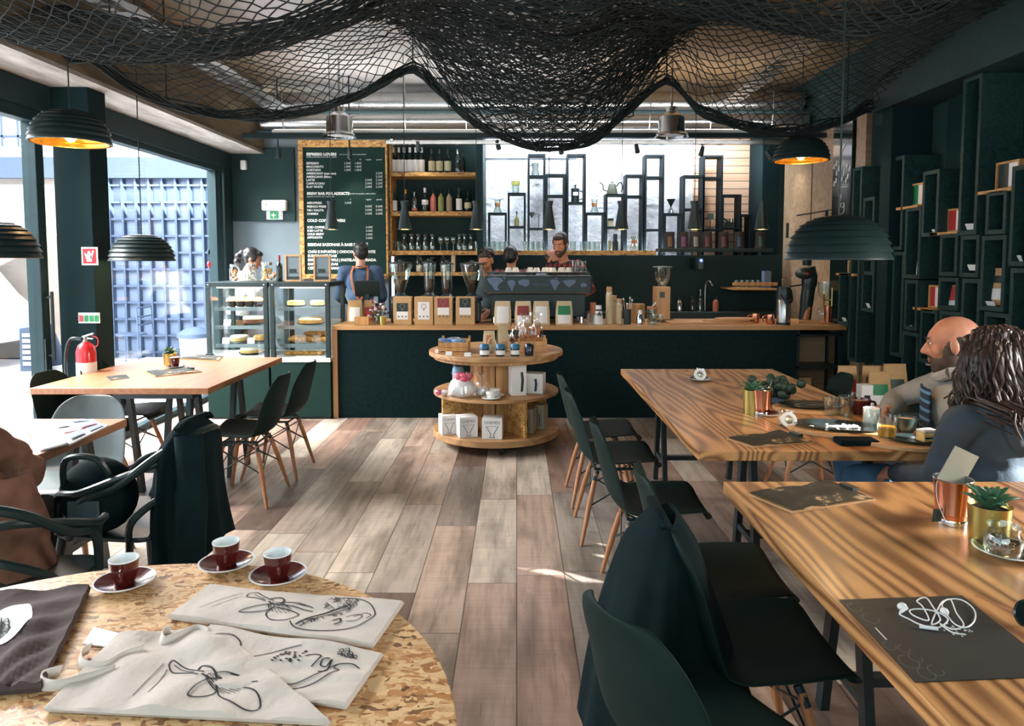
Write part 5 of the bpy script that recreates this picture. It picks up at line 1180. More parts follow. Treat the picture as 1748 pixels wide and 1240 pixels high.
m = MB(); m.box(p+V(.018, .01, .165), (.098, .003, .12), (.15, .42, .25)); tag(m.build('folded_card', 'card_grey'), 'blank grey beige card standing in the near copper beaker', 'card')
c = p+V(-.062, -.03, .0)
m = MB(); m.tube(spline([p+V(-.045, 0, .138), p+V(-.062, -.02, .12), c+V(0, 0, .075), c+V(.02, -.01, .02)], 6), .0012, 5); tb = thing('teabag_tag', 'dark paper teabag tag on a thread by the near copper beaker', 'tag', c); m.build('thread', 'white_plastic', tb); MB().box(c+V(0, 0, .035), (.03, .003, .04), (.1, 0, .2)).build('paper_tag', 'dark_print', tb)
t, p = beaker(1300, 708, 'copper beaker standing on a saucer on the middle wood table', .052, .135)
t['label'] = 'copper beaker with a spoon standing on a saucer on the middle wood table'
m = MB(); m.tube([p+V(0, 0, .05), p+V(.05, .0, .17)], .004, 6).ell(p+V(.03, 0, .14), (.02, .02, .014), n=10); tag(m.build('teaspoon', 'chrome'), 'small steel spoon standing in the middle copper beaker', 'spoon')
def saucer(px, py, lab, r=.075, m_='dark_ceramic', z=ZTB):
    p = on(px, py, z); t = thing('saucer', lab, 'saucer', p)
    MB().lathe([(0, 0), (r*.55, 0), (r, .015), (r*1.01, .017), (r*.94, .017)], p, 36).build('saucer_rim', 'white_ceramic', t); MB().lathe([(r*.95, .017), (r*.6, .006), (0, .005)], p, 36).build('glazed_well', m_, t); return p
saucer(1720, 946, 'dark saucer with a pale rim under the glass sugar jar', .085)
saucer(1311, 710, 'saucer under the middle copper beaker', .065, 'red_ceramic')
def clipjar(px, py, lab, fill='coffee', r=.04, z=ZTB, lidopen=True, h_=.07):
    p = on(px, py, z); t = thing('sugar_jar', lab, 'jar', p)
    MB().lathe([(0, 0), (r*.8, 0), (r, .015), (r, h_*.62), (r*.8, h_*.8), (r*.85, h_*.86), (r*.9, h_), (r*.84, h_), (r*.76, h_*.8), (r*.94, h_*.6), (r*.93, .016), (0, .006)], p, 28).build('jar_glass', 'clear_glass', t)
    m = MB()
    for k in range(36): a = rnd.random()*6.28; q = r*.8*sqrt(rnd.random()); m.ell(p+V(q*cos(a), q*sin(a), .012+rnd.random()*.018), (.007, .006, .005), n=6)
    m.build('sugar_cubes', fill, t)
    if lidopen:
        c = p+V(-.01, -r*1.2, r*.98)
        MB().lathe([(r*.5, -.006), (r*.92, -.006), (r*.95, 0), (r*.92, .007), (r*.55, .007), (r*.5, 0), (r*.5, -.006)], c, 26, axis=(-.1, -1, .55)).build('lid_ring', 'white_plastic', t)
        MB().tube([p+V(r*.6, -.005, h_*.9), p+V(r*1.0, 0, h_*.6), p+V(r*1.0, 0, .02)], .0018, 5).build('wire_clip', 'chrome', t)
    return t
clipjar(1712, 950, 'open glass jar of brown sugar on the near wood table', 'coffee', .046, ZTB+.006, False, .085)
saucer(1196, 650, 'pale saucer under the far sugar jar on the middle table', .075, 'dark_ceramic'); clipjar(1194, 648, 'far sugar jar with open white ringed lid on the middle table', 'cake_cream', .042, ZTB+.006)
clipjar(1343, 727, 'near sugar jar with open white ringed lid on the middle table', 'cake_cream')
# dark dried flowers and cloth on the middle table
p = on(1330, 690); t = thing('dried_flowers', 'bunch of dark dried flowers lying behind the middle copper beaker', 'flowers', p); m = MB()
for k in range(60):
    q = p+V(max(-.11, min(.11, rnd.gauss(0, .06))), .08+max(-.12, min(.12, rnd.gauss(0, .07))), .03+min(.09, abs(rnd.gauss(.04, .03)))); m.ell(q, (.027, .027, .02), Euler((rnd.random()*3, rnd.random()*3, 0)).to_matrix(), 7)
m.build('flower_heads', 'leaf_dark', t); m = MB(); m.ell(p+V(-.02, -.02, .02), (.05, .035, .02)); m.build('blue_ribbon', 'shirt_blue', t)
# trays and crockery on the middle table
def oval(p, a_, b_, ang, n=40): return [(p.x+a_*cos(2*pi*k/n)*cos(ang)-b_*sin(2*pi*k/n)*sin(ang), p.y+a_*cos(2*pi*k/n)*sin(ang)+b_*sin(2*pi*k/n)*cos(ang)) for k in range(n)]
def tray(p, a_, b_, ang, lab):
    t = thing('wooden_tray', lab, 'tray', p); m = MB(); m.prism(oval(p, a_, b_, ang), p.z, p.z+.018); m.build('tray_board', 'board_wood', t, bevel=.003); return t
p = on(1432, 737); tray(p, .23, .15, -.35, 'oval wooden tray under the dark crumbed plate on the middle table')
def oplate(p, a_, b_, ang, lab, m_='dark_plate'):
    t = thing('dark_plate', lab, 'plate', p); m = MB(); o1 = oval(p, a_*.75, b_*.75, ang); o2 = oval(p, a_, b_, ang); o3 = oval(p, a_*.95, b_*.95, ang); n = len(o1)
    vs = [(x, y, p.z) for x, y in o1]+[(x, y, p.z+.014) for x, y in o2]+[(x, y, p.z+.015) for x, y in o3]+[(x, y, p.z+.005) for x, y in o1]
    fs = [tuple(range(n))[::-1], tuple(range(3*n, 4*n))]
    for r_ in range(3): fs += [(r_*n+i, r_*n+(i+1) % n, (r_+1)*n+(i+1) % n, (r_+1)*n+i) for i in range(n)]
    m.add(vs, fs, 0, True); m.build('plate_body', m_, t); return t
q = p+V(0, 0, .0185); oplate(q, .2, .115, -.35, 'dark oval plate with white crumbs on the nearer wooden tray')
m = MB()
for k in range(26): m.ell(q+V(rnd.gauss(.02, .06), rnd.gauss(-.01, .03), .009), (rnd.uniform(.004, .012), rnd.uniform(.004, .009), .004), n=6)
for dx in (-.03, 0.0, .05): m.tube(spline([q+V(dx-.03, -.02, .01), q+V(dx, -.035, .014), q+V(dx+.025, -.02, .01)], 4), .006, 6)
tag(m.build('food_crumbs', 'cake_cream'), 'white crumbs left on the dark oval plate', 'crumbs', kind='stuff')
p2 = on(1385, 700); tray(p2, .2, .13, -.1, 'oval wooden tray farther back on the middle table beside the tumblers')
q2 = p2+V(0, 0, .0185); oplate(q2, .17, .1, -.1, 'dark oval plate with cutlery on the farther wooden tray'); m = MB(); m.tube([q2+V(-.08, -.03, .014), q2+V(.04, .02, .018), q2+V(.11, .03, .016)], .004, 6); m.ell(q2+V(-.09, -.033, .014), (.022, .012, .004), n=10); tag(m.build('fork', 'steel'), 'steel cutlery lying on the farther dark oval plate', 'cutlery')
p3 = on(1550, 760); tray(p3, .2, .12, -.3, 'oval wooden tray with the cake slice at the right corner of the middle table')
q3 = p3+V(.03, -.01, .0185); oplate(q3, .12, .085, -.3, 'dark plate carrying the yellow cake slice')
c3 = q3+V(.035, -.015, .006); t = thing('cake_slice', 'slice of yellow cake with a pinkish top on the dark plate', 'cake', c3); MB().box(c3+V(0, 0, .02), (.07, .05, .04), (0, 0, .2)).build('sponge', 'cake', t, bevel=.006); MB().box(c3+V(0, 0, .045), (.072, .052, .012), (0, 0, .2)).build('icing', 'flower_white', t, bevel=.005); MB().box(c3+V(0, -.024, .018), (.05, .006, .008), (0, 0, .2)).build('filling', 'jam', t)
m = MB(); m.tube([q3+V(.09, -.02, .02), q3+V(.12, .05, .06)], .004, 6); m.ell(q3+V(.085, -.03, .018), (.01, .018, .004), n=8); tag(m.build('fork', 'chrome'), 'small fork beside the yellow cake slice', 'fork')
def tumbler(px, py, lab, r=.038, h_=.095, fill=None, m_='clear_glass', z=ZTB):
    p = on(px, py, z); t = thing('glass_tumbler', lab, 'glass', p)
    MB().lathe([(0, 0), (r*.85, 0), (r, h_), (r*.95, h_), (r*.8, .01), (0, .01)], p, 28).build('tumbler_glass', m_, t)
    if fill: MB().lathe([(0, .0105), (r*.79, .0105), (r*.86, h_*.5), (0, h_*.5)], p, 28).build('drink', fill, t)
tumbler(1418, 709, 'left empty tumbler behind the crumbed plate', .043, .095); tumbler(1444, 711, 'right empty tumbler behind the crumbed plate', .04, .105)
tumbler(1513, 748, 'half full glass of orange juice on the right tray', .042, .10, 'orange_juice', z=.769)
t = tumbler(1487, 731, 'tumbler holding a crumpled white napkin', .042, .098)
p = on(1487, 731); m = MB(); m.grid(lambda u, v: p+V(.034*cos(6.283*u)*(1+.08*sin(5*6.28*u)), .034*sin(6.283*u)*(1+.08*cos(7*6.28*u)), .012+.085*v), 30, 6, closeu=True); m.lathe([(.034, .095), (0, .09)], p, 24); tag(m.build('paper_napkin', 'white_paper'), 'crumpled white napkin inside the tumbler by the juice', 'napkin')
def coffee_cup(px, py, lab, m_='red_ceramic', r=.052, h_=.065, z=ZTB):
    p = on(px, py, z); t = thing('coffee_cup', lab, 'cup', p)
    MB().lathe([(0, 0), (r*.6, 0), (r*.85, h_*.4), (r, h_), (r*.93, h_), (r*.85, h_*.75)], p, 32).build('cup_body', m_, t); MB().lathe([(r*.9, h_*.86), (0, h_*.87)], p, 28).build('coffee_surface', 'foam', t)
    MB().tube(spline([p+V(r*.9, 0, h_*.85), p+V(r+.025, 0, h_*.75), p+V(r+.02, 0, h_*.35), p+V(r*.75, 0, h_*.3)], 5), .006, 7).build('cup_handle', m_, t)
coffee_cup(1466, 706, 'red coffee cup with foam behind the trays', 'red_ceramic', .058, .075); coffee_cup(1546, 738, 'black coffee cup with foam on the right tray', 'black_plastic', .05, .07, .769)
p = on(1461, 758); tag(MB().box(p+V(0, 0, .012), (.17, .085, .024), (0, 0, -.02)).build('wallet', 'black_cloth', bevel=.008), 'black wallet at the near edge of the middle table', 'wallet')
p = on(300, 628); t = cup_saucer(on(299, 629), 'dark red cup beside the brass pot on the window table', 'red_ceramic', .034, .075)
# newspapers on the cut off table
def sheets(pts, lab, nm, cat, m_, th=.008):
    q = [PZ(x, y, ZTB) for x, y in pts]; c = sum(q, V(0, 0, 0))/4; t = thing(nm, lab, cat, c); mb = MB()
    mb.grid(lambda u, v: (q[0]*(1-u)+q[1]*u)*(1-v)+(q[3]*(1-u)+q[2]*u)*v+V(0, 0, th*(.6+.4*sin(3*u+5*v))), 10, 10); mb.build('pages', m_, t, solid=.004); return t, q
t, q = sheets([(75, 722), (160, 718), (186, 730), (118, 762)], 'open newspaper with pale pages on the cut off wood table', 'newspaper', 'newspaper', 'white_paper')
mb = MB()
for k, (u, v, w, h_, m_) in enumerate(((.1, .1, .25, .3, 0), (.5, .1, .4, .12, 0), (.5, .3, .4, .25, 0), (.1, .55, .8, .06, 1), (.1, .7, .35, .2, 0), (.55, .7, .35, .2, 0))):
    f = lambda a, b: (q[0]*(1-a)+q[1]*a)*(1-b)+(q[3]*(1-a)+q[2]*a)*b+V(0, 0, .0135)
    mb.add([f(u, v), f(u+w, v), f(u+w, v+h_), f(u, v+h_)], [(0, 1, 2, 3)], m_)
mb.build('print_blocks', ['gate_blue', 'pink_paint'], t)
sheets([(40, 730), (75, 722), (118, 762), (70, 772)], 'second newspaper page with a pink edge nearest the tan coat', 'newspaper', 'newspaper', 'magazine')
p = on(60, 785); tag(MB().bb(-2.06, -1.985, 2.66, 2.78, ZTB, ZTB+.02).build('paperback', 'canvas_inner', bevel=.003), 'small stack of booklets at the near corner of the newspaper table', 'booklet')

# ------------------------------------------------------------------ placemat, earphones, sunglasses on the near table
c0, c1, c2 = PZ(1433, 1025, ZTB), PZ(1642, 1018, ZTB), PZ(1562, 1166, ZTB); c3 = c1+c2-c0
t = thing('placemat', 'dark brown paper placemat with faint line drawings on the near table', 'placemat', (c0+c3)/2); mb = MB(); q = [c0, c1, c3, c2]
mb.add(q+[p+V(0, 0, .0015) for p in q], [(3, 2, 1, 0), (4, 5, 6, 7)]+[(i, (i+1) % 4, 4+(i+1) % 4, 4+i) for i in range(4)]); mb.build('paper_sheet', 'dark_mat', t)
def PM(u, v): return c0+(c1-c0)*u+(c2-c0)*v+V(0, 0, .0022)
mb = MB()
for u, v, r_ in ((.06, .12, .05), (.1, .28, .055), (.05, .62, .04), (.13, .66, .035), (.15, .76, .04), (.08, .8, .06), (.2, .9, .045), (.12, .93, .05), (.03, .04, .04)):
    mb.strip([PM(u+r_*cos(a*pi/10), v+r_*1.2*sin(a*pi/10)) for a in range(17)], .0012)
mb.build('outline_drawing', 'grey_ink', t)
mb = MB(); mb.strip([PM(.07, .40), PM(.07, .55)], .003); mb.build('white_line', 'white_ink', t); mb = MB()
for k in range(34): u, v = rnd.gauss(.62, .055), rnd.gauss(.46, .035); mb.add([PM(u, v), PM(u+.012, v+.002), PM(u+.012, v+.014), PM(u, v+.012)], [(0, 1, 2, 3)])
mb.build('white_print', 'white_ink', t)
def ep(x, y, z=.004): return PZ(x, y, ZTB+z)
t = thing('earphones', 'white wired earphones coiled on the dark placemat', 'earphones', PZ(1600, 1060, ZTB))
c_ = spline([ep(*a) for a in ((1537, 1045), (1536, 1053), (1552, 1062), (1570, 1070), (1600, 1074), (1618, 1062), (1600, 1050), (1575, 1044), (1553, 1044), (1560, 1055), (1585, 1064), (1575, 1040), (1565, 1028), (1580, 1024), (1592, 1040), (1605, 1062), (1590, 1068), (1600, 1045), (1612, 1030), (1640, 1028), (1662, 1042), (1664, 1062), (1650, 1076), (1630, 1070), (1615, 1050), (1608, 1035), (1622, 1028), (1632, 1050), (1645, 1070), (1625, 1078), (1605, 1070), (1625, 1084), (1648, 1086))], 6)
c_ = [p+V(0, 0, .002+.004*abs(sin(i*.13))) for i, p in enumerate(c_)]
MB().tube(c_, .0016, 7).build('cable', 'white_plastic', t)
p = ep(1540, 1036, .008); MB().ell(p, (.011, .009, .009), n=12).build('earbud', 'white_plastic', t); m = MB(); m.tube([p+V(.006, -.004, 0), ep(1537, 1046, .004)], [.006, .003], 8); m.build('bud_stem', 'white_plastic', t)
p = ep(1612, 1045, .008); MB().ell(p, (.009, .011, .009), n=12).build('earbud', 'white_plastic', t)
MB().tube([ep(1570, 1070, .006), ep(1601, 1074, .006)], .0042, 8).build('inline_remote', 'white_plastic', t)
p = PZ(1742, 1066, ZTB); t = thing('sunglasses', 'dark sunglasses at the right edge of the near table', 'sunglasses', p)
for dx in (0, .062): MB().lathe([(0, -.002), (.026, -.002), (.029, 0), (.026, .003), (0, .003)], p+V(.01+dx, 0, .024), 20, axis=(.1, -1, .3)).build('lens', 'bottle_glass', t)
m = MB(); m.tube([p+V(-.018, 0, .03), p+V(-.022, .06, .02), p+V(-.02, .12, .006)], .003, 6); m.tube([p+V(.1, 0, .03), p+V(.1, .06, .02), p+V(.1, .12, .006)], .003, 6); m.tube([p+V(.03, 0, .034), p+V(.04, 0, .034)], .003, 6); m.build('frame_arms', 'leg_wood', t)

# ------------------------------------------------------------------ tote bags on the round table
def cloth(name, pts, lab, m_, th=.012, hump=.006, folds=3, nm='bag_panel', z0=ZTB+.001):
    q = [PZ(x, y, z0) for x, y in pts]; c = sum(q, V(0, 0, 0))/4; t = thing(name, lab, 'tote bag', c)
    ph = rnd.random()*6
    def f(u, v, dz=0): return (q[0]*(1-u)+q[1]*u)*(1-v)+(q[3]*(1-u)+q[2]*u)*v+V(0, 0, th+dz+hump*(sin(folds*3.1*u+ph)*sin(4*v+ph)+.6*sin(9*u*v*folds+ph))*(1-abs(2*u-1)**4*.6))
    m = MB(); N = 26; edge = []
    m.grid(f, N, N)
    for k in range(4):
        ed = [((i/(N-1), 0) if k == 0 else (1, i/(N-1)) if k == 1 else (1-i/(N-1), 1) if k == 2 else (0, 1-i/(N-1))) for i in range(N)]
        tp = [f(u, v) for u, v in ed]; mid = []; cc = c
        o_ = [p+((p-cc).normalized()*.006)+V(0, 0, 0) for p in tp]; o_ = [V(p.x, p.y, z0+th*.55) for p in o_]; bt_ = [V(p.x, p.y, z0) for p in tp]
        vs = tp+o_+bt_; m.add(vs, [(r_*N+i, (r_+1)*N+i, (r_+1)*N+i+1, r_*N+i+1) for r_ in range(2) for i in range(N-1)], 0, True)
    m.build(nm, m_, t); return t, (lambda u, v: f(u, v, .0012)), q
def inkset(t, f, strokes, m_='ink', nm='printed_drawing'):
    mb = MB()
    for st in strokes:
        w = st[0]; mb.strip([f(*p[:2]) for p in spline([(a, b, 0) for a, b in st[1]], 5)], w)
    mb.build(nm, m_, t)
def deer(ox, oy, sx, sy):
    g = lambda *a: [(ox+x*sx, oy+y*sy) for x, y in a]
    S = [(.003, g((0, .2), (.05, .12), (.14, .25), (.22, .36), (.28, .42))), (.003, g((0, .2), (.02, .34), (.12, .38), (.22, .46))), (.002, g((.05, .2), (.12, .31), (.2, .4))),
         (.004, g((.24, .36), (.3, .28), (.36, .36), (.36, .5), (.3, .52), (.25, .46))), (.003, g((.36, .44), (.46, .4), (.56, .42), (.64, .46))), (.003, g((.37, .5), (.48, .5), (.58, .54), (.66, .55))), (.0045, g((.5, .41), (.53, .42), (.57, .43))),
         (.003, g((.3, .52), (.18, .66), (.1, .86), (.2, .82), (.3, .72), (.34, .58))), (.003, g((.34, .58), (.32, .8), (.42, .98), (.54, .92), (.58, .72), (.48, .62), (.36, .6))),
         (.0016, g((-.05, .2), (-.16, .5), (-.26, .85))), (.0016, g((-.02, .3), (-.1, .6), (-.16, .8)))]
    for k in range(16): a = k*.39; S.append((.0012, g((.32+.04*cos(a), .52+.05*sin(a)), (.34+.07*cos(a), .54+.09*sin(a)), (.4+.1*cos(a), .64+.1*sin(a)))))
    return S
def town(ox, oy, sx, sy):
    g = lambda *a: [(ox+x*sx, oy+y*sy) for x, y in a]
    S = [(.0028, g((0, .9), (.1, 1), (.3, 1), (.6, .9), (.85, .7), (.95, .4), (.8, .15), (.55, .02), (.3, .05))), (.005, g((.1, .95), (.2, .7), (.34, .45), (.5, .25))), (.003, g((.16, .97), (.28, .7), (.42, .45), (.56, .3))), (.004, g((.5, .7), (.56, .62), (.6, .7), (.54, .78))), (.0022, g((.62, .55), (.7, .42), (.8, .45), (.78, .6), (.66, .66))), (.0022, g((.7, .5), (.8, .36), (.9, .4), (.88, .52)))]
    for k in range(40):
        x, y = rnd.random(), rnd.random(); x = .2+.4*x; y = .02+.3*y; S.append((.0016, g((x, y), (x+.05, y+.04), (x+.02, y+.1))))
    for k in range(14): x = .1+.35*rnd.random(); S.append((.002, g((x, 1-x*1.2), (x+.06, 1.0-x*1.3), (x+.1, 1.05-x*1.3))))
    return S
t, f, q = cloth('tote_bag', [(358, 1007), (686, 1036), (636, 1108), (290, 1058)], 'folded cream tote bag with a black drawing, farthest of the pale bags', 'canvas', .014, .004, 2)
inkset(t, f, deer(.25, .02, .58, .85)+town(.58, .06, .36, .86))
t, f, q = cloth('tote_bag', [(360, 1078), (650, 1124), (590, 1212), (240, 1160)], 'cream tote bag with 7g lettering lying under the folded one', 'canvas', .012, .005, 3)
S = [(.003, [(.36, .6), (.42, .42), (.5, .22), (.58, .12)])]
for k in range(30): x, y = .5+.14*rnd.random(), .2+.3*rnd.random(); S.append((.004, [(x, y), (x+.008, y+.004), (x+.016, y+.01)]))
S += [(.0035, [(.66, .34), (.7, .28), (.735, .3), (.735, .36), (.72, .46)]), (.0035, [(.79, .32), (.76, .34), (.76, .42), (.79, .42), (.8, .33), (.805, .44), (.8, .52), (.77, .53)]), (.0025, [(.84, .36), (.83, .42), (.86, .44), (.85, .5)])]
S += [(.003, [(.62, .8), (.7, .78), (.78, .6), (.82, .4), (.9, .32), (.95, .36)]), (.003, [(.66, .86), (.74, .82), (.82, .64), (.86, .46)]), (.0028, [(.08, .3), (.1, .2), (.18, .14), (.26, .22), (.3, .36)]), (.004, [(.18, .34), (.22, .3), (.26, .34), (.24, .42)])]
for k in range(22): x, y = .78+.1*rnd.random(), .08+.16*rnd.random(); S.append((.002, [(x, y), (x+.015, y-.03), (x+.03, y+.01)]))
for k in range(6): S.append((.0014, [(.1+.03*k, .2+.02*k), (.12+.03*k, .36), (.11+.03*k, .48)]))
inkset(t, f, S)
t, f, q = cloth('tote_bag', [(205, 1090), (372, 1080), (560, 1240), (80, 1216)], 'nearest cream tote bag with the bottle and hand drawing', 'canvas', .014, .007, 3)
inkset(t, f, deer(.46, .34, .62, .6))
# straps
for pts, lab in (([(288, 1078), (274, 1082), (275, 1096), (300, 1088), (330, 1076), (352, 1082)], 'strap'), ([(150, 1108), (134, 1118), (136, 1136), (170, 1140), (205, 1122), (240, 1110)], 'strap'), ([(100, 1146), (68, 1156), (66, 1168), (92, 1172), (140, 1160), (190, 1146)], 'strap')):
    pp = [PZ(x, y, ZTB+.014) for x, y in pts]; c = spline(pp, 6); mb = MB(); vs = []
    for i, p_ in enumerate(c): s_ = i/(len(c)-1); vs += [p_+V(0, 0, -.010), p_+V(.004, .008, .008)]
    mb.add(vs, [(2*i, 2*i+2, 2*i+3, 2*i+1) for i in range(len(c)-1)], 0, True); mb.build('strap', 'canvas', t, solid=.003)
t, f, q = cloth('tote_bag', [(-90, 1036), (152, 1014), (70, 1182), (-150, 1200)], 'dark brown tote bag with a white round print at the left of the round table', 'brown_cloth', .02, .009, 4)
mb = MB(); mb.grid(lambda u, v: f(.52+.17*v*cos(2*pi*u), .40+.24*v*sin(2*pi*u)), 32, 8, closeu=True); mb.build('round_print', 'white_ink', t)
f2 = lambda u, v: f(u, v)+V(0, 0, .0012)
S = [(.003, [(.42, .5), (.48, .44), (.56, .46)])]+[(.002, [(.4+.16*rnd.random(), .32+.18*rnd.random()), (.43+.14*rnd.random(), .32+.2*rnd.random()), (.46+.1*rnd.random(), .36+.2*rnd.random())]) for k in range(14)]
inkset(t, f2, S, 'ink', 'print_detail')
q = [PZ(x, y, ZTB+.003) for x, y in ((160, 1072), (209, 1084), (198, 1108), (142, 1100))]; mb = MB(); mb.add(q+[p_+V(0, 0, .002) for p_ in q], [(3, 2, 1, 0), (4, 5, 6, 7)]+[(i, (i+1) % 4, 4+(i+1) % 4, 4+i) for i in range(4)]); tag(mb.build('paper_tag', 'white_paper'), 'blank white paper tag among the tote bag straps', 'tag')

# ------------------------------------------------------------------ coats on chairs and the bag
def coat(name, lab, loc, rz, w0, w1, z0, z1, m_, d0=.045, d1=.10, lean=.05, sag=.0, seed=1, cat='jacket'):
    t = thing(name, lab, cat, (loc[0], loc[1], z1), rz); R = random.Random(seed); ph = [R.random()*6 for _ in range(4)]
    def f(u, v):
        a = 2*pi*u; s_ = v**.8; w = w0+(w1-w0)*s_; d_ = d0+(d1-d0)*s_; fold = (sin(7*a+ph[0]+2*v)*.5+sin(11*a+ph[1])*.3+sin(4*a+ph[2])*.5)*.022*s_
        shoulder = min(1, .25+v*5)**.5
        x = cos(a)*(w*shoulder+fold); y = sin(a)*(d_*shoulder+fold)-lean*v+.02*sin(3*v+ph[3]); z = z0-(z0-z1)*v-.03*abs(cos(a))**2*(1-v)+.02*sin(3*a+ph[2])*v
        return V(x, y, z-z1)
    m = MB(); m.grid(f, 64, 26, closeu=True); b = len(m.v)-64*26; m.f.append(tuple(range(64))); m.m.append(0); m.s.append(True)
    o = m.build('coat_body', m_, t, local=True, sub=1, allsmooth=True)
    m = MB(); m.tube(spline([(-w0*.62, -.02, z0-z1-.03), (-w0*.35, -d0*.6, z0-z1-.004), (w0*.35, -d0*.6, z0-z1-.004), (w0*.62, -.02, z0-z1-.03)], 6), [.008]+[.018]*17+[.008], 8, flat=.6); m.build('collar', m_, t, local=True)
    return t
t = coat('black_coat', 'black coat draped over the back of a shell chair at the near table', (.43, 1.965, 0), FX, .165, .23, .85, .2, 'black_cloth', .055, .25, .0, seed=3)
t = coat('dark_jacket', 'dark jacket hung over the loop chair in front of the window table', (-1.36, 2.88, 0), pi/2-.12, .2, .24, .90, .34, 'black_cloth', .05, .10, .02, seed=5)
m = MB(); m.tube(spline([(-.15, -.09, .52), (-.19, -.12, .3), (-.2, -.11, .05), (-.19, -.1, -.22)], 6), [.055]*6+[.062]*7+[.07]*6, 12, flat=.8); m.build('sleeve', 'black_cloth', t, local=True)
m = MB(); m.lathe([(0, -.003), (.011, -.003), (.011, .003), (0, .003)], (-.12, -.115, .12), 12, axis=(0, 1, 0)); m.build('button', 'leg_wood', t, local=True)
p = V(-1.66, 2.74, .466); t = thing('shoulder_bag', 'round black bag on the seat of the loop chair behind the tan coat', 'bag', p)
m = MB(); m.ell(p+V(0, 0, .15), (.15, .1, .15), n=20); m.build('bag_body', 'black_cloth', t)
m = MB(); m.tube(spline([p+V(-.1, -.06, .2), p+V(-.06, -.1, .32), p+V(.06, -.1, .32), p+V(.1, -.06, .2)], 6), .012, 8); m.build('carry_strap', 'black_plastic', t); m = MB(); m.bb(p.x-.06, p.x+.06, p.y-.112, p.y-.095, p.z+.08, p.z+.16); m.build('pocket', 'shirt_dark', t, bevel=.006)

# ------------------------------------------------------------------ cable drum display
DX, DY, DR = -.175, 5.93, .555
t = thing('cable_drum', 'round wooden cable drum display on castors before the counter', 'display stand', (DX, DY, 0))
def disc(z0, z1, r): m = MB(); m.prism([(DX+r*cos(a*pi/36), DY+r*sin(a*pi/36)) for a in range(72)], z0, z1); return m
disc(.752, .79, DR+.01).build('top_disc', 'disc_wood', t, bevel=.006); disc(.722, .752, DR-.03).build('top_rim', 'drum_wood', t, bevel=.004)
disc(.425, .45, DR-.025).build('middle_disc', 'disc_wood', t, bevel=.005); disc(.075, .13, DR-.02).build('bottom_disc', 'disc_wood', t, bevel=.006)
m = MB()
for k in range(12):
    a0 = 2*pi*k/12+.02; a1 = 2*pi*(k+1)/12-.02; r0, r1 = .195, .22
    m.prism([(DX+r_*cos(a), DY+r_*sin(a)) for r_, a in ((r1, a0), (r1, (a0+a1)/2), (r1, a1), (r0, a1), (r0, a0))], .13, .722)
m.build('core_staves', 'drum_wood', t)
for a in (-1.05, -2.62, .52, 2.09): m = MB(); d_ = V(cos(a), sin(a), 0); m.bar(V(DX, DY, .278)+d_*.222, V(DX, DY, .278)+d_*.50, .022, .292); m.build('divider', 'osb_shelf', t)
for k in range(4):
    a = -1.45+k*pi/2; c = V(DX+.44*cos(a), DY+.44*sin(a), .035); m = MB(); m.lathe([(0, -.014), (.03, -.014), (.034, 0), (.03, .014), (0, .014)], c, 18, axis=(1, .4, 0)); m.bb(c.x-.02, c.x+.02, c.y-.02, c.y+.02, .055, .075); m.build('castor', 'black_plastic', t)
def od(px, Y, z): return V(P(px, 600, Y).x, Y, z+.001)
ZA, ZB_, ZC_ = .79, .45, .13
# top: crates, jars, bags
def crate(x0, x1, y0, y1, z, h_, lab, rz=0.):
    t = thing('wooden_crate', lab, 'crate', ((x0+x1)/2, (y0+y1)/2, z)); w = .012
    MB().bb(x0, x1, y0, y1, z, z+w).build('bottom', 'crate_wood', t)
    for s_ in (0, 1):
        yy = y0 if s_ == 0 else y1-w; m = MB(); m.bb(x0, x1, yy, yy+w, z+.02, z+.05); m.bb(x0, x1, yy, yy+w, z+h_*.6, z+h_); m.build('slat_side', 'crate_wood', t)
        xx = x0 if s_ == 0 else x1-.018; m = MB(); m.bb(xx, xx+.018, y0+w, y1-w, z+w, z+h_*1.02); m.bb(xx, xx+.018, y0+w, y0+w+.02, z+h_, z+h_*1.25); m.bb(xx, xx+.018, y1-w-.02, y1-w, z+h_, z+h_*1.25); m.build('end_board', 'crate_wood', t)
a = od(751, 5.75, ZA); crate(a.x, a.x+.24, 5.62, 5.95, ZA+.001, .09, 'small wooden crate of blue packets on top of the cable drum')
for k, (dx, dy, m_, rz, lab) in enumerate(((.06, .1, 'blue_cloth', .3, 'blue packet at the left of the drum crate'), (.12, .12, 'blue_cloth', -.2, 'blue packet in the middle of the drum crate'), (.17, .09, 'shirt_light_blue', .5, 'pale blue packet at the right of the drum crate'), (.1, .22, 'steel', .1, 'silver packet at the back of the drum crate'))):
    c = V(a.x+dx, 5.62+dy, ZA+.09); m = MB(); m.ell(c, (.075, .04, .022), Euler((.2, .25-.1*k, rz)).to_matrix(), 14); tag(m.build('foil_packet', m_), lab, 'packet')
b = od(884, 5.75, ZA); crate(b.x, b.x+.24, 5.75, 6.05, ZA+.001, .085, 'wooden crate of wrapped biscuits on top of the cable drum')
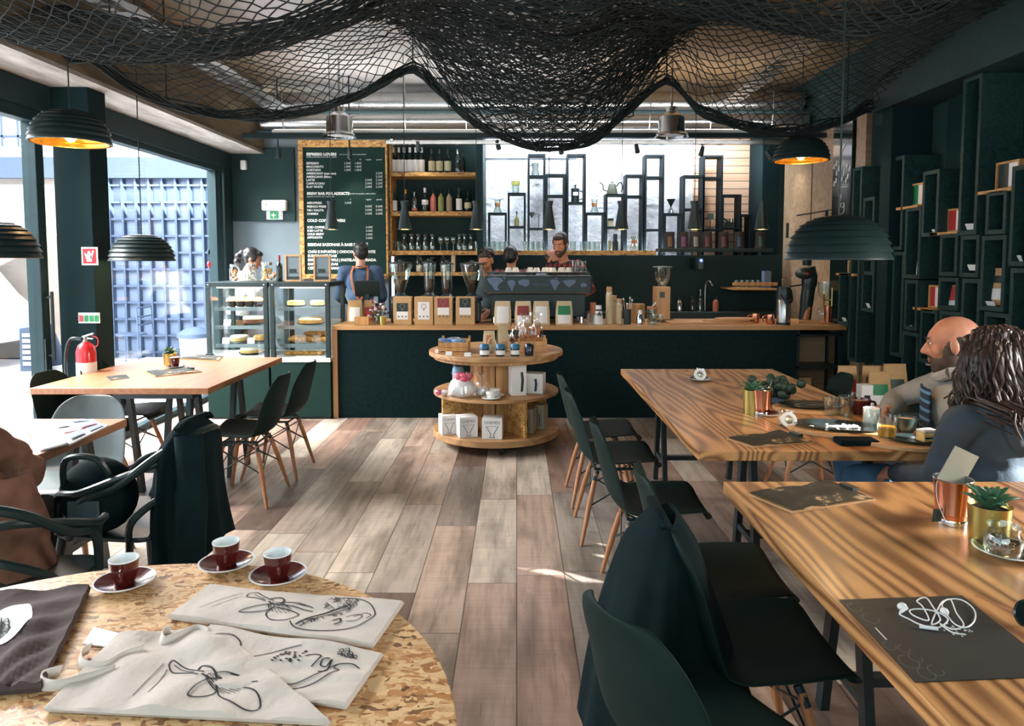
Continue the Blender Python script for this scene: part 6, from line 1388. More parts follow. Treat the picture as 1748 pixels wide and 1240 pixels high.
for x, y, lab, m_, z in ((897, 5.85, 'left cellophane bag of brown biscuits on the cable drum', 'muffin', .1), (915, 5.85, 'right cellophane bag of brown biscuits on the cable drum', 'muffin', .1), (878, 5.98, 'cellophane bag of dark biscuits behind the jars on the cable drum', 'cake_brown', .01)):
    p = od(x, y, ZA+z); t = thing('biscuit_bag', lab, 'bag', p); m = MB()
    for k in range(12): m.ell(p+V(rnd.uniform(-.035, .035), rnd.uniform(-.03, .03), .015+.075*rnd.random()), (.02, .02, .008), Euler((rnd.random()*2, rnd.random()*2, 0)).to_matrix(), 8)
    m.build('biscuits', m_, t); m = MB(); m.grid(lambda u, v, p=p: p+V((.055+.012*sin(5*6.28*u+9*v))*cos(6.283*u)*interp([0, .1, .5, .7, 1], [.7, 1, .85, .25, .9], v), (.045+.01*cos(4*6.28*u))*sin(6.283*u)*interp([0, .1, .5, .7, 1], [.7, 1, .85, .25, .9], v), .215*v), 28, 12, closeu=True); m.build('cellophane', 'plastic_film', t)
for x, Y, m_, lab in ((827, 5.50, 'blue_lid', 'leftmost jam jar with a blue cloth lid on the cable drum'), (854, 5.5, 'blue_lid', 'second jam jar with a blue lid on the cable drum'), (879, 5.51, 'blue_lid', 'third jam jar with a blue lid on the cable drum'), (903, 5.53, 'jam', 'dark lidded jam jar at the right on the cable drum')):
    p = od(x, Y, ZA); t = thing('jam_jar', lab, 'jar', p); MB().lathe([(0, 0), (.033, 0), (.036, .006), (.036, .06), (.032, .066), (0, .066)], p, 20).build('jar_body', 'jam', t); MB().lathe([(.041, .06), (.04, .064), (.036, .085), (.03, .095), (0, .097)], p, 20).build('cloth_lid', m_, t); 
    if m_ != 'jam': MB().lathe([(.0366, .012), (.0366, .046)], p, 20).build('paper_label', 'white_paper', t)
pouch('paper_pouch', od(835, 5.78, ZA), .1, .17, .07, 'kraft_light', 'kraft paper bag with red seal standing on the cable drum', [(.35, .8, .5, 'muffin')]); pouch('paper_pouch', od(858, 5.8, ZA), .10, .21, .08, 'kraft_light', 'taller kraft paper bag on the cable drum', [(.1, .4, .6, 'kraft')], rz=.5)
for x, Y, lab in ((748, 5.66, 'left white price card on the drum top'), (766, 5.52, 'middle white price card on the drum top'), (798, 5.46, 'right white price card on the drum top')): p = od(x, Y, ZA); tag(MB().box(p+V(0, 0, .016), (.052, .003, .035), (-.6, 0, 0)).build('price_card', 'white_paper'), lab, 'card')
t = thing('twine_ring', 'ring of pale twine standing between the jam jars', 'twine', od(840, 5.54, ZA)); c = od(840, 5.54, ZA); MB().tube([c+V(.033*cos(k*pi/10), .0, .075+.068*sin(k*pi/10)) for k in range(20)], .004, 6, closed=True).build('twine', 'kraft_light', t)
# middle shelf
p = od(789, 5.55, ZB_); t = thing('gift_basket', 'cellophane wrapped bundle with pink cloth on the middle drum shelf', 'gift', p)
m = MB(); m.ell(p+V(0, 0, .075), (.11, .08, .075), n=16); m.build('white_content', 'white_paper', t); m = MB()
for k in range(9): m.ell(p+V(rnd.uniform(-.09, .06), rnd.uniform(-.03, .03), .165+rnd.uniform(-.015, .02)), (.035, .03, .022), n=10)
m.build('pink_cloth', 'pink_paint', t); m = MB(); m.grid(lambda u, v: p+V((.125+.01*sin(30*u))*cos(6.283*u)*interp([0, .1, .6, .8, 1], [.9, 1, .8, .5, .75], v), (.09+.01*cos(25*u))*sin(6.283*u)*interp([0, .1, .6, .8, 1], [.9, 1, .8, .5, .75], v), .2*v), 40, 10, closeu=True); m.build('cellophane', 'plastic_film', t)
p = od(753, 5.6, ZB_); t = thing('wrapped_sweets', 'small wrapped sweets with a pink end at the left of the middle drum shelf', 'sweets', p); MB().ell(p+V(-.0, 0, .035), (.06, .045, .035), n=14).build('wrapper', 'plastic_film', t); MB().ell(p+V(-.02, -.01, .03), (.026, .026, .024), n=12).build('pink_sweet', 'pink_paint', t); MB().ell(p+V(.025, 0, .03), (.03, .03, .022), n=12).build('white_sweet', 'white_paper', t)
p = od(823, 5.6, ZB_); t = thing('meringue_bag', 'cellophane bag of white meringues on the middle drum shelf', 'bag', p); m = MB(); 
for k in range(6): m.ell(p+V(.035*cos(k), .03*sin(k), .03+.02*(k % 2)), (.028, .028, .025), n=10)
m.build('meringues', 'white_paper', t); m = MB(); m.grid(lambda u, v: p+V((.075+.01*sin(30*u))*cos(6.283*u)*interp([0, .1, .5, .7, 1], [.8, 1, .7, .2, .7], v), (.06+.01*cos(25*u))*sin(6.283*u)*interp([0, .1, .5, .7, 1], [.8, 1, .7, .2, .7], v), .2*v), 32, 10, closeu=True); m.build('cellophane', 'plastic_film', t)
for x, Y, lab in ((845, 5.6, 'white cup nested on its saucer on the middle drum shelf'), (838, 5.48, 'white folded napkin dish at the front of the middle drum shelf')):
    p = od(x, Y, ZB_); t = thing('white_dish', lab, 'dish', p); MB().lathe([(0, 0), (.04, 0), (.075, .012), (.074, .016), (0, .008)], p, 24).build('saucer', 'white_ceramic', t); MB().lathe([(0, .01), (.028, .01), (.042, .05), (.036, .062), (0, .066)], p, 20).build('cup', 'white_paper', t)
p = od(782, 5.95, ZB_); t = thing('blue_jar', 'blue glass jar at the back of the middle drum shelf', 'jar', p); MB().lathe([(0, 0), (.05, 0), (.05, .16), (.04, .19), (.04, .2)], p, 18).build('jar_body', 'shirt_light_blue', t); MB().lathe([(.044, .19), (.044, .23), (0, .235)], p, 18).build('lid', 'black_plastic', t)
def carton(x0, x1, Y, h_, d_, z, lab, rz=0., m_='white_paper', art='dark_print', kind=0, word=None):
    a = od(x0, Y, z); c = od(x1, Y, z); w = c.x-a.x; t = thing('product_box', lab, 'box', (a.x+w/2, Y+d_/2, z+.001), rz)
    MB().bb(-w/2, w/2, -d_/2, d_/2, 0, h_).build('carton', m_, t, local=True, bevel=.002); m = MB(); y = -d_/2-.0015
    if kind == 0: m.prism([(-.0, .12*h_), (.02*1, .12*h_), (.028, .5*h_), (.02, .75*h_), (-.0, .75*h_), (.006, .5*h_)], y-.0005, y); m.v = [(p_[0]+w*.1, p_[2], p_[1]) for p_ in m.v]
    elif kind == 1:
        for pts in ([(-w*.3, h_*.62), (-w*.05, h_*.22), (-w*.12, h_*.08)], [(w*.3, h_*.62), (w*.05, h_*.22), (w*.12, h_*.08)]): m.strip([(p_[0], y, p_[1]) for p_ in pts], .004, nrm=(0, -1, 0))
        m.strip([(-w*.12, y, h_*.08), (w*.12, y, h_*.08)], .004, nrm=(0, -1, 0)); m.strip([(-w*.3, y, h_*.62), (w*.3, y, h_*.62)], .002, nrm=(0, -1, 0))
    else:
        m.strip([(x_*w, y, z_*h_) for x_, z_ in ((-.22, .1), (-.22, .8), (.22, .8), (.22, .1), (-.22, .1))], .003, nrm=(0, -1, 0)); m.strip([(x_*w, y, z_*h_) for x_, z_ in ((-.1, .15), (-.02, .4), (-.1, .65), (.1, .65), (.02, .4), (.1, .15), (-.1, .15))], .005, nrm=(0, -1, 0)); m.box((0, y, h_*.4), (w*.14, .001, h_*.08))
    m.build('printed_picture', art, t, local=True)
    if word: m = MB(); m.text(word, (0, y, h_*.74), w*.2, align='CENTER'); m.build('lettering', 'grey_ink', t, local=True)
    return t
carton(870, 896, 5.62, .255, .12, ZB_, 'tall white box with a black brewer picture on the middle drum shelf', .25)
carton(893, 930, 5.70, .165, .12, ZB_, 'wide white box with blue print on the middle drum shelf', -.25, 'white_paper', 'shirt_blue', 0)
carton(749, 775, 5.62, .155, .12, ZC_, 'leftmost white brewer box on the drum bottom', .35, kind=1, word='CHEMEX'); carton(779, 811, 5.52, .165, .14, ZC_, 'middle white brewer box on the drum bottom', .3, kind=1, word='CHEMEX'); carton(823, 858, 5.47, .165, .14, ZC_, 'right white brewer box on the drum bottom facing the camera', -.05, kind=1, word='CHEMEX')
carton(893, 914, 5.66, .2, .12, ZC_, 'left dark bordered box in the shaded right side of the drum', -.3, 'card_grey', 'dark_print', 2); carton(917, 933, 5.80, .205, .1, ZC_, 'right dark bordered box in the shaded right side of the drum', -.4, 'card_grey', 'dark_print', 2)
# ------------------------------------------------------------------ right wall shelving
XW = 3.06
t = thing('display_shelving', 'tall dark shelving of black open frames along the right wall', 'shelving', (3.2, 5.2, 0))
RF = [(1456, 1472, 286, 620), (1474, 1493, 337, 470), (1472, 1493, 440, 533), (1432, 1452, 466, 556), (1524, 1544, 267, 427), (1546, 1573, 354, 476), (1545, 1567, 478, 565), (1576, 1604, 291, 404), (1605, 1635, 399, 472), (1571, 1600, 528, 622), (1602, 1636, 474, 530),
      (1640, 1672, 402, 474), (1645, 1677, 130, 401), (1604, 1640, 532, 640), (1684, 1719, 326, 400), (1676, 1718, 402, 532), (1728, 1768, 281, 455), (1725, 1770, 458, 600), (1642, 1674, 476, 620), (1540, 1568, 567, 690), (1680, 1722, 534, 700), (1524, 1544, 430, 610), (1775, 1825, 240, 420), (1775, 1825, 425, 640)]
for x0, x1, yt, yb in RF:
    a = PX(x0, yt, XW); c = PX(x1, yt, XW); zt = (a.z+c.z)/2; zb = max(0, PX((x0+x1)/2, yb, XW).z); ya, yb_ = max(a.y, c.y), min(a.y, c.y); w = .03; m = MB()
    m.bb(XW, 3.345, ya-w, ya, zb, zt); m.bb(XW, 3.345, yb_, yb_+w, zb, zt); m.bb(XW, 3.345, yb_+w, ya-w, zt-w, zt); m.bb(XW, 3.345, yb_+w, ya-w, zb, zb+w)
    m.build('frame', 'shelf_edge', t, bevel=.002)
def wallbox(name, x0, x1, yt, yb, lab, cols, board=True, X=3.13):
    a = PX(x0, yt, X); c = PX(x1, yb, X); y1, y0 = max(a.y, c.y), min(a.y, c.y); z0 = PX((x0+x1)/2, yb, X).z; z1 = PX((x0+x1)/2, yt, X).z
    t = thing(name, lab, 'box', (X+.06, (y0+y1)/2, z0)); w = .014; m = MB()
    m.bb(X, X+.13, y1-w, y1, z0, z1); m.bb(X, X+.13, y0, y0+w, z0, z1); m.bb(X, X+.13, y0+w, y1-w, z1-w, z1); m.bb(X, X+.13, y0+w, y1-w, z0, z0+w); m.build('wooden_case', 'crate_wood', t, bevel=.002)
    n = len(cols); yy = y1-w; span = (y1-y0-2*w)/n
    for k, cm in enumerate(cols): MB().bb(X+.012, X+.03, yy-span*(k+1), yy-span*k, z0+w, z1-w).build('card_panel', cm, t)
    if board:
        o = MB().bb(X-.07, X+.2, y0-.05, y1+.08, z0-.022, z0-.001).build('wooden_board', 'crate_wood', t, bevel=.002)
    return t
wallbox('gift_box', 1555, 1575, 313, 352, 'wooden gift box with green and white panels on the right wall shelving', ('green_print', 'white_paper'))
wallbox('gift_box', 1616, 1643, 356, 396, 'wooden gift box with red and white panels high on the right wall shelving', ('red_print', 'white_paper'))
wallbox('gift_box', 1700, 1738, 275, 323, 'wooden gift box with dark and white panels, highest on the right wall shelving', ('dark_print', 'white_paper'))
wallbox('gift_box', 1585, 1602, 487, 526, 'small wooden gift box with a red front low on the right wall shelving', ('red_print', 'white_paper'))
wallbox('gift_box', 1447, 1467, 445, 467, 'wooden gift box with green and white panels at the end of the counter', ('green_print', 'white_paper'))
def wallbag(x, yt, yb, w, lab, pan, rz=pi/2-.3, X=3.15, body='kraft'):
    z0 = PX(x, yb, X); z1 = PX(x, yt, X).z; q = pouch('coffee_pouch', z0, w, z1-z0.z, .05, body, lab, pan, rz=-rz); return q
wallbag(1559, 424, 475, .12, 'white and kraft coffee pouch leaning on the dark shelving above the price cards', [(.05, .8, .85, 'white_paper')])
wallbag(1626, 487, 530, .1, 'slim red and white pouch beside the small red gift box', [(.4, .95, .9, 'red_print'), (.05, .4, .9, 'white_paper')])
wallbag(1703, 458, 521, .1, 'slim kraft pouch with black and white labels above the seated man', [(.6, .8, .9, 'dark_print'), (.15, .45, .9, 'white_paper')])
wallbag(1587, 592, 624, .08, 'slim red and white pouch low on the shelving left of the seated man', [(.4, .95, .9, 'red_print'), (.05, .4, .9, 'white_paper')])
wallbag(1578, 640, 672, .14, 'kraft pouch with a red label just left of the seated man', [(.05, .65, .9, 'red_print')])
for x, y, lab in ((1480, 524, 'price card on the dark shelving left of the green column'), (1440, 548, 'price card at the far end of the shelving near the counter'), (1657, 390, 'price card right of the highest red gift box'), (1599, 399, 'price card in the raised frame left of the red gift box'), (1661, 460, 'price card in the middle frame of the shelving'), (1608, 526, 'price card beside the small red gift box'), (1690, 523, 'price card beside the slim kraft pouch'), (1735, 445, 'price card at the right edge of the shelving'), (1552, 562, 'price card low on the shelving above the kraft pouch bags'), (1575, 616, 'price card left of the seated man with the bald head')):
    p = PX(x, y, 3.1); tag(MB().box(p+V(0, 0, .012), (.004, .07, .045), (0, -.5, .3)).build('price_card', 'white_paper'), 'small white '+lab, 'card')
# logo sign
t = thing('logo_sign', 'tall black glossy sign with white 7g lettering on the right wall', 'sign', (3.28, 7.13, 1.2))
MB().bb(3.265, 3.30, 6.93, 7.34, .9, 2.9).build('sign_board', 'bottle_glass', t, bevel=.003)
def sp(x, y): p = PX(x, y, 3.262); return p
m = MB()
for x, y in ((1438, 243), (1435, 249), (1441, 249), (1438, 256), (1424, 285), (1428, 279), (1432, 288), (1437, 285), (1441, 290), (1446, 283), (1450, 288), (1428, 296), (1434, 300), (1440, 297), (1447, 301), (1427, 308), (1437, 306), (1424, 314), (1444, 308)):
    p = sp(x, y); m.box(p, (.002, .025, .05), (.3, 0, 0))
for y in (316, 320): m.bar(sp(1432, y), sp(1448, y-1.5), .002, .006)
m.build('bean_marks', 'white_ink', t)
m = MB()
for pts in ([(1431, 334), (1436, 332), (1434, 344)], [(1441, 346), (1436, 347), (1435, 353), (1439, 354), (1441, 347), (1440, 362), (1435, 366)]):
    q = spline([sp(*p_) for p_ in pts], 5); m.tube(q, .006, 6, flat=.4)
m.build('sign_lettering', 'white_ink', t)
# low table with coffee bags
t = thing('low_table', 'low black side table of coffee bags beneath the wall shelving', 'table', (2.7, 5.0, 0))
pz = .50
MB().bb(2.35, 3.02, 4.75, 5.3, pz-.03, pz).build('tabletop', 'black_paint', t, bevel=.004)
for x in (2.4, 2.97):
    for y in (4.8, 5.25): MB().bb(x-.02, x+.02, y-.02, y+.02, 0, pz-.03).build('leg', 'black_steel', t)
MB().bb(2.4, 2.97, 4.8, 5.25, .12, .14).build('lower_shelf', 'black_paint', t)
def lb(x, Y): return V(P(x, 600, Y).x, Y, pz+.001)
pouch('coffee_pouch', lb(1447, 5.12), .15, .27, .08, 'kraft', 'kraft pouch with a red label at the left of the low black table', [(.3, .62, .8, 'red_print'), (.22, .3, .8, 'white_paper')])
pouch('coffee_pouch', lb(1491, 5.12), .17, .27, .09, 'kraft', 'kraft pouch with a dark green label at the back of the low black table', [(.4, .7, .7, 'leaf_dark')])
pouch('coffee_pouch', lb(1502, 4.95), .16, .255, .08, 'kraft', 'kraft pouch with a bright green and white label on the low black table', [(.35, .65, .7, 'green_print'), (.1, .35, .7, 'white_paper')])
pouch('coffee_pouch', lb(1528, 5.08), .18, .29, .09, 'kraft', 'kraft pouch with a dark green window at the right of the low black table', [(.3, .62, .7, 'leaf_dark')])
p = lb(1478, 4.85); t2 = thing('brewer_carton', 'slim white carton with a black picture before the green labelled pouch', 'box', p); MB().bb(p.x-.04, p.x+.04, 4.81, 4.89, p.z, p.z+.18).build('carton', 'white_paper', t2, bevel=.002); MB().bb(p.x-.02, p.x+.02, 4.807, 4.81, p.z+.07, p.z+.11).build('picture', 'ink', t2)

# ------------------------------------------------------------------ ceiling services
def duct(name, pts, r, lab, m_='steel'):
    t = thing(name, lab, 'duct', pts[0]); m = MB(); m.tube(pts, r, 24); m.build('duct_pipe', m_, t); a, b = Vector(pts[0]), Vector(pts[-1]); n = int((b-a).length/.42); d_ = (b-a).normalized()
    for k in range(1, n): c = a+(b-a)*k/n; MB().tube([c-d_*.012, c+d_*.012], r*1.03, 24).build('seam_ring', 'steel', t)
    for k in (2, 7, 12): c = a+(b-a)*(k+.5)/n; MB().tube([c, V(c.x, c.y, 3.6)], .007, 5).build('hanger_rod', 'steel', t)
    return t
duct('ventilation_duct', [(-2.9, 8.3, 3.36), (3.3, 8.3, 3.36)], .125, 'upper silver ventilation duct across the back of the ceiling')
duct('ventilation_duct', [(-2.9, 8.12, 3.12), (3.3, 8.12, 3.12)], .085, 'lower slimmer silver duct across the back of the ceiling')
t = thing('pipe_run', 'thin grey pipes with hangers under the ducts at the back', 'pipe', (0, 7.9, 3.2)); m = MB(); m.tube([(-2.9, 7.9, 3.18), (3.3, 7.9, 3.18)], .018, 8); m.tube([(-2.9, 7.96, 2.98), (3.3, 7.96, 2.98)], .015, 8); m.build('pipe', 'frame_green', t)
for k in range(9): x = -2.6+k*.68; m = MB(); m.tube([(x, 7.96, 2.98), (x, 7.9, 3.18), (x, 7.9, 3.6)], .007, 5); m.build('hanger_rod', 'steel', t)
o = MB().bb(-2.9, 3.34, 7.55, 7.65, 2.84, 2.89).build('trim_15', 'black_steel'); struct(o)
t = thing('lighting_track', 'long galvanised channel over the bar carrying the spotlights', 'track', (.8, 8.3, 2.9)); MB().bb(-1.52, 3.2, 8.26, 8.34, 2.885, 2.935).build('channel', 'steel', t, bevel=.004); 
for x in (-1.2, 0, 1.2, 2.6): MB().tube([(x, 8.3, 2.93), (x, 8.3, 3.25)], .008, 6).build('hanger_rod', 'steel', t)
def tray_run(name, x, y0, y1, z, lab):
    t = thing(name, lab, 'cable tray', (x, (y0+y1)/2, z)); m = MB(); m.bb(x-.09, x-.08, y0, y1, z, z+.06); m.bb(x+.08, x+.09, y0, y1, z, z+.06); n = int((y1-y0)/.16)
    for k in range(n): yy = y0+k*.16; m.bb(x-.08, x+.08, yy, yy+.09, z, z+.008)
    m.build('tray_channel', 'steel', t)
    for yy in np.linspace(y0+.3, y1-.3, 4): MB().tube([(x, float(yy), z), (x, float(yy), 3.6)], .008, 6).build('hanger_rod', 'steel', t)
tray_run('cable_tray', -2.6, 1.5, 8.0, 3.16, 'perforated steel cable tray above the net on the window side'); tray_run('cable_tray', 2.2, 1.5, 7.5, 3.16, 'perforated steel cable tray above the net on the right side')
for x, y, lab in ((580, 214, 'silver industrial high bay lamp above the menu board'), (1146, 214, 'silver industrial high bay lamp above the espresso machine end')):
    p = P(x, 234, 7.3); t = thing('high_bay_lamp', lab, 'lamp', p); MB().lathe([(.16, 0), (.175, .0), (.175, .012), (.14, .04), (.13, .2), (.06, .25), (.06, .3), (0, .3)], p, 28).build('reflector', 'chrome', t); MB().tube([p+V(0, 0, .3), V(p.x, p.y, 3.6)], .012, 8).build('hanging_rod', 'steel', t); MB().lathe([(0, .015), (.13, .02)], p, 24).build('diffuser', 'white_plastic', t)
# spotlights
def spot(px, py, Y, ztop, lab, aim=(0, .6, -1), power=9):
    p = P(px, py, Y); t = thing('spotlight', lab, 'spotlight', p); d_ = Vector(aim).normalized()
    MB().lathe([(.0, -.06), (.022, -.06), (.032, .05), (.03, .06), (.022, .05)], p, 16, axis=d_).build('lamp_head', 'black_paint', t); MB().lathe([(0, .048), (.024, .05)], p, 14, axis=d_).build('lamp_lens', 'spot_glow', t); MB().tube([p-d_*.05, V(p.x, p.y, ztop)], .009, 6).build('bracket', 'black_steel', t)
    l = bpy.data.lights.new('spot_beam', 'SPOT'); l.energy = power; l.spot_size = 1.5; l.spot_blend = .8; l.color = (1, .9, .78); l.shadow_soft_size = .03; o = bpy.data.objects.new('spot_beam', l); COL.objects.link(o); o.location = p+d_*.08; o.rotation_euler = d_.to_track_quat('-Z', 'Y').to_euler()
spot(475, 262, 8.1, 3.6, 'glowing spotlight over the emergency light', (0, .1, -1)); spot(597, 262, 8.0, 3.6, 'black spotlight hanging in front of the menu board', (0, .35, -1), 12); spot(714, 250, 8.28, 2.9, 'black spotlight over the bottle shelves', (.1, .2, -1), 4); spot(850, 247, 8.3, 2.9, 'glowing spotlight at the left of the stone wall', (.2, .8, -.8), 9); spot(958, 255, 8.3, 2.9, 'dark spotlight in the middle under the net', (.1, .8, -.8), 8); spot(1087, 253, 8.3, 2.9, 'glowing spotlight over the kettle frame', (.3, .8, -.8), 9); spot(1198, 258, 8.3, 2.9, 'dark spotlight in front of the pine slats', (0, .8, -.8), 9); spot(1313, 265, 8.3, 2.9, 'glowing spotlight at the right beside the wooden panelling', (.6, -.2, -1), 5)
# cone pendants over the bar
c0 = None
for px, lab in ((566, 'cone pendant in front of the menu board'), (691, 'cone pendant before the left end of the bottle shelves'), (813, 'cone pendant at the right end of the bottle shelves'), (937, 'cone pendant over the two baristas'), (1061, 'cone pendant under the kettle frame'), (1185, 'cone pendant between the two right frame groups'), (1300, 'cone pendant nearest the wooden panelling')):
    p = P(px, 392, 7.15)
    if c0 is None:
        c0 = thing('cone_pendant', 'black '+lab, 'pendant lamp', p); MB().lathe([(.066, 0), (.07, 0), (.032, .23), (.045, .285), (.04, .285), (.028, .23)], (0, 0, 0), 24).build('lamp_shade', 'black_paint', c0, local=True); MB().lathe([(.064, .004), (.03, .2), (0, .2)], (0, 0, 0), 24).build('shade_lining', 'gold_paint', c0, local=True)
        MB().tube([(0, 0, .2), (0, 0, 3.6-p.z)], .004, 6).build('cord', 'black_plastic', c0, local=True); MB().ell((0, 0, .05), (.025, .025, .035), n=10).build('bulb', 'bulb_glow', c0, local=True)
    else: dup(c0, p, 0, 'black '+lab)
    l = bpy.data.lights.new('cone_glow', 'POINT'); l.energy = 2.2; l.color = (1, .75, .45); l.shadow_soft_size = .03; o = bpy.data.objects.new('cone_glow', l); COL.objects.link(o); o.location = p+V(0, 0, -.01)
# ribbed dome pendants
def dome(px, py, Y, lab, tilt=0.):
    p = P(px, py, Y); t = thing('dome_pendant', lab, 'pendant lamp', p); R0 = .225; prof = []; n = 90
    for k in range(n+1):
        a = pi/2*k/n; r = R0*cos(a)**.72 if k < n else 0; z = .2*sin(a); fr = (a/(pi/2)*9) % 1; rip = .016*(1-fr)**.8*(1 if k < n*.86 else 0); prof.append((max(0, r-.014+rip if k else R0), z))
    MB().lathe(prof, (0, 0, 0), 56).build('lamp_shade', 'black_paint', t, local=True); MB().lathe([(max(0, r-.019), max(0, z-.006) if z > .01 else z) for r, z in prof], (0, 0, 0), 56).build('shade_lining', 'gold_paint', t, local=True)
    MB().lathe([(R0-.012, 0), (R0, 0), (R0+.001, .004)], (0, 0, 0), 56).build('rim', 'black_paint', t, local=True)
    MB().tube([(0, 0, .19), (0, 0, 3.6-p.z)], .0045, 6).build('cord', 'black_plastic', t, local=True); MB().lathe([(0, .19), (.022, .19), (.022, .1), (0, .1)], (0, 0, 0), 16).build('socket', 'black_plastic', t, local=True)
    MB().ell((0, 0, .055), (.034, .034, .05), n=16).build('bulb', 'bulb_glow', t, local=True); MB().lathe([(0, 3.6-p.z), (.05, 3.6-p.z), (.05, 3.57-p.z), (0, 3.57-p.z)], (0, 0, 0), 20).build('ceiling_rose', 'black_plastic', t, local=True)
    l = bpy.data.lights.new('dome_glow', 'POINT'); l.energy = 5; l.color = (1, .72, .40); l.shadow_soft_size = .04; o = bpy.data.objects.new('dome_glow', l); COL.objects.link(o); o.location = p+V(0, 0, -.005)
dome(121, 245, 4.32, 'ribbed black dome pendant with a glowing gold inside before the left pillar'); dome(243, 446, 5.24, 'ribbed black dome pendant low over the window table'); dome(-12, 441, 3.78, 'ribbed black dome pendant cut off by the left edge'); dome(1367, 275, 5.87, 'ribbed black dome pendant with a gold inside under the net on the right'); dome(1430, 444, 3.18, 'large ribbed black dome pendant low over the middle wood table')

t = thing('added_batten', 'slim white light batten lying on top of the dark beam below the ducts', 'light', (.2, 7.6, 2.89)); MB().bb(-2.6, 3.0, 7.57, 7.63, 2.891, 2.925).build('housing', 'white_plastic', t); MB().bb(-2.58, 2.98, 7.58, 7.62, 2.925, 2.93).build('diffuser', 'case_light', t)  # added batten and upward lamp, put in to brighten the ducts
l = bpy.data.lights.new('uplight', 'AREA'); l.shape = 'RECTANGLE'; l.size = 5.4; l.size_y = .05; l.energy = 26; l.color = (1, .96, .93); o = bpy.data.objects.new('uplight', l); COL.objects.link(o); o.location = (.2, 7.6, 2.94); o.rotation_euler = (pi-.35, 0, 0)
# ------------------------------------------------------------------ fishing net under the ceiling
def catrom(xs, ys, x):
    xs = list(xs); n = len(xs)
    if x <= xs[0]: return ys[0]
    if x >= xs[-1]: return ys[-1]
    i = max(k for k in range(n-1) if xs[k] <= x); h = xs[i+1]-xs[i]; t_ = (x-xs[i])/h
    m = lambda k: 0 if k in (0, n-1) else ((ys[k+1]-ys[k-1])/(xs[k+1]-xs[k-1]))
    return (2*t_**3-3*t_**2+1)*ys[i]+(t_**3-2*t_**2+t_)*h*m(i)+(-2*t_**3+3*t_**2)*ys[i+1]+(t_**3-t_**2)*h*m(i+1)
HEM = [(160, 105, 4.75), (225, 155, 5.1), (300, 186, 5.35), (380, 202, 5.55), (470, 205, 5.7), (550, 190, 5.75), (620, 165, 5.75), (705, 124, 5.7), (735, 146, 5.7), (790, 200, 5.7), (860, 240, 5.7), (930, 257, 5.7), (1010, 245, 5.7), (1080, 188, 5.7), (1138, 144, 5.7), (1195, 196, 5.75), (1290, 226, 5.85), (1380, 226, 5.9), (1450, 206, 5.95), (1480, 190, 6.0)]
HP = [P(x, y, Y) for x, y, Y in HEM]; HX = [p.x for p in HP]; HZ = [p.z for p in HP]; HY = [p.y for p in HP]
TR = [(-80, 40, 3.6), (0, 62, 3.6), (150, 95, 3.6), (350, 97, 3.65), (470, 72, 3.65), (560, 42, 3.65), (660, -6, 3.65), (740, -20, 3.7), (882, 30, 3.8), (1000, 40, 3.8), (1080, 10, 3.8), (1200, 22, 3.7), (1340, 52, 3.7), (1480, 66, 3.7), (1600, 22, 3.7), (1748, -60, 3.7)]
TP = [P(x, y, Y) for x, y, Y in TR]; TX = [p.x for p in TP]; TZ = [p.z for p in TP]
def net_z(X, v, mid=0.):
    hem_y = catrom(HX, HY, X); hem_z = catrom(HX, HZ, X); tz = catrom(TX, TZ, X)
    cz = 3.08-.10*max(0, 1-abs(X-.25)/.8)-.06*sin(3*X+1)
    ys = [1.0, 2.2, 3.66, 4.6, hem_y-.28, hem_y]; zs = [3.3, 3.06, tz, cz-mid, hem_z+.17, hem_z]
    t_ = [0, .22, .5, .72, .93, 1.0]
    return interp(t_, ys, v), catrom(t_, zs, v)
def net_mesh(x0, x1, v0, v1, nu, nv, r, mid=0., dz=0., jit=.006, seed=1):
    R = np.random.RandomState(seed); g = np.zeros((nv+1, nu+1, 3))
    for j in range(nv+1):
        for i in range(nu+1):
            X = x0+(x1-x0)*i/nu; y, z = net_z(X, v0+(v1-v0)*j/nv, mid); g[j, i] = (X, y, z+dz)
    g[:, :, :] += R.normal(0, jit, g.shape)*np.array([1, 1, .8])
    segs = []
    for j in range(nv):
        for i in range(nu+1):
            if (i+j) % 2: continue
            for di in (-1, 1):
                if 0 <= i+di <= nu: segs.append((g[j, i], g[j+1, i+di]))
    A = np.array([s_[0] for s_ in segs]); B = np.array([s_[1] for s_ in segs]); D = B-A; D /= np.linalg.norm(D, axis=1)[:, None]+1e-9
    U = np.cross(D, np.array([.3, .2, .93])); U /= np.linalg.norm(U, axis=1)[:, None]; Wv = np.cross(D, U); vs = []; K = 3
    A = A-D*r; B = B+D*r
    ring = [(cos(2*pi*k/K), sin(2*pi*k/K)) for k in range(K)]
    V_ = np.stack([A+r*(c*U+s_*Wv) for c, s_ in ring]+[B+r*(c*U+s_*Wv) for c, s_ in ring], 1).reshape(-1, 3); n = len(segs)
    base = (np.arange(n)*6)[:, None, None]; q = np.array([[0, 1, 4, 3], [1, 2, 5, 4], [2, 0, 3, 5]])[None]; F = (base+q).reshape(-1, 4)
    return V_, F
def net_part(name, parent, chunks, m_):
    Vs, Fs, off = [], [], 0
    for v, f in chunks: Vs.append(v); Fs.append(f+off); off += len(v)
    v = np.concatenate(Vs); f = np.concatenate(Fs); v = v-np.array(parent.location)
    me = bpy.data.meshes.new(name); me.vertices.add(len(v)); me.vertices.foreach_set('co', v.ravel()); me.loops.add(f.size); me.loops.foreach_set('vertex_index', f.ravel()); me.polygons.add(len(f)); me.polygons.foreach_set('loop_start', np.arange(len(f))*4)
    me.update(calc_edges=True); me.materials.append(MATS[m_]); o = bpy.data.objects.new(name, me); COL.objects.link(o); o.parent = parent; return o
t = thing('fishing_net', 'dark fishing net hanging in wide swags under the whole ceiling', 'net', (0, 4, 2.4))
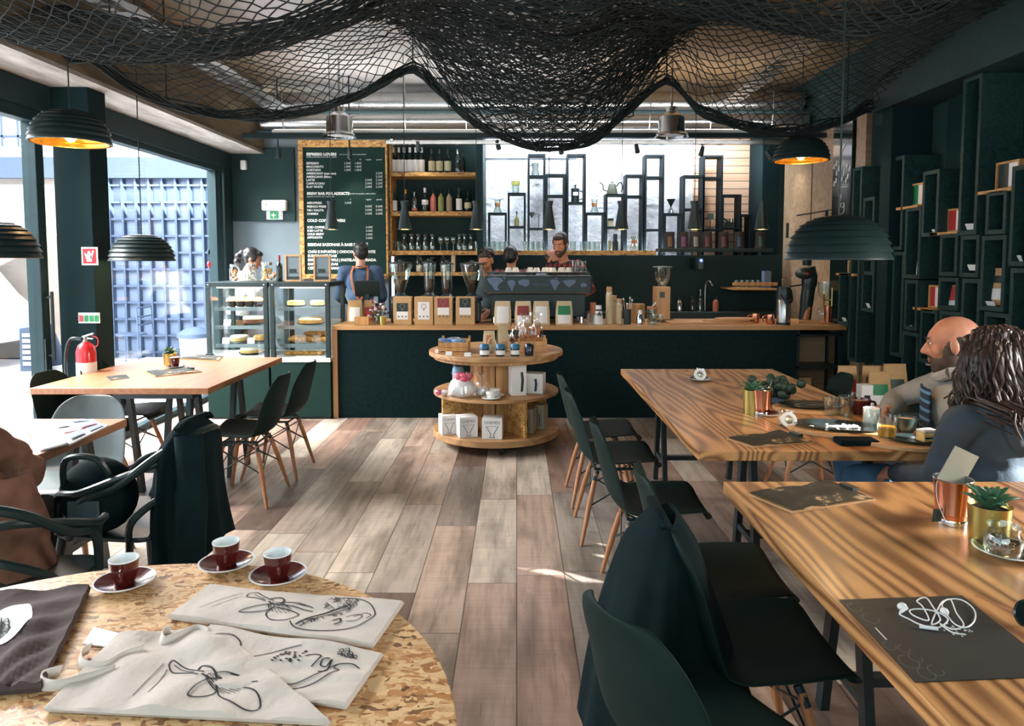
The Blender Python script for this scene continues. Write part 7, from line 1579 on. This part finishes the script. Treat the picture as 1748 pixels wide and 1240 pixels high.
net_part('netting', t, [net_mesh(-2.97, 2.99, .12, 1.0, 128, 104, .0042, seed=1)], 'rope')
net_part('folded_netting', t, [net_mesh(-.85, 1.25, .1, .985, 46, 100, .0045, .12, .05, .012, 2), net_mesh(-.7, 1.15, .15, .97, 40, 96, .0045, .2, .12, .014, 3), net_mesh(1.1, 2.99, .1, .5, 40, 50, .0045, .1, .07, .012, 4), net_mesh(-.6, 1.1, .6, .99, 36, 60, .0045, .05, -.02, .014, 6)], 'rope')
m = MB(); R9 = random.Random(4)
for k in range(16):
    pts = []; ph = R9.random()*6; o_ = R9.uniform(0, .09); oy = R9.uniform(-.02, .05)
    for i in range(90): X = -2.95+5.93*i/89; y, z = net_z(X, 1.0); pts.append((X, y-oy+.012*sin(9*X+ph), z+o_*(.6+.4*sin(5*X+ph))+.012*sin(14*X+ph*2)))
    m.tube(pts, .0075, 5)
m.build('gathered_hem', 'rope', t)
m = MB()
for k in range(13):
    pts = []; ph = R9.random()*6; o_ = R9.uniform(0, .07); vv = .5+R9.uniform(-.035, .035)
    for i in range(90): X = -2.95+5.9*i/89; y, z = net_z(X, vv); pts.append((X, y+.012*sin(9*X+ph), z+o_*.7+.012*sin(14*X+ph*2)))
    m.tube(pts, .0065, 5)
m.build('fold_ropes', 'rope', t)
m = MB()
for X in (HX[7], HX[14], -2.6, 2.75):
    y, z = net_z(X, 1.0); m.tube([(X, y, z), (X, y, 3.6)], .006, 6)
    y, z = net_z(X, .72); m.tube([(X, y, z), (X, y, 3.6)], .006, 6)
m.build('hanging_cord', 'rope', t)
# ------------------------------------------------------------------ people
def rotm(yaw, pitch=0., roll=0.): return Euler((0, 0, yaw)).to_matrix() @ Euler((pitch, 0, 0)).to_matrix() @ Euler((0, roll, 0)).to_matrix()
def hand(mb, w, d, up, side, curl=.5, s=1.0):
    """palm from wrist w along d, five fingers; side = thumb direction"""
    d = Vector(d).normalized(); sd = (Vector(side)-d*Vector(side).dot(d)).normalized(); n = d.cross(sd).normalized()
    if n.dot(Vector(up)) < 0: n = -n
    c = w+d*.045*s
    mb.cap(w, w+d*.03*s, .024*s, .03*s, 10)
    for k in (-1.4, -.5, .5, 1.4): mb.cap(w+d*.02*s+sd*k*.012*s, w+d*.085*s+sd*k*.017*s, .016*s, .0125*s, 8)
    for k, L in ((1.5, .068), (.5, .078), (-.5, .073), (-1.5, .056)):
        b = w+d*.085*s+sd*k*.0175*s; p1 = b+(d*cos(curl*.6)-n*sin(curl*.6))*L*.45*s; p2 = p1+(d*cos(curl*1.5)-n*sin(curl*1.5))*L*.32*s; p3 = p2+(d*cos(curl*2.2)-n*sin(curl*2.2))*L*.26*s
        mb.tube([b-d*.01*s, b, p1, p2, p3, p3+(p3-p2)*.3], [.0105*s, .0105*s, .0098*s, .009*s, .0078*s, .003*s], 8)
    b = w+d*.03*s+sd*.03*s; p1 = b+(sd*.8+d*.55-n*.2)*.034*s; p2 = p1+(sd*.25+d*.85-n*.35)*.034*s; mb.tube([b-sd*.015*s, b, p1, p2, p2+(p2-p1)*.25], [.014*s, .0135*s, .012*s, .0095*s, .004*s], 8)
def head(root, body, c, M, skin, hair_m, style, beard=None, s=1.0, lips=True):
    """face on the body's surface; M maps (right, forward, up) to the root's space"""
    L = lambda x, y, z: c+M@(V(x, y, z)*s)
    E = lambda x, y, z, r, mb: mb.ell(L(x, y, z), tuple(q*s for q in r), M, 16)
    E(0, -.012, .035, (.074, .094, .084), body); E(0, .026, -.035, (.060, .062, .072), body); E(0, .058, -.092, (.026, .024, .020), body); E(0, .05, .02, (.058, .045, .06), body)
    for x in (-1, 1):
        E(x*.042, .055, -.02, (.026, .026, .026), body); E(x*.076, -.008, -.008, (.010, .02, .033), body); body.cap(L(x*.016, .086, .03), L(x*.05, .072, .03), .0115*s, .009*s, 8); E(x*.012, .098, -.028, (.010, .011, .009), body)
    body.cap(L(0, .088, .018), L(0, .112, -.024), .009*s, .0135*s, 10)
    E(0, .082, -.058, (.026, .014, .008), body); E(0, .08, -.070, (.022, .014, .009), body)
    e1 = MB(); e2 = MB()
    for x in (-1, 1): E(x*.032, .075, .012, (.012, .012, .0065), e1); E(x*.032, .0855, .012, (.0058, .0035, .0058), e2)
    e1.build('eyes', 'eye_white', root, local=True); e2.build('irises', 'eye_dark', root, local=True)
    m = MB(); E(0, .0935, -.058, (.023, .006, .005), m); E(0, .092, -.068, (.02, .006, .006), m); m.build('lips', 'lips', root, local=True)
    m = MB()
    for x in (-1, 1): m.cap(L(x*.016, .0985, .034), L(x*.05, .083, .036), .0042*s, .003*s, 6)
    m.build('eyebrows', hair_m, root, local=True)
    if style == 'bald':
        h = MB(); E(0, -.045, -.0, (.077, .072, .062), h)
        for x in (-1, 1): E(x*.064, -.02, .0, (.014, .045, .045), h)
        h.build('hair', hair_m, root, local=True, remesh=.009, smooth=2)
    elif style == 'short':
        h = MB(); E(0, -.03, .058, (.080, .092, .076), h); E(0, -.052, .01, (.077, .062, .085), h); E(0, .045, .092, (.06, .04, .03), h)
        for x in (-1, 1): E(x*.066, .0, .035, (.016, .05, .045), h)
        h.build('hair', hair_m, root, local=True, remesh=.009, smooth=2)
    elif style == 'curly':
        h = MB(); R = random.Random(3)
        E(0, -.025, .062, (.078, .088, .075), h); E(0, -.05, .015, (.076, .06, .075), h)
        for k in range(110):
            a = R.random()*6.283; b = R.uniform(-.15, 1.5); p = (.082*cos(a)*cos(b), -.03+.09*sin(a)*cos(b), .055+.085*sin(b))
            if p[1] > .045 and p[2] < .08: continue
            E(*p, (.016, .016, .014), h)
        h.build('hair', hair_m, root, local=True, remesh=.008, smooth=1)
    elif style == 'bun':
        h = MB(); E(0, -.028, .056, (.081, .092, .076), h); E(0, -.05, .01, (.078, .06, .08), h); E(0, .04, .09, (.066, .045, .03), h)
        for x in (-1, 1): E(x*.068, .005, .02, (.015, .045, .05), h)
        for k, (y, z, r) in enumerate(((-.12, .02, .04), (-.14, -.03, .045), (-.13, -.09, .04), (-.11, -.14, .03))): E(0, y, z, (r, r, r), h)
        h.build('hair', hair_m, root, local=True, remesh=.009, smooth=2)
    if beard:
        h = MB(); E(0, .03, -.07, (.062, .062, .05), h); E(0, .06, -.1, (.034, .032, .03), h); E(0, .088, -.046, (.03, .014, .007), h)
        for x in (-1, 1): E(x*.058, .012, -.035, (.012, .03, .045), h)
        h.build('beard', beard, root, local=True, remesh=.008, smooth=2)
    return L
FT = bpy.data.textures.new('cloth_folds', 'CLOUDS'); FT.noise_scale = .13; FT.noise_depth = 1
def wrinkle(o, k):
    d = o.modifiers.new('folds', 'DISPLACE'); d.texture = FT; d.strength = k; d.mid_level = .5; d.texture_coords = 'LOCAL'
def limb(mb, pts, rad, n=12):
    for i in range(len(pts)-1): mb.cap(pts[i], pts[i+1], rad[i], rad[i+1], n)
def person(lab, loc, rz, J, skin, top, bottom, hair_m, style, head_yaw=0., head_pitch=0., beard=None, sleeve=1.0, hc=None, group=None, shoes='black_plastic', curl=.6, voxel=.0085, head_s=1.0, extra_hood=False, wide=1.0):
    """J: joint positions in the person's own frame (x right, y forward)"""
    t = thing('person', lab, 'person', loc, rz, group); b = MB(); g = {k: Vector(v) for k, v in J.items()}; w = wide
    up = (g['neck']-g['pelvis']).normalized()
    mid = (g['pelvis']+g['neck'])/2
    # body
    ch = g['pelvis']+(g['neck']-g['pelvis'])*.68; wa = g['pelvis']+(g['neck']-g['pelvis'])*.36
    for q, rx, ry, rz_ in ((g['pelvis'], .15*w, .105*w, .11), (wa, .125*w, .095*w, .14), (ch, .145*w, .105*w, .15)): b.ell(q, (rx, ry, rz_), n=18)
    b.cap(g['neck']-up*.05, hc if hc else g['head']-up*.06, .058, .052, 14)
    for s_, S in (('l', -1), ('r', 1)):
        b.cap(g['neck']-up*.05, g['sh'+s_], .055, .052)
        limb(b, [g['sh'+s_], g['el'+s_], g['wr'+s_]], [.05, .039, .026])
        limb(b, [g['hip'+s_], g['kn'+s_], g['an'+s_]], [.085, .056, .038])
        b.cap(g['an'+s_]+V(0, -.02, -.03), g['an'+s_]+V(0, .14, -.055), .036, .03)
        d_ = (g['wr'+s_]-g['el'+s_]).normalized(); hd = g.get('hd'+s_, d_); th = g.get('th'+s_, V(-S*.8, .2, .6)); hand(b, g['wr'+s_], hd, g.get('up'+s_, V(0, 0, 1)), th, curl)
    M = rotm(head_yaw, head_pitch)
    L = head(t, b, g['head'], M, skin, hair_m, style, beard, head_s)
    b.build('body', skin, t, local=True, remesh=voxel, smooth=3)
    # clothing
    c = MB()
    for q, rx, ry, rz_ in ((g['pelvis']+up*.03, .168*w, .125*w, .12), (wa, .15*w, .12*w, .15), (ch, .168*w, .128*w, .155)): c.ell(q, (rx, ry, rz_), n=18)
    for s_ in 'lr':
        c.cap(g['neck']-up*.06, g['sh'+s_], .066, .068)
        if sleeve >= 1: limb(c, [g['sh'+s_], g['el'+s_], g['wr'+s_]-(g['wr'+s_]-g['el'+s_])*.05], [.068, .056, .04])
        else: e = g['sh'+s_]+(g['el'+s_]-g['sh'+s_])*sleeve; limb(c, [g['sh'+s_], e], [.068, .06])
    if extra_hood: c.tube([g['neck']+V(.11*cos(a), -.05+.075*sin(a), .0+.02*sin(a)) for a in [2*pi*k/20 for k in range(20)]], .042, 10, closed=True); c.ell(g['neck']+V(0, -.13, -.06), (.13, .06, .1))
    else: c.tube([g['neck']+V(.062*cos(a), .064*sin(a), -.015-.02*sin(a)) for a in [2*pi*k/20 for k in range(20)]], .017, 8, closed=True)
    o = c.build('top', top, t, local=True, remesh=.011, smooth=4); wrinkle(o, .07 if top == 'tan_coat' else .022)
    c = MB(); c.ell(g['pelvis']-up*.02, (.166*w, .122*w, .12), n=18)
    for s_ in 'lr': limb(c, [g['hip'+s_], g['kn'+s_], g['an'+s_]+(g['kn'+s_]-g['an'+s_])*.06], [.1, .072, .056])
    o = c.build('trousers', bottom, t, local=True, remesh=.013, smooth=4); wrinkle(o, .014)
    for s_ in 'lr':
        c = MB(); a = g['an'+s_]; c.cap(a+V(0, -.03, -.045), a+V(0, .15, -.055), .042, .036); c.cap(a+V(0, -.02, -.01), a+V(0, -.02, -.05), .042, .044); c.build('shoe', shoes, t, local=True, remesh=.011, smooth=2)
    return t, g, L
def standing(H=1.72, lean=.05, dy=.0, **kw):
    k = H/1.72
    J = dict(pelvis=(0, 0, .96*k), neck=(0, lean, 1.44*k), head=(0, lean+.04, 1.60*k), hipl=(-.09, 0, .90*k), hipr=(.09, 0, .90*k), knl=(-.1, .02, .5*k), knr=(.1, .02, .5*k), anl=(-.11, -.02, .09), anr=(.11, -.02, .09),
             shl=(-.18*k, lean-.01, 1.40*k), shr=(.18*k, lean-.01, 1.40*k), ell=(-.24*k, lean+.04, 1.12*k), elr=(.24*k, lean+.04, 1.12*k), wrl=(-.2*k, lean+.24, 1.02*k), wrr=(.2*k, lean+.24, 1.02*k))
    J.update(kw); return J
def sitting(lean=.05, **kw):
    J = dict(pelvis=(0, 0, .55), neck=(0, lean, 1.04), head=(0, lean+.04, 1.19), hipl=(-.095, .02, .53), hipr=(.095, .02, .53), knl=(-.13, .44, .52), knr=(.13, .44, .52), anl=(-.13, .42, .09), anr=(.13, .42, .09),
             shl=(-.185, lean-.01, .99), shr=(.185, lean-.01, .99), ell=(-.25, lean+.08, .73), elr=(.25, lean+.08, .73), wrl=(-.16, lean+.3, .72), wrr=(.16, lean+.3, .72))
    J.update(kw); return J
def at(px, Y): return V(P(px, 500, Y).x, Y, 0)
# behind the bar
person('person in a white top looking down behind the left pastry case', at(404, 7.75), -pi/2+.25, standing(1.68, .10, head=(0, .17, 1.55), wrr=(.1, .34, 1.32), elr=(.22, .2, 1.16), wrl=(-.08, .36, 1.34), ell=(-.2, .22, 1.16)), 'skin_tan', 'shirt_white', 'dark_trousers', 'hair_black', 'bun', 0, -.45)
t, g, L = person('person with back turned in a blue shirt and apron before the menu board', at(616, 7.95), .12, standing(1.74, .0), 'skin', 'shirt_blue', 'dark_trousers', 'hair_black', 'short', .35, 0)
m = MB()
for s_ in (-1, 1): m.tube(spline([(s_*.07, -.02, 1.475), (s_*.09, -.115, 1.38), (s_*.06, -.135, 1.2), (-s_*.02, -.13, 1.05)], 6), .014, 6, flat=.35)
m.tube(spline([(-.08, -.03, 1.47), (0, -.09, 1.455), (.08, -.03, 1.47)], 6), .02, 6, flat=.5); m.build('apron_straps', 'apron_strap', t, local=True)
m = MB(); m.grid(lambda u, v: V(.19*sin((u-.5)*4.4), .01-.155*cos((u-.5)*4.4), .5+.55*v), 16, 6); m.build('apron', 'apron', t, local=True, solid=.006)
person('person with dark curly hair looking down behind the espresso machine', at(838, 7.76), pi-.45, standing(1.64, .04, head=(0, .11, 1.53), ell=(-.2, .06, 1.08), elr=(.2, .06, 1.08), wrl=(-.12, .2, 1.0), wrr=(.12, .2, 1.0)), 'skin_tan', 'shirt_dark', 'dark_trousers', 'hair_black', 'curly', 0, -.5)
person('dark haired person in a red plaid shirt turned away behind the espresso machine', at(874, 8.1), .3, standing(1.69, .0, ell=(-.19, .03, 1.08), elr=(.19, .03, 1.08), wrl=(-.12, .18, 1.02), wrr=(.12, .18, 1.02)), 'skin_tan', 'plaid', 'dark_trousers', 'hair_black', 'short', -.5, -.1)
person('balding person in a pale blue shirt beside the bearded barista', at(927, 7.92), pi+1.1, standing(1.66, .06, head=(0, .12, 1.54), ell=(-.18, .05, 1.08), elr=(.18, .05, 1.08), wrl=(-.1, .2, 1.02), wrr=(.1, .2, 1.02)), 'skin', 'shirt_light_blue', 'dark_trousers', 'hair_brown', 'bald', 0, -.55)
person('tall bearded barista in red plaid leaning at the espresso machine', at(973, 7.8), pi-.75, standing(1.82, .10, head=(0, .17, 1.71), elr=(.3, .12, 1.2), wrr=(.16, .34, 1.12), ell=(-.36, .1, 1.22), wrl=(-.33, .36, 1.12)), 'skin_tan', 'plaid', 'dark_trousers', 'hair_dark_brown', 'short', .25, -.35, beard='beard', sleeve=.95)
# seated at the right
t, g, L = person('seated bearded person with bald crown in a pale grey jacket', (2.08, 3.24, 0), pi/2-.32,
    sitting(.02, head=(.0, .05, 1.155), neck=(0, .0, 1.0), shl=(-.2, .0, .96), shr=(.2, .0, .96), elr=(.33, .22, .83), wrr=(.1, .30, .79), ell=(-.24, .12, .70), wrl=(-.1, .32, .60), knr=(.12, .47, .53), knl=(-.14, .45, .52)), 'skin_tan', 'jacket_grey', 'jeans', 'hair_dark_brown', 'bald', -.25, -.12, beard='beard', head_s=1.1, wide=1.08)
m = MB(); m.grid(lambda u, v: V((u-.5)*.17, .155+.012*cos((u-.5)*3), .63+.32*v), 8, 10); m.build('striped_jumper', 'striped_knit', t, local=True, solid=.01)
m = MB(); m.tube(spline([(-.07, .075, 1.03), (0, .11, 1.0), (.07, .075, 1.03), (.09, -.02, 1.05), (0, -.085, 1.06), (-.09, -.02, 1.05), (-.07, .075, 1.03)], 5), .026, 8); m.build('scarf_collar', 'jacket_grey', t, local=True)
t, g, L = person('seated person with long wavy dark hair in a dark hoodie, seen from behind', (1.87, 2.66, 0), .3,
    sitting(.05, head=(-.0, .08, 1.14), neck=(0, .02, .99), shl=(-.19, .02, .94), shr=(.19, .02, .94), ell=(-.2, .12, .69), wrl=(-.16, .34, .64), elr=(.25, .14, .69), wrr=(.1, .36, .66), knl=(-.1, .38, .52), knr=(.1, .38, .52), anl=(-.1, .36, .09), anr=(.1, .36, .09)), 'skin', 'hoodie', 'dark_trousers', 'hair_black', 'short', .25, -.1, extra_hood=True)
R5 = random.Random(9); m = MB(); hd = g['head']; M = rotm(.25, -.1)
m.ell(hd+M@V(0, -.03, .045), (.088, .1, .085), M, 16); m.ell(hd+V(0, -.07, -.05), (.1, .08, .13), n=16); m.ell(hd+V(0, -.085, -.15), (.12, .07, .11), n=16)
m.build('hair_mass', 'hair_brown', t, local=True, remesh=.012, smooth=2)
m = MB()
for k in range(360):
    a = R5.uniform(-pi*1.13, pi*.13); a = -pi/2+(a+pi/2)*.98; e = R5.uniform(.15, 1.35); st = hd+M@V(.088*cos(a)*cos(e), -.03+.1*sin(a)*cos(e), .05+.088*sin(e)); Lh = R5.uniform(.22, .33); out = V(cos(a), sin(a)*.9, 0); ph = R5.random()*6; amp = R5.uniform(.010, .024); pts = []
    for i in range(13):
        s_ = i/12; drop = max(0, s_-.12); r_ = min(1, s_/.2)*.045*(1-e/1.6)+.035*s_+(.03*s_); fr = R5.uniform(-.003, .003)
        q = st+out*(.01+r_*.9)+V(0, 0, .02*sin(pi*min(1, s_*3))*(e > .8)-drop*Lh*1.1)+V(cos(a+1.57), sin(a+1.57), 0)*amp*sin(15*s_+ph)*s_+out*amp*cos(15*s_+ph)*s_*.8; q = q+V(0, 0, fr)
        if q.z < hd.z-.13 and q.y < hd.y-.07 and abs(q.x) < .2: q.y = min(q.y, -.15-.03*(hd.z-.13-q.z)/.1-.012*cos(ph*3))
        pts.append(q)
    m.tube(pts, [.0062*(1-.75*(i/12)**2)+.0012 for i in range(13)], 5, caps=False)
m.build('wavy_strands', 'hair_brown', t, local=True)
m = MB()
for a in (-.05, .01, .07): m.cap(hd+M@V(a-.012, -.0, .142), hd+M@V(a+.012, -.0, .142), .006, .006, 8)
m.build('hair_clips', 'chrome', t, local=True)
# tan coat at the left
t, g, L = person('person in a tan coat seated with back to the camera at the left', (-1.94, 2.36, 0), .28,
    sitting(.02, neck=(-.22, .1, .98), head=(-.38, .14, 1.10), shl=(-.36, .06, .90), shr=(.04, .02, .98), ell=(-.42, .22, .70), wrl=(-.26, .38, .78), elr=(.16, .22, .74), wrr=(.04, .40, .79)), 'skin', 'tan_coat', 'dark_trousers', 'hair_brown', 'short', .3, -.3, wide=1.15)
m = MB(); m.grid(lambda u, v: V(.02+(.20+.10*(1-v))*sin((u-.5)*4.2), -.0-(.15+.06*(1-v))*cos((u-.5)*4.2)+.012*sin(20*u)*(1-v), .30+.5*v), 30, 12); o = m.build('coat_skirt', 'tan_coat', t, local=True, solid=.02); wrinkle(o, .06)
m = MB(); m.tube(spline([(-.36, -.09, .97), (-.2, -.12, 1.02), (.0, -.1, 1.03), (.06, .0, 1.04)], 6), [.02]+[.034]*17+[.02], 8, flat=.6); m.build('coat_collar', 'tan_coat', t, local=True)
m = MB(); m.tube([g['wrr']+(g['elr']-g['wrr'])*.05, g['wrr']+(g['elr']-g['wrr'])*.3], [.052, .056], 14); m.build('sleeve_cuff', 'tan_coat', t, local=True)
person_done = True
